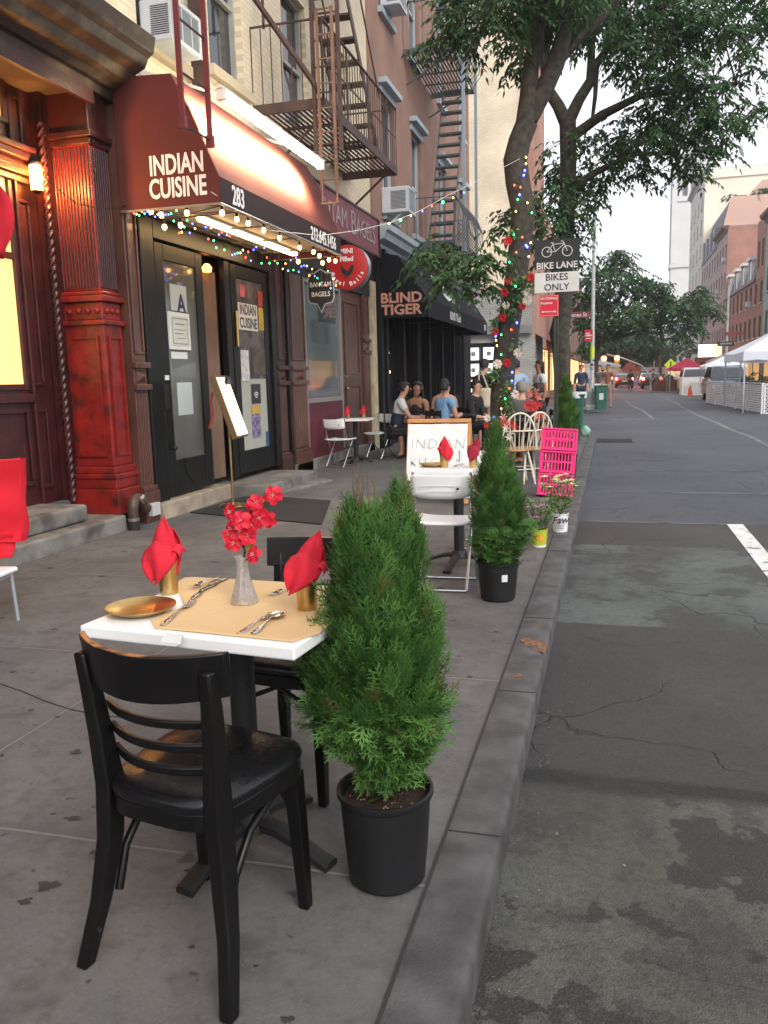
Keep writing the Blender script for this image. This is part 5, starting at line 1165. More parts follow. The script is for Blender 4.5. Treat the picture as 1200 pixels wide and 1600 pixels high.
pf = [(.24, .10, 0, 0), (.34, .15, .0, 0), (.48, .17, .01, 0), (.62, .165, .01, 0), (.74, .14, .0, 0), (.84, .112, -.005, 0), (.93, .08, -.01, 0), (1.01, .045, -.012, 0), (1.06, .015, -.012, 0)]
arborvitae(t, 'foliage', pf, (0, 0), .25, 1400, .11, 23, leaders=[(-.015, 0, .96, 1.14, .03, 45)], wscale=1.1)
b = MB(); a = R(-75)
for i in range(4):
    a0 = R(-72+i*4); b.add([(.131*math.cos(a0), .131*math.sin(a0), .14), (.131*math.cos(a0+.07), .131*math.sin(a0+.07), .14), (.134*math.cos(a0+.07), .134*math.sin(a0+.07), .185), (.134*math.cos(a0), .134*math.sin(a0), .185)], [(0, 1, 2, 3)])
b.build('sticker', M('white paper', (.62, .63, .6), .8), t)
q = atz(886, 748, 0)
t = thing('potted_arborvitae', 'dark narrow arborvitae in a black pot behind the pink crates', 'potted tree', (-.58, 11.5, 0), group='potted arborvitaes along the kerb')
nursery_pot(t, .13, .16, .32); trunkpart(t, .3, 1.2)
pf = [(.34, .1, 0, 0), (.45, .16, 0, 0), (.65, .185, 0, 0), (.9, .165, 0, 0), (1.1, .12, 0, 0), (1.25, .07, 0, 0), (1.36, .02, 0, 0)]
arborvitae(t, 'foliage', pf, (0, 0), .3, 750, .13, 31)
# ---- street trees
BARK = M('street tree bark', (.05, .042, .034), .9, var=.5, vs=12, bump=1.0, bs=22, col2=(.05, .045, .03), mixs=5)
LEAFM = M('street tree leaves', (.05, .1, .042), .5, tint=True, transl=.33, spec=.4)
LEAFT = (np.array([(0, 0, 0), (.35, .2, .03), (1, 0, -.06), (.35, -.2, .03)]), np.array([(0, 1, 2), (0, 2, 3)]))
def leaf_cloud(parent, blobs, per, leaf, seed, name='crown', twig=.34, droop=.55, mat=LEAFM, nl=9):
    rg = np.random.default_rng(seed); P = []; D = []; S = []; T = []
    for (x, y, z, r) in blobs:
        n = max(3, int(per*r*r)); u = rg.normal(size=(n, 3)); u /= np.linalg.norm(u, axis=1, keepdims=True)
        c = np.array([x, y, z])+u*(r*rg.random(n)[:, None]**.45)*np.array([1, 1.2, .85])
        a = rg.random(n)*2*PI; tl = twig*rg.uniform(.6, 1.2, n); g = rg.random()*.35
        td = np.stack([np.cos(a), np.sin(a), rg.uniform(-droop-.3, .25, n)], 1); td /= np.linalg.norm(td, axis=1, keepdims=True)
        sd = np.cross(td, [0, 0, 1]); sd /= np.linalg.norm(sd, axis=1, keepdims=True)
        tt = rg.random((n, 1))*.7+.5+g; col = np.concatenate([tt*.95, tt, tt*.85], 1)
        for j in range(nl):
            f = (j//2+1)/(nl//2+1); s = 0 if j == nl-1 else (1 if j % 2 else -1)
            P.append(c+td*(tl*f)[:, None]+np.array([0, 0, -1.])*(tl*.35*f*f)[:, None])
            dd = td*.55+sd*s*.8+np.array([0, 0, -droop])+rg.normal(0, .18, (n, 3)); D.append(dd); S.append(leaf*rg.uniform(.75, 1.2, n)); T.append(col)
    P = np.concatenate(P); D = np.concatenate(D); S = np.concatenate(S); T = np.concatenate(T)
    return scatter(name, LEAFT, P, rotmats(D, rg.uniform(-.9, .9, len(P))), S, T, mat, parent)
def tree_wood(t, trunk, limbs, blobs, rtw=.03, seed=1):
    b = MB(); b.tube([p for p, r in trunk], [r for p, r in trunk], 14)
    b.build('trunk', BARK, t, smooth=60)
    b = MB(); pts = [Vector(p) for p, r in trunk[len(trunk)//2:]]
    for L_ in limbs: b.tube([p for p, r in L_], [r for p, r in L_], 10); pts += [Vector(p) for p, r in L_[1:]]
    rg = random.Random(seed)
    for (x, y, z, r) in blobs:
        c = Vector((x, y, z)); cand = sorted(pts, key=lambda q: (q-c).length+max(0, q.z-c.z)*.8)[0]
        dd = (c-cand).length; mid = (c+cand)/2+Vector((rg.uniform(-.12, .12), rg.uniform(-.12, .12), .12*dd)); r0 = min(.035, .01+.012*dd)
        b.tube([cand, mid, c], [r0, r0*.7, r0*.35], 6)
        for k in range(3): e = c+Vector((rg.uniform(-1, 1), rg.uniform(-1, 1), rg.uniform(-.7, .7)))*r*.8; b.tube([mid.lerp(c, .5), mid.lerp(e, .6), e], [r0*.5, r0*.35, r0*.15], 5)
        pts.append(c)
    b.build('branches', BARK, t, smooth=60)
def pxs(lst, Y): return [(at(px, py, Y), r) for px, py, r in lst]
def blobs_at(lst, Y, seed):
    rg = random.Random(seed); out = []
    for px, py, rp in lst:
        y = Y+rg.uniform(-1.1, 1.1); c = at(px, py, y); out.append((c.x, c.y, c.z, rp/1293*y*1.02))
    return out
TY1 = 12.3
base1 = at(782, 740, TY1); base1.z = -.02
tr1 = [(base1, .24), (at(782, 705, TY1), .19)]+pxs([(784, 660, .175), (784, 620, .168), (789, 550, .165), (798, 490, .16), (806, 437, .158), (813, 380, .16), (818, 333, .168), (809, 285, .172), (805, 250, .168), (812, 220, .155), (824, 190, .15)], TY1)
lim1 = [pxs([(820, 200, .14), (826, 150, .125), (829, 110, .115), (838, 60, .105), (842, 0, .1), (846, -80, .08), (830, -190, .05)], TY1),
        pxs([(826, 185, .135), (850, 140, .13), (868, 100, .125), (880, 60, .12), (886, 0, .11), (880, -90, .09), (905, -200, .05)], TY1+.05),
        pxs([(870, 100, .07), (905, 60, .06), (950, 20, .045), (990, -30, .03)], TY1+.1)]
bl1 = blobs_at([(705, 38, 36), (740, 22, 34), (672, 60, 16), (728, 60, 18), (790, 25, 44), (806, 62, 26), (812, 100, 18), (860, 15, 42), (905, 20, 46), (660, 400, 26), (695, 395, 36), (730, 418, 38), (758, 402, 30), (700, 440, 26), (758, 440, 20), (800, 335, 24), (783, 352, 16),
                (850, 335, 24), (840, 30, 36), (820, -30, 60), (900, -40, 60), (760, -40, 50), (700, -40, 40), (950, 10, 30)], TY1, 4)
t = thing('street_tree', 'street tree trunk wound with flowers and coloured lights, leaves hanging over the bar awning', 'tree')
tree_wood(t, tr1, lim1, bl1, seed=2); leaf_cloud(t, bl1, 400, .112, 7)
TY2 = 16.2
base2 = at(879, 690, TY2); base2.z = -.02
tr2 = [(base2, .22), (at(879, 660, TY2), .17)]+pxs([(879, 600, .155), (877, 545, .17), (874, 520, .19), (879, 495, .165), (882, 440, .155), (883, 390, .15), (886, 330, .15), (888, 250, .15), (887, 190, .15)], TY2)
lim2 = [pxs([(886, 195, .13), (872, 165, .11), (856, 140, .1), (850, 100, .08), (860, 30, .08)], TY2), pxs([(886, 195, .12), (905, 155, .1), (922, 128, .09), (932, 100, .075), (948, 78, .065), (985, 40, .055), (1050, 0, .05)], TY2),
        pxs([(922, 130, .08), (924, 90, .07), (925, 60, .06), (940, 10, .05)], TY2), pxs([(932, 105, .05), (930, 150, .04), (925, 190, .03)], TY2), pxs([(886, 220, .1), (940, 180, .08), (1000, 150, .06), (1070, 140, .05), (1150, 130, .03)], TY2),
        pxs([(884, 300, .08), (930, 270, .06), (990, 240, .045), (1060, 240, .03)], TY2)]
bl2 = blobs_at([(960, 15, 60), (1030, 15, 55), (1100, 10, 45), (1175, 5, 42), (1000, 62, 42), (960, 50, 30), (1055, 70, 38), (1010, 110, 30), (1040, 150, 40), (1085, 140, 36), (1120, 165, 32), (1155, 180, 26), (1180, 165, 18), (960, 215, 30), (1000, 200, 34), (1035, 225, 40), (1085, 210, 38), (1120, 220, 28), (1060, 265, 18), (1095, 262, 18),
                (945, 250, 32), (905, 285, 36), (935, 300, 20), (870, 262, 24), (858, 318, 34), (893, 345, 34), (880, 385, 34), (852, 385, 26), (985, 250, 28), (905, 215, 24), (1150, 120, 14), (1172, 70, 14), (1005, 270, 16), (925, 325, 12), (1190, 110, 14), (1010, -50, 80), (1120, -60, 70), (900, -60, 70), (1060, 35, 40), (1130, 55, 30), (1090, 100, 30), (1060, 110, 30), (1030, 190, 30), (1100, 190, 30), (1160, 90, 18), (980, 100, 30), (1195, 40, 25), (975, 180, 16), (880, 290, 24), (862, 225, 14), (860, 420, 20), (895, 400, 18), (1142, 45, 20)], TY2, 9)
t = thing('street_tree', 'large leafy street tree behind the bike lane sign with branches over the road', 'tree')
tree_wood(t, tr2, lim2, bl2, seed=5); leaf_cloud(t, bl2, 250, .128, 17)
def far_tree(label, x, y, blobs, tr=.2, per=70, leaf=.28, seed=1, group='trees further down the street'):
    t = thing('street_tree', label, 'tree', group=group); bs = []
    for px, py, rp in blobs:
        yy = y+random.Random(px*7+py).uniform(-1.5, 1.5); c = at(px, py, yy); bs.append((c.x, c.y, c.z, rp/1293*yy))
    zc = min(q[2] for q in bs); b = MB(); b.tube([(x, y, -.15), (x+.05, y, zc*.5), (x+.2, y, zc), (x+.5, y, zc+2)], [tr, tr*.8, tr*.7, tr*.4], 10); b.build('trunk', BARK, t, smooth=60)
    b = MB()
    for (a, c, d, r) in bs: s = Vector((x+.2, y, zc*.9)); e = Vector((a, c, d)); b.tube([s, (s+e)/2+Vector((0, 0, .2)), e], [tr*.35, tr*.25, .03], 6)
    b.build('branches', BARK, t, smooth=60)
    leaf_cloud(t, bs, per, leaf, seed, twig=.6); return t
far_tree('broad leafy tree arching over the far pavement behind the pale lamp pole', -.9, 47, [(935, 430, 24), (960, 410, 22), (985, 440, 26), (1010, 450, 24), (1030, 470, 28), (1060, 480, 26), (1085, 470, 22), (950, 470, 28), (985, 490, 30), (1020, 505, 26), (1060, 520, 16), (1085, 505, 18), (1105, 480, 14), (920, 500, 24), (945, 510, 24), (975, 400, 12), (920, 470, 22), (1125, 490, 8), (915, 450, 18), (1040, 445, 12), (1095, 455, 12), (965, 395, 10)], .2, 110, .26, 3)
far_tree('dark dense tree over the far pavement beyond the lamp pole', -.9, 75, [(930, 530, 22), (960, 530, 22), (985, 535, 20), (1010, 530, 20), (945, 550, 16), (975, 555, 14), (1000, 550, 16), (1025, 545, 12), (915, 545, 16)], .25, 60, .4, 5)
far_tree('distant dark tree closing the end of the street', 1.0, 130, [(960, 560, 16), (985, 558, 14), (1010, 560, 14), (1030, 560, 14), (1040, 545, 12), (1050, 560, 10), (940, 562, 14), (1000, 545, 14), (1020, 540, 12)], .3, 40, .6, 6)
far_tree('small dark tree in front of the pale building beyond the red tent', 8.2, 88, [(1065, 538, 9), (1078, 535, 8), (1055, 545, 7), (1070, 550, 8), (1085, 545, 6)], .15, 60, .3, 7)
# ================================================================= PAVEMENT MIDDLE DISTANCE
# white folding chairs: local +Y is where the sitter faces
def folding_chair(label, loc, rz, group='white folding chairs', logo=False):
    t = thing('folding_chair', label, 'chair', loc, rz, group)
    wd = .19
    for s in (-1, 1):
        b = MB(); b.tube([(s*wd, .16, .012), (s*wd, .14, .05), (s*wd, -.10, .5), (s*wd, -.155, .74), (s*wd, -.16, .79)], .0095, 8); b.build('long_leg', CHROME, t, smooth=60)
        b = MB(); b.tube([(s*(wd-.03), -.2, .012), (s*(wd-.03), -.17, .05), (s*(wd-.03), .13, .43)], .0095, 8); b.build('cross_leg', CHROME, t, smooth=60)
    b = MB(); b.tube([(-wd, .16, .012), (wd, .16, .012)], .0095, 8); b.build('front_bar', CHROME, t, smooth=60)
    b = MB(); b.tube([(-wd+.03, -.2, .012), (wd-.03, -.2, .012)], .0095, 8); b.build('rear_bar', CHROME, t, smooth=60)
    b = MB(); rows = []
    for y, z in ((-.16, .452), (-.15, .445), (-.05, .438), (.08, .442), (.17, .446), (.2, .435)): rows.append([(x*(1 if y > -.1 else .95), y, z+.012*(x/.19)**4) for x in np.linspace(-.2, .2, 9)])
    b.grid(rows); b.build('seat', WHITEPL, t, smooth=60, solid=.018)
    b = MB(); rows = []
    for z, q in ((.645, .195), (.66, .2), (.755, .2), (.773, .195), (.78, .18)): rows.append([(x/.2*q, -.175-.03*(1-(x/.2)**2)-.02*(z-.645)/.14, z-(0.022*(1-(x/.2)**4) if z < .655 else 0)) for x in np.linspace(-.2, .2, 11)])
    b.grid(rows); o = b.build('backrest', WHITEPL, t, smooth=60, solid=.014)
    if logo:
        GP = M('pale grey print', (.62, .62, .62), .5)
        b = MB(); b.box(-.15, .15, -.226, -.2235, .707, .711); b.box(-.15, .15, -.226, -.2235, .672, .676); b.box(-.154, -.15, -.226, -.2235, .676, .707); b.box(.15, .154, -.226, -.2235, .676, .707); b.build('recess_edge', GP, t)
        b = MB(); b.lathe([(.009, 0), (.009, .002)], 12, (.115, -.2275, .692), ax=Matrix.Rotation(PI/2, 3, 'X')); b.build('slot', INK, t)
    return t
fc = folding_chair('white folding chair with a curved back at the table by the second potted tree', (-1.06, 5.42, 0), R(2), logo=True)
dup(fc, (-1.02, 6.75, 0), R(184), 'white folding chair on the far side of the table by the sandwich board')
dup(fc, (-4.25, 12.85, 0), R(-12), 'white folding chair on the near side of the small table below the maroon shop window')
dup(fc, (-3.98, 14.3, 0), R(150), 'white folding chair on the far side of the small table below the maroon shop window')
t2 = cafe_table('white cafe table between folding chairs by the second potted tree', (-1.08, 6.02, 0), R(0), .58, .56)
t3 = dup(t2, (-4.2, 13.55, 0), R(5), 'small white cafe table outside the bagel shop window')
def setcup(label, x, y, nlabel, rot=(0, 0, 0), f=1, mat=RED, s=1.0):
    cup(label, x, y); n = napkin(nlabel, (x, y, TZ+.105), s, 0, f, mat=mat); n.rotation_euler = rot
REDD = M('dark red napkin cloth', (.3, .012, .035), .85, bump=.25, bs=250)
setcup('gold tumbler holding the brighter napkin on the second table', -1.165, 5.93, 'bright red napkin in the first tumbler of the second table', (0, 0, R(25)), -1)
setcup('gold tumbler holding the darker napkin on the second table', -.955, 5.93, 'dark red pointed napkin in the other tumbler of the second table', (0, R(22), R(-10)), -1, REDD)
setcup('gold tumbler on the near half of the table outside the bagel shop', -4.27, 13.38, 'red napkin on the near half of the table outside the bagel shop')
setcup('gold tumbler on the far half of the table outside the bagel shop', -4.08, 13.68, 'red napkin on the far half of the table outside the bagel shop')
plate('round gold plate on the table by the second potted tree', -1.26, 6.0, .105)
cutlery('fork', 'small dark fork between the tumblers on the second table', (-1.1, 5.95), (-1.06, 6.1), group='cutlery on the second table')
# sandwich board
t = thing('sandwich_board', 'wood framed sandwich board with a white paper sheet hand lettered on it', 'sign', (-1.86, 9.2, 0), R(-3))
WD = M('honey pine frame', (.5, .24, .09), .55, var=.15, vs=10)
def tilt_panel(s, name):
    mt = Matrix.Rotation(R(-12*s), 3, 'X'); b = MB(); H = .95; W = .365
    def bx(x0, x1, y0, y1, z0, z1): b.obox(mt @ Vector(((x0+x1)/2, (y0+y1)/2, (z0+z1)/2-H))+Vector((0, 0, H-.01)), (x1-x0)/2, (y1-y0)/2, (z1-z0)/2, mt)
    bx(-W, W, -.015, .015, H-.045, H); bx(-W, -W+.03, -.015, .015, 0, H-.05); bx(W-.045, W, -.015, .015, 0, H-.05); bx(-W+.05, W-.05, -.015, .015, .12, .16)
    b.build(name, WD, t, bev=.004); return mt, H, W
mt, H, W = tilt_panel(1, 'front_frame'); 
def ptb(x, y, z): return mt @ Vector((x, y, z-H))+Vector((0, 0, H-.01))
b = MB(); b.obox(ptb(0, .006, .53), W-.045, .004, .365, mt); b.build('backing_board', M('blackboard', (.03, .03, .033), .7, var=.3), t)
b = MB(); b.grid([[ptb(x, -.019-.006*math.sin(x*23+z*9)*math.sin(z*17)-.003, z) for x in np.linspace(-W+.012, W-.03, 20)] for z in np.linspace(.25, H-.06, 22)])
b.build('paper_sheet', M('creased white paper', (.72, .74, .74), .7, var=.04, vs=8), t, smooth=60)
HW = M('thin grey marker', (.12, .15, .17), .7)
def bmx(x, z): return frame_mtx(ptb(x, -.031, z), (1, 0, 0), mt @ Vector((0, 0, 1)))
text('INDIAN', .165, HW, t, bmx(-.0, .66), ext=.001, bold=-.006, spacing=1.15, shear=.08); text('KITCHEN', .14, HW, t, bmx(.0, .45), ext=.001, bold=-.005, spacing=1.1)
text('EAT DRINK LOCAL', .075, M('chalk', (.4, .4, .4), .8), t, frame_mtx(ptb(0, -.004, .205), (1, 0, 0), mt @ Vector((0, 0, 1))), ext=.001)
tilt_panel(-1, 'rear_frame')
# Windsor chairs
def windsor(label, loc, rz):
    t = thing('windsor_chair', label, 'chair', loc, rz, 'white windsor chairs')
    CRM = M('cream painted chair', (.62, .58, .47), .5, var=.08)
    b = MB(); n = 18; hoop = [(.225*math.cos(PI*i/n)*1.0, -.19-.07*math.sin(PI*i/n), .455+.47*math.sin(PI*i/n)**.75) for i in range(n+1)]
    b.tube(hoop, .013, 8); b.build('hoop_back', CRM, t, smooth=60)
    for i in range(5):
        x = -.14+i*.07; z1 = .455+.47*(1-(x/.225)**2)**.38; b = MB(); b.tube([(x*.75, -.19, .455), (x, -.255, z1)], .007, 6); b.build('spindle', CRM, t, smooth=60)
    b = MB(); arm = [(.26, .08, .67), (.27, -.06, .68), (.24, -.19, .69), (.1, -.245, .695), (-.1, -.245, .695), (-.24, -.19, .69), (-.27, -.06, .68), (-.26, .08, .67)]; b.tube(arm, .015, 8, sy=.7); b.build('arm_rail', CRM, t, smooth=60)
    for s in (-1, 1):
        b = MB(); b.tube([(s*.2, .05, .455), (s*.26, .06, .67)], .011, 6); b.build('arm_post', CRM, t, smooth=60)
    b = MB(); b.lathe([(.0001, .425), (.19, .425), (.215, .435), (.215, .452), (.19, .46), (.0001, .452)], 24, cap=False); b.build('seat', M('tan seat', (.45, .26, .12), .5), t, smooth=50)
    for x, y in ((-.13, .13), (.13, .13), (-.13, -.13), (.13, -.13)): b = MB(); b.tube([(x, y, .43), (x*1.35, y*1.4, .2), (x*1.6, y*1.7, 0)], [.014, .018, .012], 8); b.build('leg', CRM, t, smooth=60)
    b = MB(); b.tube([(-.18, .17, .19), (.18, .17, .19)], .008, 6); b.tube([(-.18, -.18, .19), (.18, -.18, .19)], .008, 6); b.tube([(0, .17, .19), (0, -.18, .19)], .008, 6); b.build('stretcher', CRM, t, smooth=60)
    return t
ws1 = windsor('cream windsor armchair with a hoop back just behind the pink crates', (-1.03, 11.1, 0), R(35))
dup(ws1, (-1.2, 10.95, 0), R(20), 'cream windsor armchair overlapped by its twin beside the flowered tree')
# pink crates leaning in a column on an easel
PINK = M('pink plastic crate', (.72, .02, .17), .45, var=.08)
C0 = Vector((-.615, 9.75, 0)); TL = R(-8)
def crate(label, z0):
    t = thing('pink_crate', label, 'crate', (C0.x+.07*z0, C0.y+.14*z0+.02, z0), R(3), 'pink plastic crates in a column'); W_, D_, H_ = .2, .12, .255
    for nm, y, sg in (('front_side', -D_, 1), ('rear_side', D_, -1)):
        holes = []
        for r_ in (0, 1):
            for i in range(9): holes.append((-.16+i*.036, -.16+i*.036+.021, .035+r_*.108, .12+r_*.108))
        o = holes_wall(nm, PINK, t, (0, y, 0), (sg, 0, 0), (0, 0, 1), (0, -sg, 0), -W_, W_, 0, H_, holes, depth=.004, back=.005)
        if nm == 'front_side':
            b = MB(); b.box(-W_-.004, W_+.004, y-.012, y+.002, H_-.022, H_); b.box(-W_-.004, W_+.004, y-.01, y+.002, 0, .02); b.box(-W_-.004, -W_+.02, y-.01, y+.002, .02, H_-.022); b.box(W_-.02, W_+.004, y-.01, y+.002, .02, H_-.022); b.build('rim', PINK, t, bev=.003)
    for s in (-1, 1): b = MB(); b.box(s*W_-.002, s*W_+.002, -D_+.004, D_-.004, 0, H_); b.build('end_side', PINK, t)
    b = MB(); b.box(-W_+.004, W_-.004, -D_+.006, D_-.006, .002, .007); b.build('base', PINK, t)
    t.rotation_euler = (TL, R(4), R(3)); return t
crate('pink plastic crate at the bottom of the column behind the flower pots', .0); crate('pink plastic crate in the middle of the leaning column', .26); crate('topmost pink plastic crate of the leaning column', .52)
# pots of flowers
def flower_pot(label, name, x, y, r0, r1, h, mats, seed, blooms, hh, spread, wrap=None):
    t = thing('flower_pot', label, 'flower pot', (x, y, 0)); b = MB()
    b.lathe([(.0001, 0), (r0, 0), (r0+(r1-r0)*.8, h*.8), (r1, h*.9), (r1+.003, h), (r1-.006, h), (r1-.01, h*.85), (.0001, h*.84)], 24, cap=False); b.build('pot', mats, t, smooth=45)
    rg = np.random.default_rng(seed); n = 420; a = rg.random(n)*2*PI; u = rg.random(n); rr = spread*np.sqrt(rg.random(n))*(.35+u)
    P = np.stack([rr*np.cos(a), rr*np.sin(a), h*.85+hh*u**.8], 1); D = np.stack([np.cos(a)+rg.normal(0, .5, n), np.sin(a)+rg.normal(0, .5, n), rg.uniform(-.4, 1, n)], 1)
    g = rg.random((n, 1)); scatter('foliage', LEAFT, P, rotmats(D, rg.uniform(-1, 1, n)), rg.uniform(.03, .055, n), np.concatenate([1+g, 1.3+g*.6, 1.2+g*.4], 1), M('herb leaves', (.07, .12, .04), .6, tint=True, transl=.2), t)
    for k, (col, cnt, zz) in enumerate(blooms):
        for i in range(cnt):
            aa = rg.random()*6.28; q = spread*1.1*math.sqrt(rg.random()); c = Vector((q*math.cos(aa), q*math.sin(aa), h*.85+hh*(zz+rg.random()*.35))); b = MB()
            for j in range(9): g_ = j*2*PI/9; b.add([c, c+Vector((.028*math.cos(g_-.3), .028*math.sin(g_-.3)*.8, .006)), c+Vector((.034*math.cos(g_), .034*math.sin(g_)*.8, .004)), c+Vector((.028*math.cos(g_+.3), .028*math.sin(g_+.3)*.8, .006))], [(0, 1, 2, 3)])
            b.ball(c+Vector((0, 0, .004)), .011, 6); b.build('blossom', col, t)
    b = MB()
    for i in range(14): aa = i*.45; b.tube([(0, 0, h*.8), (spread*.7*math.cos(aa), spread*.7*math.sin(aa), h+hh*.7)], .0022, 4)
    b.build('stem', STM, t); return t
YW = M('yellow green pot', (.42, .46, .03), .5); CRB = M('cream yellow petal', (.78, .68, .35), .7); PKB = M('lilac pink petal', (.55, .18, .4), .7)
fp = flower_pot('yellow green printed pot with small pink flowers on the kerb edge', 'a', -.55, 6.8, .055, .068, .15, YW, 4, [(PKB, 9, .5)], .26, .13)
b = MB(); b.lathe([(.056, .004), (.0575, .022)], 24, cap=False); b.build('white_band', PAPER, fp, smooth=50)
b = MB()
for a0 in (-2.1, -1.2): b.add([(.066*math.cos(a0+q), .066*math.sin(a0+q), .09+.03*r_) for q, r_ in ((-.25, -1), (.25, -1), (.3, 0), (.25, 1), (-.25, 1), (-.3, 0))], [(0, 1, 2, 3, 4, 5)])
b.build('orange_print', M('orange print', (.7, .3, .02), .6), fp)
fp = flower_pot('white lettered pot with cream yellow flowers in front of the pink crates', 'b', -.42, 7.5, .062, .072, .17, M('white printed pot', (.68, .7, .72), .5), 9, [(CRB, 22, .75)], .34, .15)
text('Faw', .09, INK, fp, frame_mtx((0, -.0745, .115), (1, 0, .1), (0, 0, 1)), ext=.001, shear=.3, bold=.001)
b = MB(); 
for i in range(3): b.box(-.04, .04, -.074, -.072, .04+i*.015, .044+i*.015)
b.build('fine_print', M('grey print', (.2, .2, .2), .7), fp)
# bike lane sign post
SY = 11.35; sp0 = at(869, 560, SY)
t = thing('bike_lane_sign', 'metal post carrying the bike lane, bikes only and small red no stopping signs', 'sign', (sp0.x, SY, 0))
GVM = M('galvanised green post', (.07, .08, .065), .5, .5, var=.2)
pz = at(869, 372, SY).z
b = MB(); b.box(-.028, -.022, -.02, .02, 0, pz); b.box(.022, .028, -.02, .02, 0, pz); b.box(-.022, .022, .014, .02, 0, pz)
for i in range(60): b.box(-.02, .02, .008, .0139, .1+i*.055, .13+i*.055) if .13+i*.055 < pz else None
b.build('post', GVM, t)
def signplate(name, x0, y0, x1, y1, mat, border=None, bc=None):
    a = at(x0, y1, SY-.04); c = at(x1, y0, SY-.04); lx0, lx1 = a.x-sp0.x, c.x-sp0.x; b = MB(); b.box(lx0, lx1, -.026, -.022, a.z, c.z); o = b.build(name, mat, t, bev=.001)
    if border:
        f = MB(); w_ = border; f.box(lx0+.01, lx1-.01, -.0275, -.0265, c.z-.01-w_, c.z-.01); f.box(lx0+.01, lx1-.01, -.0275, -.0265, a.z+.01, a.z+.01+w_); f.box(lx0+.01, lx0+.01+w_, -.0275, -.0265, a.z+.01+w_, c.z-.01-w_); f.box(lx1-.01-w_, lx1-.01, -.0275, -.0265, a.z+.01+w_, c.z-.01-w_); f.build('border', bc, o)
    return o, (lx0+lx1)/2, (a.z+c.z)/2, lx1-lx0, c.z-a.z
SBK = M('black sign sheeting', (.012, .013, .013), .4); SWH = M('white sign sheeting', (.52, .52, .5), .45, var=.06); SRD = M('red sign sheeting', (.5, .012, .03), .4)
o, cx, cz, w_, h_ = signplate('bike_lane_plate', 835, 371, 906, 421.5, SBK)
zz0 = -.0285
text('BIKE LANE', .115, SWH, o, XM((cx, zz0, cz-.145), (1, 0, 0), (0, 0, 1)), bold=.002, sx=.98, ext=.001)
b = MB()
for s in (-1, 1):
    q = [(cx+s*.13+.062*math.cos(a_), zz0, cz+.03+.062*math.sin(a_)) for a_ in np.linspace(0, 2*PI, 25)]; b.tube(q, .006, 5)
for p0, p1 in (((-.13, .03), (-.05, .12)), ((-.05, .12), (.09, .13)), ((.13, .03), (.08, .15)), ((-.02, .03), (-.06, .14)), ((-.13, .03), (-.02, .03)), ((-.02, .03), (.09, .12)), ((.08, .15), (.05, .16)), ((-.08, .14), (-.04, .14))): b.tube([(cx+p0[0], zz0, cz+p0[1]), (cx+p1[0], zz0, cz+p1[1])], .005, 5)
b.build('bicycle_symbol', SWH, o)
o, cx, cz, w_, h_ = signplate('bikes_only_plate', 835, 423, 905, 458, SWH)
o.location.z = 0
text('BIKES', .12, SBK, o, XM((cx, zz0, cz+.062), (1, 0, 0), (0, 0, 1)), bold=.001, ext=.001); text('ONLY', .12, SBK, o, XM((cx, zz0, cz-.065), (1, 0, 0), (0, 0, 1)), bold=.001, ext=.001)
o, cx, cz, w_, h_ = signplate('no_stopping_plate', 842, 460, 873, 495, SRD, .003, SWH)
text('NO STOPPING', .042, SWH, o, XM((cx, zz0, cz+.09), (1, 0, 0), (0, 0, 1)), bold=.0012, sx=.78, ext=.001); text('Anytime', .045, SWH, o, XM((cx-.03, zz0, cz+.035), (1, 0, 0), (0, 0, 1)), bold=.001, ext=.001)
b = MB(); b.box(cx-.07, cx+.07, zz0-.001, zz0+.001, cz-.082, cz-.072)
for s in (-1, 1): b.add([(cx+s*.07, zz0, cz-.062), (cx+s*.1, zz0, cz-.077), (cx+s*.07, zz0, cz-.092)], [(0, 1, 2)])
b.build('double_arrow', SWH, o)
# flower garland and lights round the first trunk
def c1(x, y): return 740+x/3.48, 240+y/3.48
GY = TY1-.19
t = thing('flower_garland', 'garland of red and white silk roses with green leaves winding up the tree trunk', 'garland')
RRO = M('red silk rose', (.5, .01, .015), .7, var=.25, vs=60); WRO = M('white silk rose', (.75, .66, .58), .7)
rg = random.Random(77)
def rose(c, r, mat):
    b = MB()
    for L_, (n, rr, ti) in enumerate(((7, 1, .15), (6, .72, .55), (4, .45, 1.0))):
        for i in range(n):
            a = 2*PI*i/n+L_*.5; rows = []
            for u in (0, .4, .75, 1):
                row = []
                for v in (-1, 0, 1):
                    aa = a+v*.5*(1-.35*u); q = r*rr*u; row.append(Vector(c)+Vector((q*math.cos(aa), -r*(.25*L_+ti*u*.5)+rg.uniform(-.003, .003), q*math.sin(aa))))
                rows.append(row)
            b.grid(rows)
    b.build('rose', mat, t, smooth=80)
for x, y, w_ in ((185, 475, 0), (186, 690, 0), (165, 755, 0), (310, 675, 0), (265, 830, 0), (157, 893, 0), (118, 970, 0), (182, 1137, 0), (72, 1478, 0), (290, 757, 1), (175, 825, 1), (240, 1083, 1), (130, 1145, 1), (225, 1310, 1), (75, 1440, 1), (290, 800, 1), (205, 1470, 0)):
    rose(at(*c1(x, y), GY-.06), rg.uniform(.05, .07), WRO if w_ else RRO)
n = 0; P = []; D = []
for x, y, m_ in ((210, 430, 30), (290, 700, 60), (240, 700, 30), (150, 730, 12), (240, 790, 50), (200, 860, 40), (110, 920, 40), (120, 960, 20), (240, 1040, 30), (110, 1180, 40), (120, 1230, 25), (190, 1290, 60), (170, 1340, 40), (200, 1380, 30), (150, 860, 20), (310, 730, 40), (330, 700, 16), (190, 1240, 20)):
    for i in range(m_): c = at(*c1(x+rg.gauss(0, 16), y+rg.gauss(0, 18)), GY-rg.uniform(.0, .08)); P.append(c); D.append((rg.uniform(-1, 1), rg.uniform(-.6, .1), rg.uniform(-1, .6)))
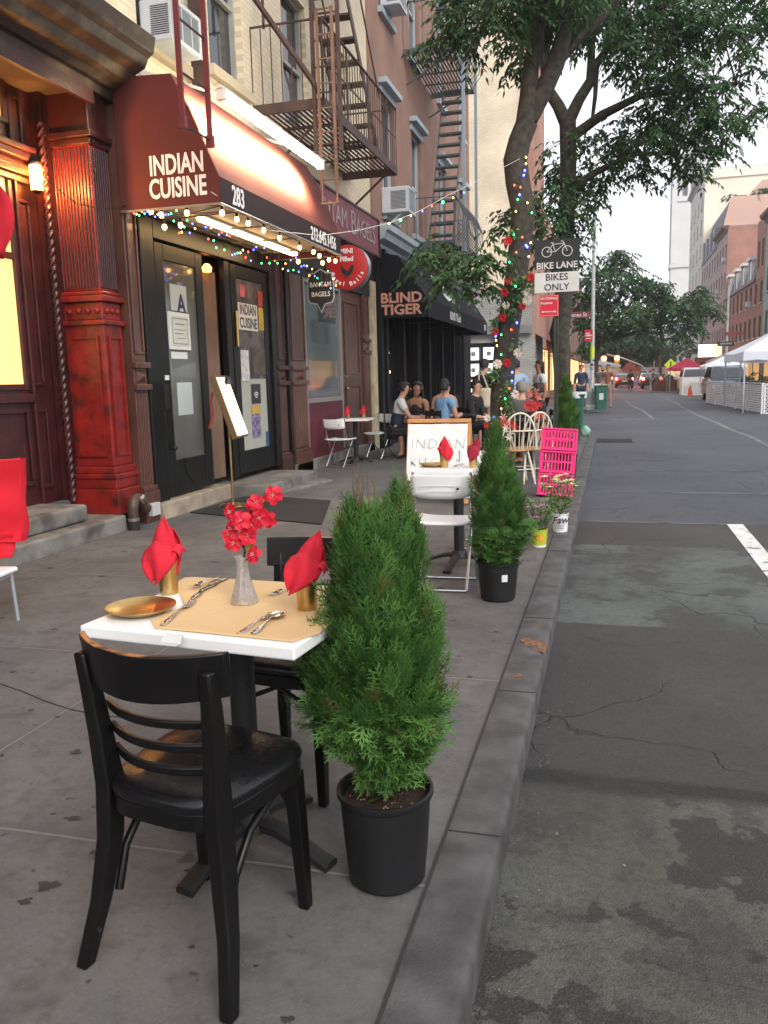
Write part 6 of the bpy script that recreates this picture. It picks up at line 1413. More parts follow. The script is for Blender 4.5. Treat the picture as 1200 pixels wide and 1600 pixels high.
P = np.array(P); D = np.array(D); g = np.random.default_rng(3).random((len(P), 1))
scatter('foliage', LEAFT, P, rotmats(D, np.random.default_rng(4).uniform(-1, 1, len(P))), np.full(len(P), .075), np.concatenate([.7+g*1.2, .9+g*.9, .8+g*.6], 1), M('silk leaves', (.08, .17, .06), .6, tint=True, transl=.1), t)
def bulb_mats():
    return {k: M('bulb '+k, c, .4, emis=e, ecol=c) for k, c, e in (('blue', (.05, .07, 1), 14), ('green', (.05, .9, .25), 7), ('yellow', (1, .55, .12), 8), ('red', (1, .06, .03), 8), ('warm', (1, .5, .16), 11))}
BM = bulb_mats(); _bm = {}
def bulb(t, c, kind, r):
    key = (kind, r)
    if key not in _bm:
        b = MB(); b.lathe([(.0001, -r*1.2), (r*.8, -r*.6), (r, 0), (r*.7, r*.9), (.0001, r*1.3)], 8, cap=False); o = b.build('bulb', BM[kind], t, smooth=80); _bm[key] = o.data
    else: o = bpy.data.objects.new('bulb', _bm[key]); COL.objects.link(o); o.parent = t
    o.location = c; return o
t = thing('string_lights', 'string of small coloured lights winding up the flowered tree trunk', 'string lights')
BL = [(x, y, k_) for k_, l in (('blue', ((278, 92), (273, 118), (250, 224), (285, 500), (292, 508), (235, 920), (120, 993), (210, 1190), (208, 1237), (110, 1435))), ('green', ((240, 250), (317, 322), (218, 440), (195, 590), (228, 722), (150, 985), (150, 1093), (172, 1333), (97, 1470))),
      ('yellow', ((285, 20), (285, 55), (292, 268), (230, 315), (310, 485), (300, 560), (122, 1015), (127, 1045), (150, 1388))), ('red', ((255, 183), (222, 172), (265, 455), (232, 537), (205, 958), (193, 1277)))) for x, y in l]
BL.sort(key=lambda q: q[1]); pts = []
for x, y, k_ in BL: c = at(*c1(x, y), GY-.05); bulb(t, c, k_, .012 if k_ != 'blue' else .015); pts.append(c+Vector((0, .02, 0)))
b = MB(); b.tube(pts, .003, 4); b.build('wire', M('green wire', (.02, .05, .02), .6), t)
# lights across to the tree
t = thing('string_lights', 'pale wire with a few coloured bulbs strung from the awning end to the tree', 'string lights')
wp = [at(330, 300, 7.3), at(420, 360, 8.6), at(500, 368, 9.6), at(560, 360, 10.2), at(610, 348, 10.8), at(655, 330, 11.2), at(700, 305, 11.6), at(742, 285, 11.9), at(812, 248, 12.1)]
b = MB(); b.tube(wp, .004, 5); b.build('wire', M('pale wire', (.6, .58, .5), .6), t)
for px, py, Y, k_ in ((608, 349, 10.75, 'warm'), (626, 344, 10.9, 'green'), (642, 337, 11.05, 'yellow'), (660, 330, 11.25, 'blue'), (675, 322, 11.4, 'red'), (692, 316, 11.5, 'green'), (708, 309, 11.7, 'yellow'), (725, 301, 11.8, 'blue')): bulb(t, at(px, py, Y), k_, .018 if k_ in ('green',) else .011)
# lights under the awning
t = thing('string_lights', 'row of warm bulbs hanging on a wire below the maroon awning', 'string lights')
wb = [(236, 330, 7.55), (252, 336, 7.6), (257, 355, 7.7), (282, 352, 7.8), (292, 333, 7.6), (347, 333, 7.6), (370, 343, 8.0), (388, 349, 8.3), (412, 360, 8.7), (437, 372, 9.2), (468, 387, 9.8), (490, 394, 10.3), (466, 409, 9.9), (499, 400, 10.5), (504, 411, 10.6), (514, 406, 10.8), (524, 408, 11.0)]
pts = []
for px, py, Y in wb: c = at(px, py, Y); bulb(t, c, 'warm', .026); pts.append(c+Vector((0, 0, .07)))
for c in pts: pass
b = MB(); b.tube([at(190, 322, 7.4)]+sorted(pts, key=lambda q: q.y), .005, 5); b.build('wire', BLACKM, t)
for c in pts: b = MB(); b.lathe([(.014, -.045), (.014, 0)], 8, c); b.build('socket', BLACKM, t)
t = thing('string_lights', 'tangle of tiny coloured fairy lights hanging under the maroon awning', 'string lights')
rg = random.Random(12); pts = []
for i in range(78):
    u = i/77; px = 205+320*u; base = 325+92*max(0, (u-.25)/.75)**.9; py = base+6+rg.uniform(-3, 34)*(1 if u > .2 else .25); Y = 7.4+3.5*max(0, (px-340)/190) if px > 340 else 7.5
    c = at(px, py, Y+rg.uniform(0, .25)); k_ = ('blue', 'green', 'red', 'yellow', 'green', 'blue', 'warm')[rg.randrange(7)]; bulb(t, c, k_, .0085); pts.append(c)
b = MB(); b.tube(pts, .0022, 4); b.build('wire', M('green wire', (.02, .05, .02), .6), t)
t = thing('lantern_wire', 'thin wire sagging from the wall lantern across the red pillar', 'wire')
b = MB(); b.tube([at(55, 262, 6.6), at(85, 292, 6.7), at(120, 318, 6.9), at(155, 326, 7.0), at(190, 325, 7.3)], .004, 4); b.build('wire', BLACKM, t)
# ================================================================= PEOPLE
SKINM = M('light skin', (.52, .29, .2), .55); SKIN2 = M('tan skin', (.36, .18, .11), .55); HAIRD = M('dark hair', (.015, .01, .008), .6); HAIRG = M('grey hair', (.22, .2, .18), .7)
EYE = M('eye dark', (.02, .015, .012), .3); LIP = M('lip', (.35, .12, .1), .5)
def skin_mesh(name, J, E, mat, t, root, sub=2):
    me = bpy.data.meshes.new(name); names = list(J); idx = {k: i for i, k in enumerate(names)}
    me.from_pydata([J[k][0] for k in names], [(idx[a], idx[b]) for a, b in E], []); me.materials.append(mat)
    o = bpy.data.objects.new(name, me); COL.objects.link(o); o.parent = t
    o.modifiers.new('skin', 'SKIN').use_smooth_shade = True
    if not me.skin_vertices: me.attributes  # layer is made by the modifier
    if len(me.skin_vertices) == 0:
        bm = bmesh.new(); bm.from_mesh(me); bm.verts.layers.skin.verify(); bm.to_mesh(me); bm.free()
    sv = me.skin_vertices[0].data
    for k in names:
        r = J[k][1]; sv[idx[k]].radius = r if isinstance(r, tuple) else (r, r); sv[idx[k]].use_root = (k == root)
    s = o.modifiers.new('sub', 'SUBSURF'); s.levels = sub; s.render_levels = sub
    return o
def person(label, loc, rz, pose='stand', shirt=None, sleeve='short', bottom=None, blen='long', hair=HAIRD, hlen='short', skin=SKINM, lean=0., head=(0, 0), arms=None, H=1.0, shoe=None, legs=None, cap=None, group=None, vest=None):
    t = thing('person', label, 'person', loc, rz, group)
    hz = .93 if pose == 'stand' else .52
    ly = lean; J = {}
    P = lambda x, y, z: Vector((x, y, z))
    J['pel'] = (P(0, 0, hz), (.145, .105)); J['wai'] = (P(0, ly*.3, hz+.17), (.125, .092)); J['che'] = (P(0, ly*.75, hz+.36), (.15, .105)); J['shm'] = (P(0, ly, hz+.49), (.10, .075)); J['nek'] = (P(0, ly*1.05+.01, hz+.56), .052)
    hx, hy = head; J['jaw'] = (P(hx*.6, ly*1.1+.03+hy*.5, hz+.635), (.062, .07)); J['hd'] = (P(hx, ly*1.1+.025+hy, hz+.715), (.078, .093)); J['top'] = (P(hx*1.1, ly*1.1+.015+hy, hz+.775), (.058, .068))
    E = [('pel', 'wai'), ('wai', 'che'), ('che', 'shm'), ('shm', 'nek'), ('nek', 'jaw'), ('jaw', 'hd'), ('hd', 'top')]
    arms = arms or {}
    for s, n in ((-1, 'L'), (1, 'R')):
        sh = P(s*.185, ly*.98, hz+.455); a = arms.get(n) or ((s*.24, ly*.8-.02, hz+.17), (s*.25, ly+.06, hz-.07))
        el, wr = Vector(a[0]), Vector(a[1]); d = (wr-el).normalized(); pa = wr+d*.06
        J['sh'+n] = (sh, .058); J['um'+n] = ((sh+el)/2, .05); J['el'+n] = (el, .04); J['fm'+n] = (el.lerp(wr, .4), .038); J['wr'+n] = (wr, .026); J['pa'+n] = (pa, (.034, .02))
        E += [('shm', 'sh'+n), ('sh'+n, 'um'+n), ('um'+n, 'el'+n), ('el'+n, 'fm'+n), ('fm'+n, 'wr'+n), ('wr'+n, 'pa'+n)]
        sd = d.cross(Vector((0, 1, 0))); sd = sd.normalized() if sd.length > .2 else Vector((1, 0, 0)); bend = Vector((0, .4, -.3))
        for i in range(4):
            o_ = sd*(-.027+.018*i); l = (.06, .075, .072, .055)[i]; k1 = f'f{i}a'+n; k2 = f'f{i}b'+n
            J[k1] = (pa+o_+d*.03, .0095); J[k2] = (pa+o_*1.1+(d+bend*.35).normalized()*(.03+l*.6), .008); E += [('pa'+n, k1), (k1, k2)]
        J['th'+n] = (pa-sd*.045*s+d*.005, .010); E.append(('wr'+n, 'th'+n))
        if legs and n in legs: kn, an = Vector(legs[n][0]), Vector(legs[n][1])
        elif pose == 'stand': kn, an = P(s*.1, .02, .5), P(s*.11, -.03, .08)
        else: kn, an = P(s*.12, .44, hz+.02), P(s*.13, .40, .08)
        hp = P(s*.092, 0, hz-.05)
        J['hp'+n] = (hp, .085); J['tm'+n] = (hp.lerp(kn, .5), .075); J['kn'+n] = (kn, .055); J['ca'+n] = (kn.lerp(an, .35), .055); J['an'+n] = (an, .036); J['ft'+n] = (an+P(s*.015, .13, -.045), (.04, .025)); J['he'+n] = (an+P(0, -.03, -.04), .034)
        E += [('pel', 'hp'+n), ('hp'+n, 'tm'+n), ('tm'+n, 'kn'+n), ('kn'+n, 'ca'+n), ('ca'+n, 'an'+n), ('an'+n, 'ft'+n), ('an'+n, 'he'+n)]
    skin_mesh('body', J, E, skin, t, 'pel')
    def grow(keys, edges, g, name, mat, root):
        JJ = {}
        for k_ in keys:
            r = J[k_][1]; r = r if isinstance(r, tuple) else (r, r); JJ[k_] = (J[k_][0], (r[0]+g, r[1]+g))
        skin_mesh(name, JJ, edges, mat, t, root, 2)
    if shirt:
        ks = ['pel', 'wai', 'che', 'shm']; es = [('pel', 'wai'), ('wai', 'che'), ('che', 'shm')]
        if sleeve != 'none':
            for n in 'LR':
                ks += ['sh'+n, 'um'+n]; es += [('shm', 'sh'+n), ('sh'+n, 'um'+n)]
                if sleeve == 'long': ks += ['el'+n, 'fm'+n]; es += [('um'+n, 'el'+n), ('el'+n, 'fm'+n)]
        grow(ks, es, .017, 'shirt' if sleeve != 'none' else 'top', shirt, 'pel')
    if vest: grow(['pel', 'wai', 'che'], [('pel', 'wai'), ('wai', 'che')], .03, 'vest', vest, 'pel')
    if bottom:
        ks = ['pel']; es = []
        for n in 'LR':
            ks += ['hp'+n, 'tm'+n]; es += [('pel', 'hp'+n), ('hp'+n, 'tm'+n)]
            if blen in ('long', 'knee'): ks += ['kn'+n]; es += [('tm'+n, 'kn'+n)]
            if blen == 'long': ks += ['ca'+n, 'an'+n]; es += [('kn'+n, 'ca'+n), ('ca'+n, 'an'+n)]
        grow(ks, es, .02, 'trousers' if blen == 'long' else 'shorts', bottom, 'pel')
    for n in 'LR':
        skin_mesh('shoe', {'a': (J['he'+n][0]+P(0, 0, .0), (.042, .036)), 'b': (J['an'+n][0]+P(0, .05, -.035), (.045, .036)), 'c': (J['ft'+n][0]+P(0, .03, 0), (.045, .028))}, [('a', 'b'), ('b', 'c')], shoe or MATS['dark shoe'], t, 'a', 1)
    hd = J['hd'][0]; b = MB(); rows = []
    for i in range(9):
        ph = PI*.62*i/8; rows.append([hd+P(.088*math.sin(ph)*math.cos(a), .108*math.sin(ph)*math.sin(a)-.016, .03+.088*math.cos(ph)-(.05 if math.sin(a) < .1 and i > 5 else 0)) if not (math.sin(a) > .45 and ph > 1.25) else hd+P(.08*math.sin(1.2)*math.cos(a), .098*math.sin(1.2)*math.sin(a)-.016, .03+.088*math.cos(1.2)) for a in np.linspace(0, 2*PI, 20, endpoint=False)])
    b.grid(rows, close=True); b.build('hair' if not cap else 'cap', cap or hair, t, smooth=80)
    if hlen == 'long':
        b = MB(); b.grid([[hd+P(.088*math.cos(a)*(1-.1*u), -.02-.085*abs(math.sin(a))-.02*u, .02-.27*u+.01*math.sin(a*9)) for a in np.linspace(PI, 2*PI, 10)] for u in np.linspace(0, 1, 8)]); b.build('long_hair', hair, t, smooth=80, solid=.03)
    b = MB()
    for s in (-1, 1): b.ball(hd+P(s*.03, .088, -.002), .009, 8); b.box(hd.x+s*.03-.014, hd.x+s*.03+.014, hd.y+.085, hd.y+.096, hd.z+.018, hd.z+.023)
    b.build('eyes', EYE, t); b = MB(); b.tube([hd+P(0, .088, .005), hd+P(0, .108, -.025), hd+P(0, .092, -.032)], [.008, .012, .008], 6); b.build('nose', skin, t, smooth=60)
    b = MB(); b.tube([hd+P(-.022, .083, -.055), hd+P(0, .092, -.055), hd+P(.022, .083, -.055)], [.004, .007, .004], 6); b.build('mouth', LIP, t, smooth=60)
    for s in (-1, 1): b = MB(); b.lathe([(.0001, -.008), (.02, -.006), (.022, .004), (.012, .006)], 10, hd+P(s*.08, -.005, -.01), ax=Matrix.Rotation(PI/2, 3, 'Y')); b.build('ear', skin, t, smooth=60)
    t.scale = (H, H, H); return t
M('dark shoe', (.02, .02, .022), .5)
BLUE = M('light blue shirt cloth', (.18, .36, .58), .85, var=.1); BLKC = M('black cloth', (.014, .014, .016), .85, var=.2); WHC = M('white cloth', (.62, .62, .6), .85); NVY = M('navy cloth', (.02, .03, .06), .85); DEN = M('grey denim', (.13, .17, .2), .85); BEI = M('beige cloth', (.36, .3, .22), .85); GRC = M('grey cloth', (.1, .1, .1), .85); PBL = M('pale blue cloth', (.35, .48, .66), .85)
def gx(px, Y): return at(px, 640, Y).x
G1 = 'people at the bar tables'
person('seated man in a dark vest over a white tee, leaning towards the woman in black', (gx(618, 14.3), 14.3, 0), R(-75), 'sit', WHC, 'short', BLKC, 'long', HAIRD, lean=.1, head=(0, .04), arms={'R': ((.22, .25, .72), (.05, .45, .7)), 'L': ((-.2, .2, .72), (.0, .42, .72))}, group=G1, vest=NVY)
p = bpy.data.objects[-1] if False else None
person('seated woman in a black sleeveless dress with head tilted beside the man in the vest', (gx(655, 14.6), 14.6, 0), R(160), 'sit', BLKC, 'none', BLKC, 'short', HAIRD, 'long', SKIN2, lean=.06, head=(-.05, .03), arms={'R': ((.24, .1, .72), (.1, .32, .68)), 'L': ((-.24, .1, .72), (-.08, .34, .68))}, group=G1)
person('seated man in a light blue shirt and grey shorts seen from behind', (gx(690, 14.2), 14.2, 0), R(-35), 'sit', BLUE, 'short', DEN, 'knee', HAIRD, lean=.08, head=(0, -.02), arms={'R': ((.25, .1, .72), (.12, .33, .74)), 'L': ((-.25, .1, .72), (-.06, .34, .74))}, group=G1)
person('person with dark hair facing the camera beyond the blue shirt', (gx(695, 15.6), 15.6, 0), R(175), 'sit', GRC, 'none', NVY, 'long', HAIRD, lean=.02, H=1.03, group=G1)
person('seated person in black next to the standing one with a tote bag', (gx(732, 15.4), 15.4, 0), R(-110), 'sit', BLKC, 'long', BLKC, 'long', HAIRD, lean=.14, arms={'R': ((.2, .2, .68), (.1, .4, .66)), 'L': ((-.2, .2, .7), (-.05, .4, .66))}, group=G1)
pst = (gx(757, 15.8), 15.8, 0)
person('standing person in a black tee and beige shorts with a cream tote bag', pst, R(-25), 'stand', BLKC, 'short', BEI, 'short', HAIRD, arms={'R': ((.25, -.02, 1.1), (.2, .2, 1.0)), 'L': ((-.25, .0, 1.1), (-.2, .2, 1.05))}, H=.985)
t = thing('tote_bag', 'cream canvas tote bag hanging behind the standing person in shorts', 'bag', (pst[0]+.03, pst[1]-.24, .83), R(-8))
CANV = M('cream canvas', (.55, .48, .37), .85, var=.1)
b = MB(); b.grid([[((x*(1+.1*math.sin(z*3))), .05*math.sin(PI*(x+.16)/.32)*(1-.4*(z/.36)), z-.02*abs(x)*3) for x in np.linspace(-.16, .16, 9)] for z in np.linspace(0, .36, 7)]); b.grid([[((x*(1+.1*math.sin(z*3))), -.05*math.sin(PI*(x+.16)/.32)*(1-.4*(z/.36)), z-.02*abs(x)*3) for x in np.linspace(-.16, .16, 9)] for z in np.linspace(0, .36, 7)])
b.build('bag_body', CANV, t, smooth=70, solid=.005)
b = MB(); b.bar((-.1, .02, .33), (-.13, .1, .68), .03, .006, up=(0, 1, 0)); b.bar((.08, .02, .33), (-.08, .1, .68), .03, .006, up=(0, 1, 0)); b.build('strap', CANV, t)
person('standing man in a pale blue shirt behind the flowered trunk', (gx(806, 16.6), 16.6, 0), R(20), 'stand', PBL, 'short', NVY, 'long', HAIRD, H=.98, group='people standing by the corner')
person('standing woman in a white top with dark curly hair in front of the second tree', (gx(842, 17.6), 17.6, 0), R(120), 'stand', WHC, 'short', BLKC, 'long', HAIRD, 'long', SKIN2, lean=-.02, H=.97, group='people standing by the corner')
person('seated grey haired person in a charcoal shirt beyond the windsor chairs', (gx(814, 13.2), 13.2, 0), R(0), 'sit', GRC, 'short', BLKC, 'long', HAIRG, lean=.05, H=.98)
person('seated person in dark clothes partly hidden by the sign post', (gx(846, 13.6), 13.6, 0), R(110), 'sit', BLKC, 'short', M('burgundy cloth', (.09, .02, .03), .85), 'long', HAIRD, skin=SKIN2, lean=.05, H=.95)
G2 = 'pedestrians at the far corner'
person('far pedestrian in a brown top and pale shorts beside the green bin', (at(950, 600, 35.5).x, 35.5, 0), R(160), 'stand', M('brown top cloth', (.22, .09, .06), .85), 'short', BEI, 'short', skin=SKIN2, group=G2)
person('far pedestrian in navy clothes just behind the pale lamp pole', (at(908, 600, 33.2).x, 33.2, 0), R(-170), 'stand', NVY, 'long', NVY, 'long', group=G2)
person('far pedestrian in a grey top between the lamp pole and the bin', (at(937, 600, 37).x, 37, 0), R(150), 'stand', GRC, 'short', WHC, 'short', group=G2)
person('far person in dark clothes standing in the road by the parked car', (at(1020, 600, 66).x, 66, -.11), R(90), 'stand', M('slate cloth', (.06, .09, .12), .85), 'long', NVY, 'long')
person('far person in black walking near the red lights', (at(985, 600, 74).x, 74, -.11), R(0), 'stand', BLKC, 'long', BLKC, 'long')
# bar tables and dark chairs by the bar
def bar_chair(label, x, y, rz, g='dark slatted bar chairs'):
    t = thing('bar_chair', label, 'chair', (x, y, 0), rz, g)
    for s in (-1, 1):
        b = MB(); b.bar((s*.19, -.2, 0), (s*.18, -.2, .85), .025); b.build('rear_leg', BLACKM, t); b = MB(); b.bar((s*.19, .19, 0), (s*.19, .19, .44), .025); b.build('front_leg', BLACKM, t)
    b = MB()
    for i in range(5): b.box(-.2, .2, -.2+i*.085, -.14+i*.085, .44, .46)
    b.build('seat', BLACKM, t); b = MB(); b.box(-.19, .19, -.215, -.2, .75, .84); b.box(-.19, .19, -.215, -.2, .6, .68); b.build('backrest', BLACKM, t); return t
bc = bar_chair('dark slatted chair under the man in the dark vest', gx(618, 14.3), 14.3, R(-75))
dup(bc, (gx(690, 14.2), 14.2, 0), R(-35), 'dark slatted chair with the blue shirted man on it'); dup(bc, (gx(655, 14.6), 14.6, 0), R(160), 'dark slatted chair under the woman in the black dress')
dup(bc, (gx(732, 15.4), 15.4, 0), R(-110), 'dark slatted chair under the person in black'); dup(bc, (gx(695, 15.6), 15.6, 0), R(175), 'dark slatted chair beyond the blue shirted man')
dup(bc, (gx(814, 13.2), 13.2, 0), R(0), 'dark chair under the grey haired person'); dup(bc, (gx(846, 13.6), 13.6, 0), R(110), 'dark chair under the person behind the sign post')
def round_bar_table(label, x, y):
    t = thing('bar_table', label, 'table', (x, y, 0), 0, 'small round bar tables'); b = MB(); b.lathe([(.0001, .72), (.3, .72), (.3, .745), (.0001, .745)], 24, cap=False); b.build('tabletop', BLACKM, t, smooth=40)
    b = MB(); b.lathe([(.22, 0), (.2, .02), (.03, .05), (.03, .72)], 16); b.build('pedestal', BLACKM, t, smooth=40); return t
rt = round_bar_table('small dark round table between the seated couple', gx(640, 14.9), 14.95); dup(rt, (gx(715, 14.8), 14.85, 0), 0, 'small dark round table in front of the blue shirted man'); dup(rt, (gx(832, 12.7), 12.45, 0), 0, 'dark round table with red flowers by the windsor chairs')
t = thing('red_lilies', 'bunch of red silk flowers on the table by the windsor chairs', 'flowers', (gx(833, 12.5), 12.45, .746)); rg = random.Random(4)
for i in range(16):
    c = Vector((rg.gauss(0, .07), rg.gauss(0, .05), .22+rg.gauss(0, .09))); b = MB()
    for j in range(6): a = j*PI/3+i; b.add([c, c+Vector((.03*math.cos(a-.3), -.01, .03*math.sin(a-.3))), c+Vector((.07*math.cos(a), -.02, .07*math.sin(a))), c+Vector((.03*math.cos(a+.3), -.01, .03*math.sin(a+.3)))], [(0, 1, 2, 3)])
    b.build('blossom', M('red lily petal', (.6, .03, .03), .6), t)
b = MB(); b.lathe([(.0001, 0), (.03, 0), (.035, .12), (.03, .12), (.0001, .02)], 12, cap=False); b.build('vase', M('dark glass', (.05, .03, .03), .2), t, smooth=50)
b = MB(); rg = random.Random(9)
t = thing('pink_white_flowers', 'red and white silk blossoms beside the cone shaped tree and the windsor chairs', 'flowers', (gx(796, 9.6)-.02, 9.6, 0))
for i in range(10):
    c = Vector((rg.gauss(0, .05), rg.gauss(0, .03), .82+rg.gauss(0, .09))); b = MB()
    for j in range(6): a = j*PI/3+i; b.add([c, c+Vector((.025*math.cos(a-.3), -.01, .025*math.sin(a-.3))), c+Vector((.055*math.cos(a), -.02, .055*math.sin(a))), c+Vector((.025*math.cos(a+.3), -.01, .025*math.sin(a+.3)))], [(0, 1, 2, 3)])
    b.build('blossom', M('red lily petal', (.6, .03, .03), .6) if i % 2 else WRO, t)
b = MB(); 
for i in range(5): b.tube([(0, 0, .35), (rg.gauss(0, .03), 0, .85)], .003, 4)
b.build('stem', STM, t)
b = MB(); b.lathe([(.0001, 0), (.1, 0), (.12, .35), (.11, .35), (.0001, .1)], 16, cap=False); b.build('pot', POTB, t, smooth=50)
# ================================================================= FAR STREET
GRN = M('green bin plastic', (.02, .1, .07), .5, var=.15); BAGM = M('pale green plastic bag', (.35, .6, .5), .35, transl=.3, bump=.6, bs=20)
def wheelie(label, x, y, rz, bag=False, z=0):
    t = thing('litter_bin', label, 'bin', (x, y, z), rz, 'green litter bins'); b = MB(); rows = []
    for z_, s in ((.03, .8), (.05, .82), (.85, 1), (.9, 1.02)): rows.append([(.24*s*a, .24*s*c, z_) for a, c in ((-1, -.8), (-.8, -1), (.8, -1), (1, -.8), (1, .8), (.8, 1), (-.8, 1), (-1, .8))])
    b.grid(rows, close=True); b.f.append(tuple(range(7, -1, -1))); b.mi.append(0); b.build('body', GRN, t)
    b = MB(); b.box(-.27, .27, -.27, .27, .9, .95); b.build('rim', GRN, t, bev=.02); b = MB()
    if bag: b.grid([[(.29*math.cos(a)*(1+.04*math.sin(a*7)), .29*math.sin(a)*(1+.04*math.cos(a*5)), zz) for a in np.linspace(0, 2*PI, 24, endpoint=False)] for zz in (.86, .955, .985, 1.0)], close=True); b.build('bag_liner', M('white bag', (.6, .65, .65), .5), t, smooth=60)
    else: b.box(-.08, .08, -.232, -.228, .4, .65); b.build('label_plate', M('label', (.5, .55, .5), .6), t)
    return t
wheelie('green litter bin with a pale bag over its rim at the end of the kerb', -.82, 19.6, 0, True)
wheelie('green litter bin beside the pale lamp pole at the far corner', at(939, 610, 33.4).x, 33.4, R(5))
b = MB(); rg = random.Random(5); rows = []
for i in range(9):
    ph = PI*i/8; rows.append([(.15*math.sin(ph)**.7*math.cos(a)*(1+.22*math.sin(a*5+i*1.7)), .13*math.sin(ph)**.7*math.sin(a)*(1+.2*math.cos(a*4+i)), .15-.15*math.cos(ph)*(1+.18*math.sin(a*3+i))) for a in np.linspace(0, 2*PI, 16, endpoint=False)])
b.grid(rows, close=True); o = b.build('rubbish_bag', BAGM, smooth=80); o.location = (-.55, 19.4, .0); o.scale = (.75, .75, .75); tag(o, 'crumpled pale green bag beside the near litter bin', 'bag')
# lamp pole
LPX = at(925, 600, 33.8).x
t = thing('lamp_pole', 'tall pale grey lamp pole with street name, red sign and stickers at the far corner', 'lamp post', (LPX, 33.8, 0))
PALEM = M('pale grey pole paint', (.42, .44, .43), .5, var=.2, vs=3)
b = MB(); b.lathe([(.075, .9), (.07, 4), (.055, 7.6)], 12); b.build('pole', PALEM, t, smooth=60)
b = MB(); b.lathe([(.26, 0), (.25, .12), (.17, .2), (.15, .7), (.1, .86), (.08, .92)], 8); b.build('base', PALEM, t)
sz = at(905, 492, 33.7); b = MB(); b.box(-1.0, -.08, -.09, -.075, sz.z-.12, sz.z+.12); o = b.build('street_name_sign', M('brown street sign', (.17, .04, .035), .5), t); text('Jones St', .2, SWH, o, XM((-.54, -.093, sz.z), (1, 0, 0), (0, 0, 1)), bold=.003, ext=.001)
sz = at(922, 524, 33.7).z; b = MB(); b.box(-.3, .0, -.09, -.08, sz-.22, sz+.22); o = b.build('no_stopping_plate', SRD, t); b = MB(); b.box(-.26, -.04, -.094, -.091, sz-.03, sz+.03); b.box(-.26, -.1, -.094, -.091, sz+.06, sz+.1); b.box(-.26, -.04, -.094, -.091, sz-.13, sz-.1); b.build('print', SWH, o)
b = MB(); b.lathe([(.08, 2.0), (.08, 2.45)], 12); b.build('yellow_band', M('yellow green sticker', (.5, .6, .05), .5), t)
b = MB(); rg = random.Random(2)
for i in range(7): z_ = .95+i*.15; b = MB(); b.lathe([(.0775, z_), (.0775, z_+rg.uniform(.05, .11))], 12); b.build('sticker', M('mixed stickers', (.5, .5, .52), .6, col2=(.06, .06, .08), mixs=9, mixlo=.5, mixhi=.52), t)
# right-hand row of buildings
XRT = 11.0
def row_building(label, y0, y1, z, col, cols_, storeys, cornice=None, mat=None, wcol=None, z0=4.0, gap=3.1, wh=1.7, wd=.95, sidecol=None, x=XRT, ac=0, ground=None, depthx=9, seed=0, sash=SASHD):
    t = thing('row_building', label, 'building', group=None); mat = mat or M('wall '+label[:24], col, .85, var=.12, vs=.5, bump=.15, bs=8)
    L_ = y1-y0; wins = []
    for s in range(storeys):
        for i in range(cols_): yc = y0+L_*(i+.5)/cols_; wins.append((yc-wd/2, yc+wd/2, z0+s*gap, z0+s*gap+wh))
    V = (0, 0, 1); P = (x, 0, 0); shops = [(y0+.6+k*(L_-.6)/2, y0+(k+1)*(L_-.6)/2, .4, 2.9) for k in range(2)]
    holes_wall('front_wall', mat, t, P, (0, 1, 0), V, (-1, 0, 0), y0+.003, y1-.003, 0, z, wins+shops, depth=.15, back=depthx)
    for q in wins: sash_window(t, (x, q[1], q[2]), (0, -1, 0), V, (-1, 0, 0), q[1]-q[0], q[3]-q[2], frame_mat=sash, sill=M('pale lintel', (.4, .36, .32), .8) if x < 12 else None, d=.1)
    for q in shops: sash_window(t, (x, q[1], q[2]), (0, -1, 0), V, (-1, 0, 0), q[1]-q[0], q[3]-q[2], frame_mat=SASHD, mid=False, muntin=1, d=.1, pane_mat=M('warm shop glass', (.06, .05, .04), .1, emis=.5, ecol=(1, .55, .22), var=.5, vs=.4))
    if cornice: b = MB(); b.profile_y([(x, z-.5), (x-.12, z-.5), (x-.2, z-.3), (x-.5, z-.15), (x-.55, z+.05), (x+.2, z+.05)], y0, y1); b.build('cornice', cornice, t)
    rg = random.Random(seed)
    for k in range(ac): q = wins[rg.randrange(len(wins))]; b = MB(); b.box(x-.35, x-.01, (q[0]+q[1])/2-.3, (q[0]+q[1])/2+.3, q[2]+.02, q[2]+.42); b.build('window_aircon', MATS['pale grey casing'], t)
    return t
CRN = M('brown far cornice', (.1, .06, .05), .7)
row_building('teal green painted row house at the edge of the street row', 52, 69.5, 12.6, (.2, .31, .28), 6, 3, CRN, ac=1, seed=3)
tb_ = row_building('brown brick row house with white dormers on its dark mansard', 69.5, 92, 8.3, (.24, .125, .1), 9, 2, None, ac=3, z0=3.9, gap=2.6, wh=1.6, seed=5)
b = MB(); b.profile_y([(XRT+.01, 8.3), (XRT-.15, 8.35), (XRT+.4, 10.4), (XRT+8, 10.4), (XRT+8, 8.3)], 73.6, 92); b.build('mansard', M('slate mansard', (.09, .09, .1), .7), tb_)
for y in (76, 80, 84, 88.5):
    f = MB(); f.box(XRT-.12, XRT+.5, y-.75, y-.62, 8.6, 10.2); f.box(XRT-.12, XRT+.5, y+.62, y+.75, 8.6, 10.2); f.box(XRT-.3, XRT+.5, y-.95, y+.95, 10.2, 10.45); o = f.build('dormer', M('white dormer paint', (.62, .63, .62), .6), tb_); b = MB(); b.box(XRT-.06, XRT+.5, y-.62, y+.62, 8.6, 10.2); b.build('pane', WINGL, o)
holes_wall('upper_wall', MATS['wall '+'brown brick row house with white dormers on its dark mansard'[:24]], tb_, (XRT-.01, 0, 0), (0, 1, 0), (0, 0, 1), (-1, 0, 0), 69.6, 73.5, 8.32, 12.8, [(70.2, 71.1, 9.2, 11.2), (72, 72.9, 9.2, 11.2)], back=6)
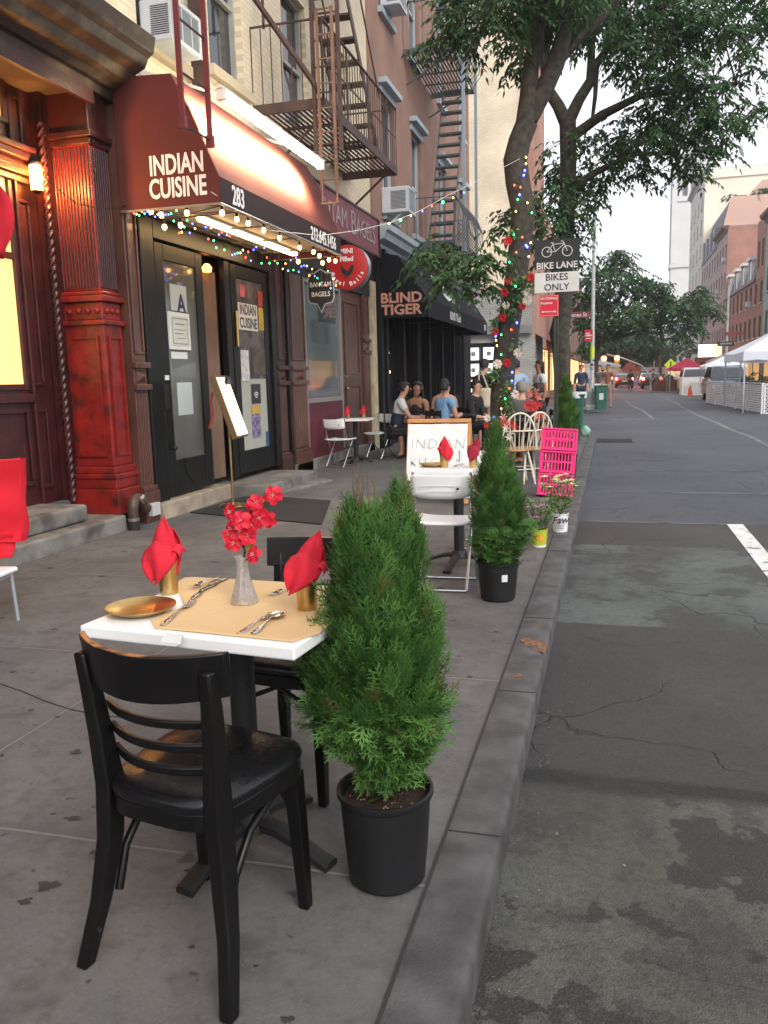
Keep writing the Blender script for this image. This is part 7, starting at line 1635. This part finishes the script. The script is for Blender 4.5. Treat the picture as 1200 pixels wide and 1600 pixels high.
tb_ = row_building('grey mauve row house with a bare red brick flank above its neighbour', 92.01, 101, 15.6, (.29, .24, .235), 4, 4, CRN, ac=3, gap=2.75, seed=7)
RBW = brick_mat('bare red brick flank', (.4, .2, .15), (.36, .17, .12), (.34, .22, .18), axis='y', bw=.3, bh=.1); b = MB(); b.box(XRT+.02, XRT+5.5, 91.9, 92.0, 8, 15.5); b.build('flank_wall', RBW, tb_)
PEACH = M('peach painted wall', (.6, .4, .32), .85, var=.1, vs=.3)
tb_ = row_building('mauve row house with a steep grey mansard and peach flank wall', 101.01, 117, 14.6, (.29, .25, .26), 6, 4, None, gap=2.75, seed=8)
b = MB(); b.profile_y([(XRT+.01, 14.6), (XRT-.1, 14.6), (XRT+1.2, 19.6), (XRT+9, 19.6), (XRT+9, 14.6)], 101.2, 117); b.build('mansard', M('slate mansard', (.09, .09, .1), .7), tb_)
b = MB(); b.prism([(XRT, 101.1, 14.4), (XRT+1.25, 101.1, 20), (XRT+11, 101.1, 20), (XRT+11, 101.1, 14.4)], (0, 0, 0), (0, -.1, 0)); b.build('flank_wall', PEACH, tb_)
for y in (104, 108, 112, 115.5): b = MB(); b.box(XRT-.05, XRT+.7, y-.7, y+.7, 15, 17.2); b.build('dormer', M('grey dormer', (.2, .2, .22), .6), tb_)
CRM2 = M('cream rendered wall', (.8, .74, .6), .85, var=.08, vs=.2)
tb_ = row_building('tall cream building with an unbroken side wall above the mansard roofs', 117.01, 136, 26.5, (.5, .48, .43), 4, 7, M('grey blue coping', (.3, .31, .32), .7), gap=3.0, seed=9)
b = MB(); b.box(XRT+.05, XRT+24, 116.9, 117.0, 14, 26.4); b.build('side_wall', CRM2, tb_); b = MB(); b.box(XRT+.05, XRT+24, 116.7, 116.89, 25.3, 25.6); b.build('belt_course', CRM2, tb_); b = MB(); b.box(XRT+3.6, XRT+5, 116.8, 116.89, 20.8, 23); b.build('window', SASHD, tb_)
tb_ = row_building('long grey cream building behind the small dark tree', 136.1, 230, 10.5, (.5, .49, .45), 20, 2, None, gap=3.3, seed=10)
tb_ = thing('roof_bulkhead', 'peach rooftop bulkhead with a sloping parapet above the row houses', 'building'); b = MB(); c0 = at(1180, 335, 100); b.prism([(c0.x-.6, 103, 19), (c0.x-.6, 103, 20.1), (c0.x+1.0, 103, 21.9), (c0.x+8, 103, 21.9), (c0.x+8, 103, 19)], (0, 0, 0), (0, 3, 0)); b.build('wall', PEACH, tb_)
t = thing('satellite_dish', 'grey satellite dish on a bent mast over the cream roof', 'dish', (at(1148, 316, 117).x, 118, 26.4)); b = MB(); b.tube([(-4, 0, 0), (-2, 0, 1.2), (0, 0, 1.2), (.3, 0, 1.6)], .08, 5); b.build('mast', STEEL, t); b = MB(); b.lathe([(.0001, 0), (.5, .12), (.8, .35)], 16, (.4, 0, 2.0), ax=Matrix.Rotation(R(70), 3, 'Y')); b.build('reflector', M('dish grey', (.4, .45, .5), .5), t, smooth=60)
# roof shrubs
t = thing('roof_garden', 'low green planting along the roof edge of the mansard house', 'plants'); leaf_cloud(t, [(at(1170+i*9, 338, 107).x, 102, 20.2, .9) for i in range(4)]+[(at(1138, 343, 102).x, 102, 20.1, .6)], 40, .35, 4, name='foliage')
# church tower
WST2 = M('white church stone', (.62, .62, .6), .8, var=.08, vs=.3)
YT = 195.; xa, xb = at(1062, 400, YT).x, at(1083, 400, YT).x; cxT = (xa+xb)/2; hw = 2.9
t = thing('church_tower', 'white stone church tower with tall arched belfry openings', 'tower', (cxT, YT, 0))
zt = [0, 22, 23, 36, 37, 48, 49]; b = MB()
b.box(-hw-.4, hw+.4, -hw, hw, 0, 24); b.box(-hw, hw, -hw, hw, 24, 37.5); b.box(-hw-.6, hw+.6, -hw-.4, hw+.4, 23.2, 24.2); b.box(-hw-.4, hw+.4, -hw-.3, hw+.3, 36.6, 37.6)
for s in (-1, 1):
    for s2 in (-1, 1): b.box(s*hw-.5, s*hw+.5, s2*hw-.5, s2*hw+.5, 24, 50)
b.build('shaft', WST2, t)
for k in range(4): x_ = -hw+.9+k*1.65; b = MB(); b.box(x_, x_+.6, -hw, -hw+.6, 37.6, 46); b.build('belfry_pier', WST2, t)
b = MB(); b.box(-hw, hw, -hw, hw, 46, 50); b.box(-hw-.6, hw+.6, -hw-.6, hw+.6, 50, 51); b.build('parapet', WST2, t)
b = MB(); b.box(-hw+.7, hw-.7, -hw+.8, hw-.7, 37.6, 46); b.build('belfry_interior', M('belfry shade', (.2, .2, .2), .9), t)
b = MB(); b.lathe([(hw*1.2, 51), (.1, 60)], 4); b.build('spire', M('spire slate', (.35, .36, .38), .7), t)
# left far row
def left_row(label, y0, y1, z, col, cols_, st, seed, aw=None):
    t = thing('row_building', label, 'building'); mat = M('wall '+label[:20], col, .85, var=.12, vs=.5); x = -3.45; L_ = y1-y0
    wins = [(y0+L_*(i+.5)/cols_-.5, y0+L_*(i+.5)/cols_+.5, 4.2+s*3.0, 5.9+s*3.0) for s in range(st) for i in range(cols_)]; shops = [(y0+.5, y0+L_/2-.3, .4, 2.8), (y0+L_/2+.3, y1-.5, .4, 2.8)]
    holes_wall('front_wall', mat, t, (x, 0, 0), (0, 1, 0), (0, 0, 1), (1, 0, 0), y0+.003, y1-.003, 0, z, wins+shops, depth=.15, back=10)
    b = MB(); b.box(x-10, x, y0-.02, y0, 0, z); b.build('flank_wall', mat, t)
    for q in wins: sash_window(t, (x, q[0], q[2]), (0, 1, 0), (0, 0, 1), (1, 0, 0), 1, 1.7, frame_mat=SASHD, d=.1)
    for q in shops: sash_window(t, (x, q[0], q[2]), (0, 1, 0), (0, 0, 1), (1, 0, 0), q[1]-q[0], 2.4, frame_mat=SASHD, mid=False, muntin=1, d=.1, pane_mat=M('lit cafe glass', (.3, .18, .08), .2, emis=1.6, ecol=(1, .55, .2), var=.6, vs=.8))
    return t
left_row('pinkish row house past the beige building behind the second tree', 44.1, 56, 9.8, (.4, .2, .16), 4, 2, 1); left_row('grey row house further along past the pinkish one', 56.1, 75, 9.2, (.3, .28, .26), 6, 2, 2); left_row('brown row house under the dark far trees', 75.1, 120, 11, (.22, .15, .12), 12, 2, 3)
for i, (y, c_, lb) in enumerate(((41.5, (.03, .09, .07), 'dark green shop awning beyond the second tree'), (49, (.25, .06, .04), 'reddish shop awning further along the far pavement'), (60, (.1, .1, .1), 'charcoal shop awning along the far pavement'))):
    t = thing('far_awning', lb, 'awning'); b = MB(); x = -3.44; y0, y1 = y-2.2, y+2.2
    b.grid([[(x, yy, 3.3) for yy in (y0, y1)], [(x+1.3, yy, 2.6) for yy in (y0, y1)], [(x+1.3, yy, 2.35) for yy in (y0, y1)]]); b.build('canvas', M('awning cloth %d' % i, c_, .8), t, solid=.02)
    b = MB()
    for yy in (y0, y1): b.bar((x, yy, 2.4), (x+1.3, yy, 2.4), .03)
    b.build('frame', BLACKM, t)
CLO = M('white canopy cloth', (.78, .82, .88), .75, var=.04, transl=.25); PKC = M('red canopy cloth', (.6, .03, .09), .75, transl=.2)
def canopy(label, x, y, hx, hy, ze, za, mat, val=.3, name='canopy_tent', z=-.11, group=None):
    t = thing(name, label, 'canopy', (x, y, z), 0, group); b = MB(); n = 10
    for k in range(4):
        c = [(-hx, -hy), (hx, -hy), (hx, hy), (-hx, hy)]; a, e = c[k], c[(k+1) % 4]; rows = []
        for i in range(n+1):
            u = i/n; row = []
            for j in range(9): v = j/8; ex, ey = a[0]+(e[0]-a[0])*v, a[1]+(e[1]-a[1])*v; row.append((ex*u, ey*u, za-(za-ze)*u**.9+.06*math.sin(v*PI)*u*-1))
            rows.append(row)
        b.grid(rows); b.grid([[(a[0]+(e[0]-a[0])*j/8, a[1]+(e[1]-a[1])*j/8, ze-.06*math.sin(j/8*PI)) for j in range(9)], [((a[0]+(e[0]-a[0])*j/8)*1.01, (a[1]+(e[1]-a[1])*j/8)*1.01, ze-val+.04*math.sin(j*1.9)) for j in range(9)]])
    b.build('canopy', mat, t, smooth=30)
    for sx, sy in ((-1, -1), (1, -1), (1, 1), (-1, 1)): b = MB(); b.bar((sx*(hx-.05), sy*(hy-.05), 0), (sx*(hx-.05), sy*(hy-.05), ze), .05); b.build('leg', PALEM, t)
    return t
canopy('large white dining canopy over the parking lane behind the slatted barrier', 6.4, 34.2, 1.95, 2.6, 2.15, 3.25, CLO, .34, group='white dining canopies')
canopy('second white dining canopy overlapping behind the first', 7.2, 38.6, 1.7, 1.7, 2.15, 2.9, CLO, .34, group='white dining canopies')
canopy('red dining tent by the parked cars further down', 5.45, 67, 1.3, 1.6, 1.75, 2.5, PKC, .2)
canopy('small pale blue canopy past the large white one', 6.2, 52, 1.1, 1.5, 1.8, 2.3, CLO, .2, group='white dining canopies')
def parasol(label, x, y, r, z):
    t = thing('parasol', label, 'parasol', (x, y, 0), 0, 'white parasols on the far pavement'); b = MB(); b.lathe([(r, z-.1), (r, z), (.02, z+.3)], 8, cap=False); b.build('shade', CLO, t); b = MB(); b.lathe([(.025, 0), (.025, z+.5)], 8); b.build('pole', PALEM, t); return t
parasol('white parasol just past the lamp pole', at(938, 570, 50).x, 50, 1.15, 1.85)
# slatted barrier with lattice end
SLT = M('pale weathered slats', (.66, .68, .7), .7, var=.12, vs=3); LAT = M('white lattice', (.7, .71, .7), .6)
t = thing('dining_barrier', 'long pale slatted roadside barrier with a white lattice end', 'barrier')
A = Vector((4.37, 41.8, -.11)); B_ = Vector((5.0, 30.8, -.11)); d = (B_-A).normalized(); b = MB()
for i in range(12): z_ = -.04+i*.08; b.bar(A+Vector((0, 0, .07+i*.08)), B_+Vector((0, 0, .07+i*.08)), .02, .062)
b.build('slats', SLT, t); b = MB(); ln = (B_-A).length
for i in range(6): q = A+d*ln*i/5+Vector((-.025, 0, 0)); b.bar(q, q+Vector((0, 0, 1.02)), .06)
b.bar(A+Vector((0, 0, 1.03)), B_+Vector((0, 0, 1.03)), .09, .03); b.build('post', SLT, t)
def lattice(t, P, U, wd, ht, sp=.13, th=.03):
    P, U = Vector(P), Vector(U); V = Vector((0, 0, 1)); b = MB(); n = int((wd+ht)/sp)
    for i in range(1, n+1):
        c = i*sp
        for sg in (0, 1):
            p0 = (max(0, c-ht), min(c, ht)); p1 = (min(c, wd), max(0, c-wd))
            if sg: p0 = (wd-p0[0], p0[1]); p1 = (wd-p1[0], p1[1])
            b.bar(P+U*p0[0]+V*p0[1], P+U*p1[0]+V*p1[1], th, .012, up=U.cross(V))
    for a, c in (((0, 0), (wd, 0)), ((0, ht), (wd, ht)), ((0, 0), (0, ht)), ((wd, 0), (wd, ht))): b.bar(P+U*a[0]+V*a[1], P+U*c[0]+V*c[1], .06, .03, up=U.cross(V))
    return b.build('lattice', LAT, t)
lattice(t, B_+Vector((.05, -.03, 0)), (1, 0, 0), 2.3, 1.0)
t = thing('lattice_barrier', 'small white lattice barrier in front of the parked cars', 'barrier'); P = atz(1066, 617.5, -.11); lattice(t, P, (1, -.1, 0), 1.7, 1.05, .17, .05); lattice(t, P, (0.0, 1, 0), 2.4, 1.05, .2, .05)
t = thing('traffic_cone', 'orange traffic cone in front of the small lattice barrier', 'cone', tuple(atz(1078, 619, -.11))); b = MB(); b.lathe([(.2, .03), (.16, .05), (.06, .6), (.04, .65)], 12); b.build('cone', M('orange cone', (.8, .12, .03), .5), t, smooth=50); b = MB(); b.box(-.25, .25, -.25, .25, 0, .03); b.build('base', M('orange cone', (.8, .12, .03), .5), t)
t = thing('timber_planter', 'brown timber planter box with shrubs beside the parked white car', 'planter', tuple(atz(1042, 611, -.11))); b = MB(); b.box(-.9, .9, 0, 3, 0, .85); b.build('box', M('brown timber', (.14, .07, .045), .8, var=.3), t); leaf_cloud(t, [(x, .6, 1.05, .5) for x in (-.5, 0, .5)], 80, .2, 3, name='foliage')
for i, (x, y, lb) in enumerate(((6.4, 31.6, 'dark leafy shrub behind the lattice end of the barrier'), (5.9, 33.4, 'dark leafy shrub behind the slatted barrier under the canopy'), (5.5, 36.5, 'dark leafy shrub further along behind the slatted barrier'))):
    t = thing('planter_shrub', lb, 'plant', (x, y, -.11)); b = MB(); b.box(-.5, .5, -.3, .3, 0, .7); b.build('planter', M('dark planter', (.04, .035, .03), .8), t); leaf_cloud(t, [(-.3, 0, 1.0, .4), (.3, 0, 1.0, .4), (0, 0, 1.2, .35)], 160, .12, 3+i, name='foliage', twig=.2)
# cars
CGL = M('car glass', (.02, .025, .03), .05, spec=.9); TYR = M('tyre rubber', (.015, .015, .015), .85); RIMM = M('alloy rim', (.4, .4, .42), .35, .8)
TL = M('lit tail lamp', (1, .05, .02), .4, emis=90, ecol=(1, .05, .03)); TLO = M('tail lamp', (.25, .01, .01), .3); HLO = M('head lamp glass', (.6, .62, .65), .15); PLT = M('number plate', (.6, .55, .35), .5)
def car(label, x, y, rz, paint, kind='suv', lit=False, group=None):
    t = thing('parked_car', label, 'car', (x, y, -.11), rz, group); L_, W_, H_ = (4.7, 1.86, 1.75) if kind == 'suv' else (4.6, 1.8, 1.42)
    if kind == 'suv': pr = [(-2.3, .35), (-2.32, .9), (-2.25, 1.05), (-2.1, 1.1), (-2.0, 1.1), (1.0, 1.08), (1.2, 1.02), (2.2, .92), (2.33, .75), (2.33, .35)]; rf = [(-2.16, 1.1), (-1.95, 1.68), (-1.7, 1.75), (.2, 1.74), (.45, 1.66), (1.15, 1.07)]
    else: pr = [(-2.25, .32), (-2.28, .8), (-2.15, .98), (-1.5, 1.0), (1.0, .95), (2.1, .8), (2.28, .62), (2.28, .32)]; rf = [(-1.9, .99), (-1.15, 1.38), (-.9, 1.42), (.1, 1.41), (.35, 1.36), (1.15, .95)]
    b = MB(); rows = []
    for s, k_, dz in ((-1, .97, 0), (-.86, 1, .02), (0, 1, .03), (.86, 1, .02), (1, .97, 0)): rows.append([(s*W_/2, yy*(k_ if abs(yy) > 2 else 1), zz+(dz if zz > .8 else 0)) for yy, zz in pr])
    b.grid(rows); b.f += [tuple(range(len(pr)-1, -1, -1)), tuple(4*len(pr)+j for j in range(len(pr)))]; b.mi += [0, 0]
    b.build('body', paint, t, smooth=35, bev=.03, seg=2)
    b = MB(); rows = []
    for s, k_ in ((-1, 0), (-.9, .0), (.9, 0), (1, 0)): rows.append([(s*(W_/2-.06-.18*((zz-1)/.75)), yy, zz-(.03 if abs(s) == 1 and zz > 1.5 else 0)) for yy, zz in rf])
    b.grid(rows); b.f += [tuple(range(len(rf)-1, -1, -1)), tuple(3*len(rf)+j for j in range(len(rf)))]; b.mi += [0, 0]; b.build('cabin', paint, t, smooth=35, bev=.02)
    z0, z1 = (1.14, 1.62) if kind == 'suv' else (1.02, 1.32)
    def pane(y0, z0_, y1, z1_, nm):
        b = MB(); w0 = W_/2-.12-.18*((z0_-1)/.75); w1 = W_/2-.14-.18*((z1_-1)/.75); sg = -1 if y0 < 0 else 1; e = .025*sg
        b.add([(-w0, y0+e, z0_), (w0, y0+e, z0_), (w1, y1+e, z1_), (-w1, y1+e, z1_)], [(0, 1, 2, 3)]); b.build(nm, CGL, t)
    def onr(z, a, c): (ya, za), (yc, zc) = a, c; return ya+(yc-ya)*(z-za)/(zc-za)
    a0, a1 = rf[0], rf[1]; pane(onr(z0, a0, a1), z0, onr(z1-.02, a0, a1), z1-.02, 'rear_window'); a0, a1 = rf[-1], rf[-2]; pane(onr(z0, a0, a1)+.01, z0, onr(z1, a0, a1)+.01, z1, 'windscreen')
    for s in (-1, 1):
        b = MB(); w0 = (W_/2-.06-.18*((z0-1)/.75))*s+.006*s; w1 = (W_/2-.06-.18*((z1-.06-1)/.75))*s+.006*s; y0, y1, y2, y3 = rf[0][0]+.35, rf[1][0]+.25, rf[-2][0]-.1, rf[-1][0]-.35
        b.add([(w0, y0, z0), (w0, y3, z0), (w1, y2, z1-.06), (w1, y1, z1-.06)], [(0, 1, 2, 3)]); b.build('side_window', CGL, t)
        b = MB(); b.box(s*(W_/2-.22), s*(W_/2-.03), -2.36, -2.25, .82, 1.02); b.build('tail_lamp', TL if lit else TLO, t, bev=.01); b = MB(); b.box(s*(W_/2-.36), s*(W_/2-.05), 2.2, 2.35, .68, .82); b.build('headlight', HLO, t, bev=.01)
        b = MB(); b.box(s*(W_/2+.02), s*(W_/2+.2), .85, .95, 1.0, 1.14); b.build('wing_mirror', paint, t, bev=.02)
        for yy in (-1.4, 1.45):
            b = MB(); b.lathe([(.21, -.11), (.34, -.11), (.36, -.08), (.36, .08), (.34, .11), (.21, .11)], 20, (s*(W_/2-.12), yy, .35), ax=Matrix.Rotation(PI/2, 3, 'Y')); wh = b.build('wheel', TYR, t, smooth=40)
            b = MB(); b.lathe([(.0001, .09*s), (.2, .1*s), (.22, .115*s)], 16, (s*(W_/2-.12), yy, .35), ax=Matrix.Rotation(PI/2, 3, 'Y')); b.build('rim', RIMM, wh, smooth=40)
    b = MB(); b.box(-.25, .25, -2.36, -2.31, .62, .75); b.build('number_plate', PLT, t); b = MB(); b.box(-.85, .85, -2.4, -2.25, .4, .56); b.build('rear_bumper', BLACKM, t, bev=.02); b = MB(); b.box(-.85, .85, 2.25, 2.4, .4, .56); b.box(-.5, .5, 2.33, 2.37, .6, .76); b.build('front_grille', BLACKM, t, bev=.02)
    return t
car('dark blue grey car parked behind the slatted barrier', 5.6, 45.5, R(180), M('slate car paint', (.1, .13, .17), .25, .5, coat=.8))
car('white car parked beyond the small lattice barrier', 5.45, 60.5, R(180), M('silver car paint', (.6, .6, .6), .3, .3, coat=.8))
car('blue grey car with glowing tail lamps waiting behind the signal', -.0+.95, 112, 0, M('grey car paint', (.2, .2, .21), .3, .3), 'saloon', True); car('dark van like car with glowing tail lamps at the back of the queue', 4.2, 110, 0, M('black car paint', (.02, .02, .022), .2, .3), 'suv', True); car('black saloon driving away down the street', 3.6, 82, 0, M('black car paint', (.02, .02, .022), .2, .3, coat=1), 'saloon', True)
car('dark red car with glowing tail lamps at the lights', 1.3, 90, 0, M('dark red car paint', (.12, .015, .015), .25, .3, coat=1), 'saloon', True)
car('silver car with glowing tail lamps further along at the lights', 3.9, 97, 0, M('silver car paint', (.6, .6, .6), .3, .3), 'saloon', True); car('far grey car with glowing tail lamps in the queue', 1.5, 100, 0, M('grey car paint', (.2, .2, .21), .3, .3), 'saloon', True)
# traffic signal, lamp, signs
YS = 70.; t = thing('traffic_signal', 'curved mast arm carrying two glowing red traffic lights', 'traffic light', (at(1018, 600, YS).x, YS, 0)); q = at(964, 562, YS); zr = q.z; xr = q.x-t.location.x
b = MB(); b.tube([(0, 0, 0), (0, 0, zr-1.2)], .12, 8); b.build('pole', PALEM, t); b = MB(); b.tube([(0, 0, zr-1.4), (-.8, 0, zr-.5), (-2.2, 0, zr+.1), (xr-.8, 0, zr+.45)], .06, 6); b.build('mast_arm', PALEM, t)
for dx in (0, -1.0):
    b = MB(); b.box(xr+dx-.2, xr+dx+.2, -.15, .15, zr-.75, zr+.35); hs_ = b.build('signal_head', M('signal yellow', (.4, .28, .02), .6), t); b = MB(); b.lathe([(.0001, .0), (.19, .0), (.17, .06)], 12, (xr+dx, -.16, zr+.12), ax=Matrix.Rotation(PI/2, 3, 'X')); b.build('red_lens', M('red signal lens', (1, .08, .03), .4, emis=40, ecol=(1, .07, .03)), hs_)
t = thing('street_lamp', 'tall curved grey street lamp above the distant cars', 'lamp post', (at(1021, 600, 92).x, 92, 0)); b = MB(); zt_ = at(1010, 532, 92).z; b.tube([(0, 0, 0), (0, 0, zt_-1), (-.3, 0, zt_-.3), (-1.1, 0, zt_), (-1.7, 0, zt_-.02)], .07, 7); b.build('pole', PALEM, t, smooth=60); b = MB(); b.obox((-1.8, 0, zt_-.06), .35, .12, .07); b.build('lamp_head', PALEM, t)
YP = 72.; q = at(1048, 568, YP); t = thing('crossing_sign', 'fluorescent yellow green pedestrian sign above the red tent', 'sign', (q.x, YP, -.1)); b = MB(); b.add([(-.5, 0, q.z), (0, 0, q.z-.5), (.5, 0, q.z), (0, 0, q.z+.5)], [(0, 1, 2, 3)]); b.build('plate', M('fluorescent sheeting', (.6, .8, .03), .5, emis=.25, ecol=(.6, .8, .03)), t, solid=.02); b = MB(); b.box(-.03, .03, .02, .06, 0, q.z); b.build('post', PALEM, t)
b = MB(); b.tube([(0, -.03, q.z-.2), (0, -.03, q.z+.1)], .05, 6); b.ball((0, -.03, q.z+.2), .07, 8); b.tube([(0, -.03, q.z-.1), (.12, -.03, q.z-.25)], .03, 5); b.build('walking_symbol', INK, t)
t = thing('utility_pole', 'dark wooden pole rising past the distant tree branches', 'pole', (at(1031, 600, 96).x, 96, 0)); b = MB(); b.lathe([(.2, 0), (.16, 9)], 8); b.build('pole', M('dark timber', (.06, .05, .045), .8), t); b = MB(); b.bar((-.8, 0, 8.3), (.8, 0, 8.3), .12); b.build('crossarm', MATS['dark timber'], t)
YO = 56.; q = at(1137, 537, YO); t = thing('one_way_sign', 'tall grey post with a small dark one way arrow sign behind the canopy', 'sign', (at(1133, 600, YO).x, YO, 0)); zt_ = at(1137, 447, YO).z
b = MB(); b.lathe([(.09, 0), (.07, zt_)], 8); b.build('post', PALEM, t); b = MB(); b.box(-.55, .4, -.12, -.1, q.z-.14, q.z+.14); o = b.build('arrow_plate', SBK, t); text('ONE WAY', .15, SWH, o, XM((-.05, -.123, q.z), (1, 0, 0), (0, 0, 1)), bold=.002, ext=.001); b = MB(); b.box(-.1, .9, -.12, -.1, q.z+.5, q.z+.7); b.build('street_name_sign', M('brown street sign', (.17, .04, .035), .5), t)
LITB = M('lit billboard', (1, .95, .9), .5, emis=2.2, ecol=(1, .93, .82)); q0, q1 = at(1091, 558, 84), at(1115, 538, 84); t = thing('lit_billboard', 'bright lit square billboard in front of the grey row houses', 'sign'); b = MB(); b.box(q0.x, q1.x, 83.9, 84.2, q0.z, q1.z); b.build('lit_panel', LITB, t); q2 = at(1128, 538, 84); b = MB(); b.box(q1.x+.1, q2.x, 84, 84.2, q0.z, q1.z); b.build('warm_panel', M('warm lit panel', (1, .7, .4), .5, emis=1.3, ecol=(1, .65, .35)), t); b = MB(); b.box(q0.x-.2, q2.x+.2, 84.21, 84.5, 0, q0.z); b.box(q0.x-.3, q2.x+.3, 83.85, 84.5, q0.z-.5, q0.z-.02); b.build('support', M('rusty red support', (.28, .08, .05), .7), t)
t = thing('shop_canopy', 'grey sloping shop awning between the red tent and the white canopies', 'awning'); b = MB(); b.grid([[(10.9, y, 3.3) for y in (70, 82)], [(8.3, y, 2.2) for y in (70, 82)], [(8.3, y, 2.0) for y in (70, 82)]]); b.build('canvas', M('grey awning cloth', (.32, .31, .3), .8), t, solid=.03)
b = MB(); b.bar((8.35, 70.1, -.0), (8.35, 70.1, 2.1), .06); b.build('post', PALEM, t)
# the street closes far away
t = thing('distant_building', 'pale building closing the far end of the street', 'building'); b = MB(); b.box(-30, 12, 262, 280, 0, 16); b.build('wall', M('pale distant wall', (.4, .38, .36), .9), t); b = MB()
for i in range(12):
    for j in range(3): b.box(-26+i*3, -24.6+i*3, 261.9, 261.99, 4+j*4, 6+j*4)
o = b.build('windows', SASHD, t); o['kind'] = 'stuff'
t = thing('far_hoarding', 'long pale hoarding stretched across the road ahead of the queue', 'barrier'); b = MB(); q0, q1 = at(955, 592, 118), at(1040, 577, 118); b.box(q0.x, q1.x, 118, 118.2, .3, q1.z+.3); b.build('panel', M('pale hoarding', (.5, .46, .47), .8, var=.1), t); b = MB(); b.bar((q0.x, 118.1, -.1), (q0.x, 118.1, 2.4), .1); b.bar((q1.x, 118.1, -.1), (q1.x, 118.1, 2.4), .1); b.build('post', PALEM, t)
t = thing('red_scaffold', 'dull red construction panel above the pale hoarding', 'panel'); b = MB(); q0, q1 = at(972, 580, 117), at(1002, 566, 117); b.box(q0.x, q1.x, 117, 117.2, q0.z, q1.z+.4); b.build('panel', M('dull red panel', (.35, .08, .06), .8), t); b = MB(); b.bar((q0.x+.2, 117.1, -.1), (q0.x+.2, 117.1, q0.z), .1); b.bar((q1.x-.2, 117.1, -.1), (q1.x-.2, 117.1, q0.z), .1); b.build('post', PALEM, t)

# the evening air
hz = bpy.data.materials.new('evening haze'); hz.use_nodes = True; n_ = hz.node_tree.nodes; n_.remove(n_['Principled BSDF'])
pv = n_.new('ShaderNodeVolumePrincipled'); pv.inputs['Color'].default_value = (.9, .9, .94, 1); pv.inputs['Density'].default_value = .0009; pv.inputs['Anisotropy'].default_value = .2
hz.node_tree.links.new(pv.outputs[0], n_['Material Output'].inputs['Volume'])
b = MB(); b.box(-330, 330, -330, 330, -1.2, 64); o = b.build('haze', hz); tag(o, kind='stuff')
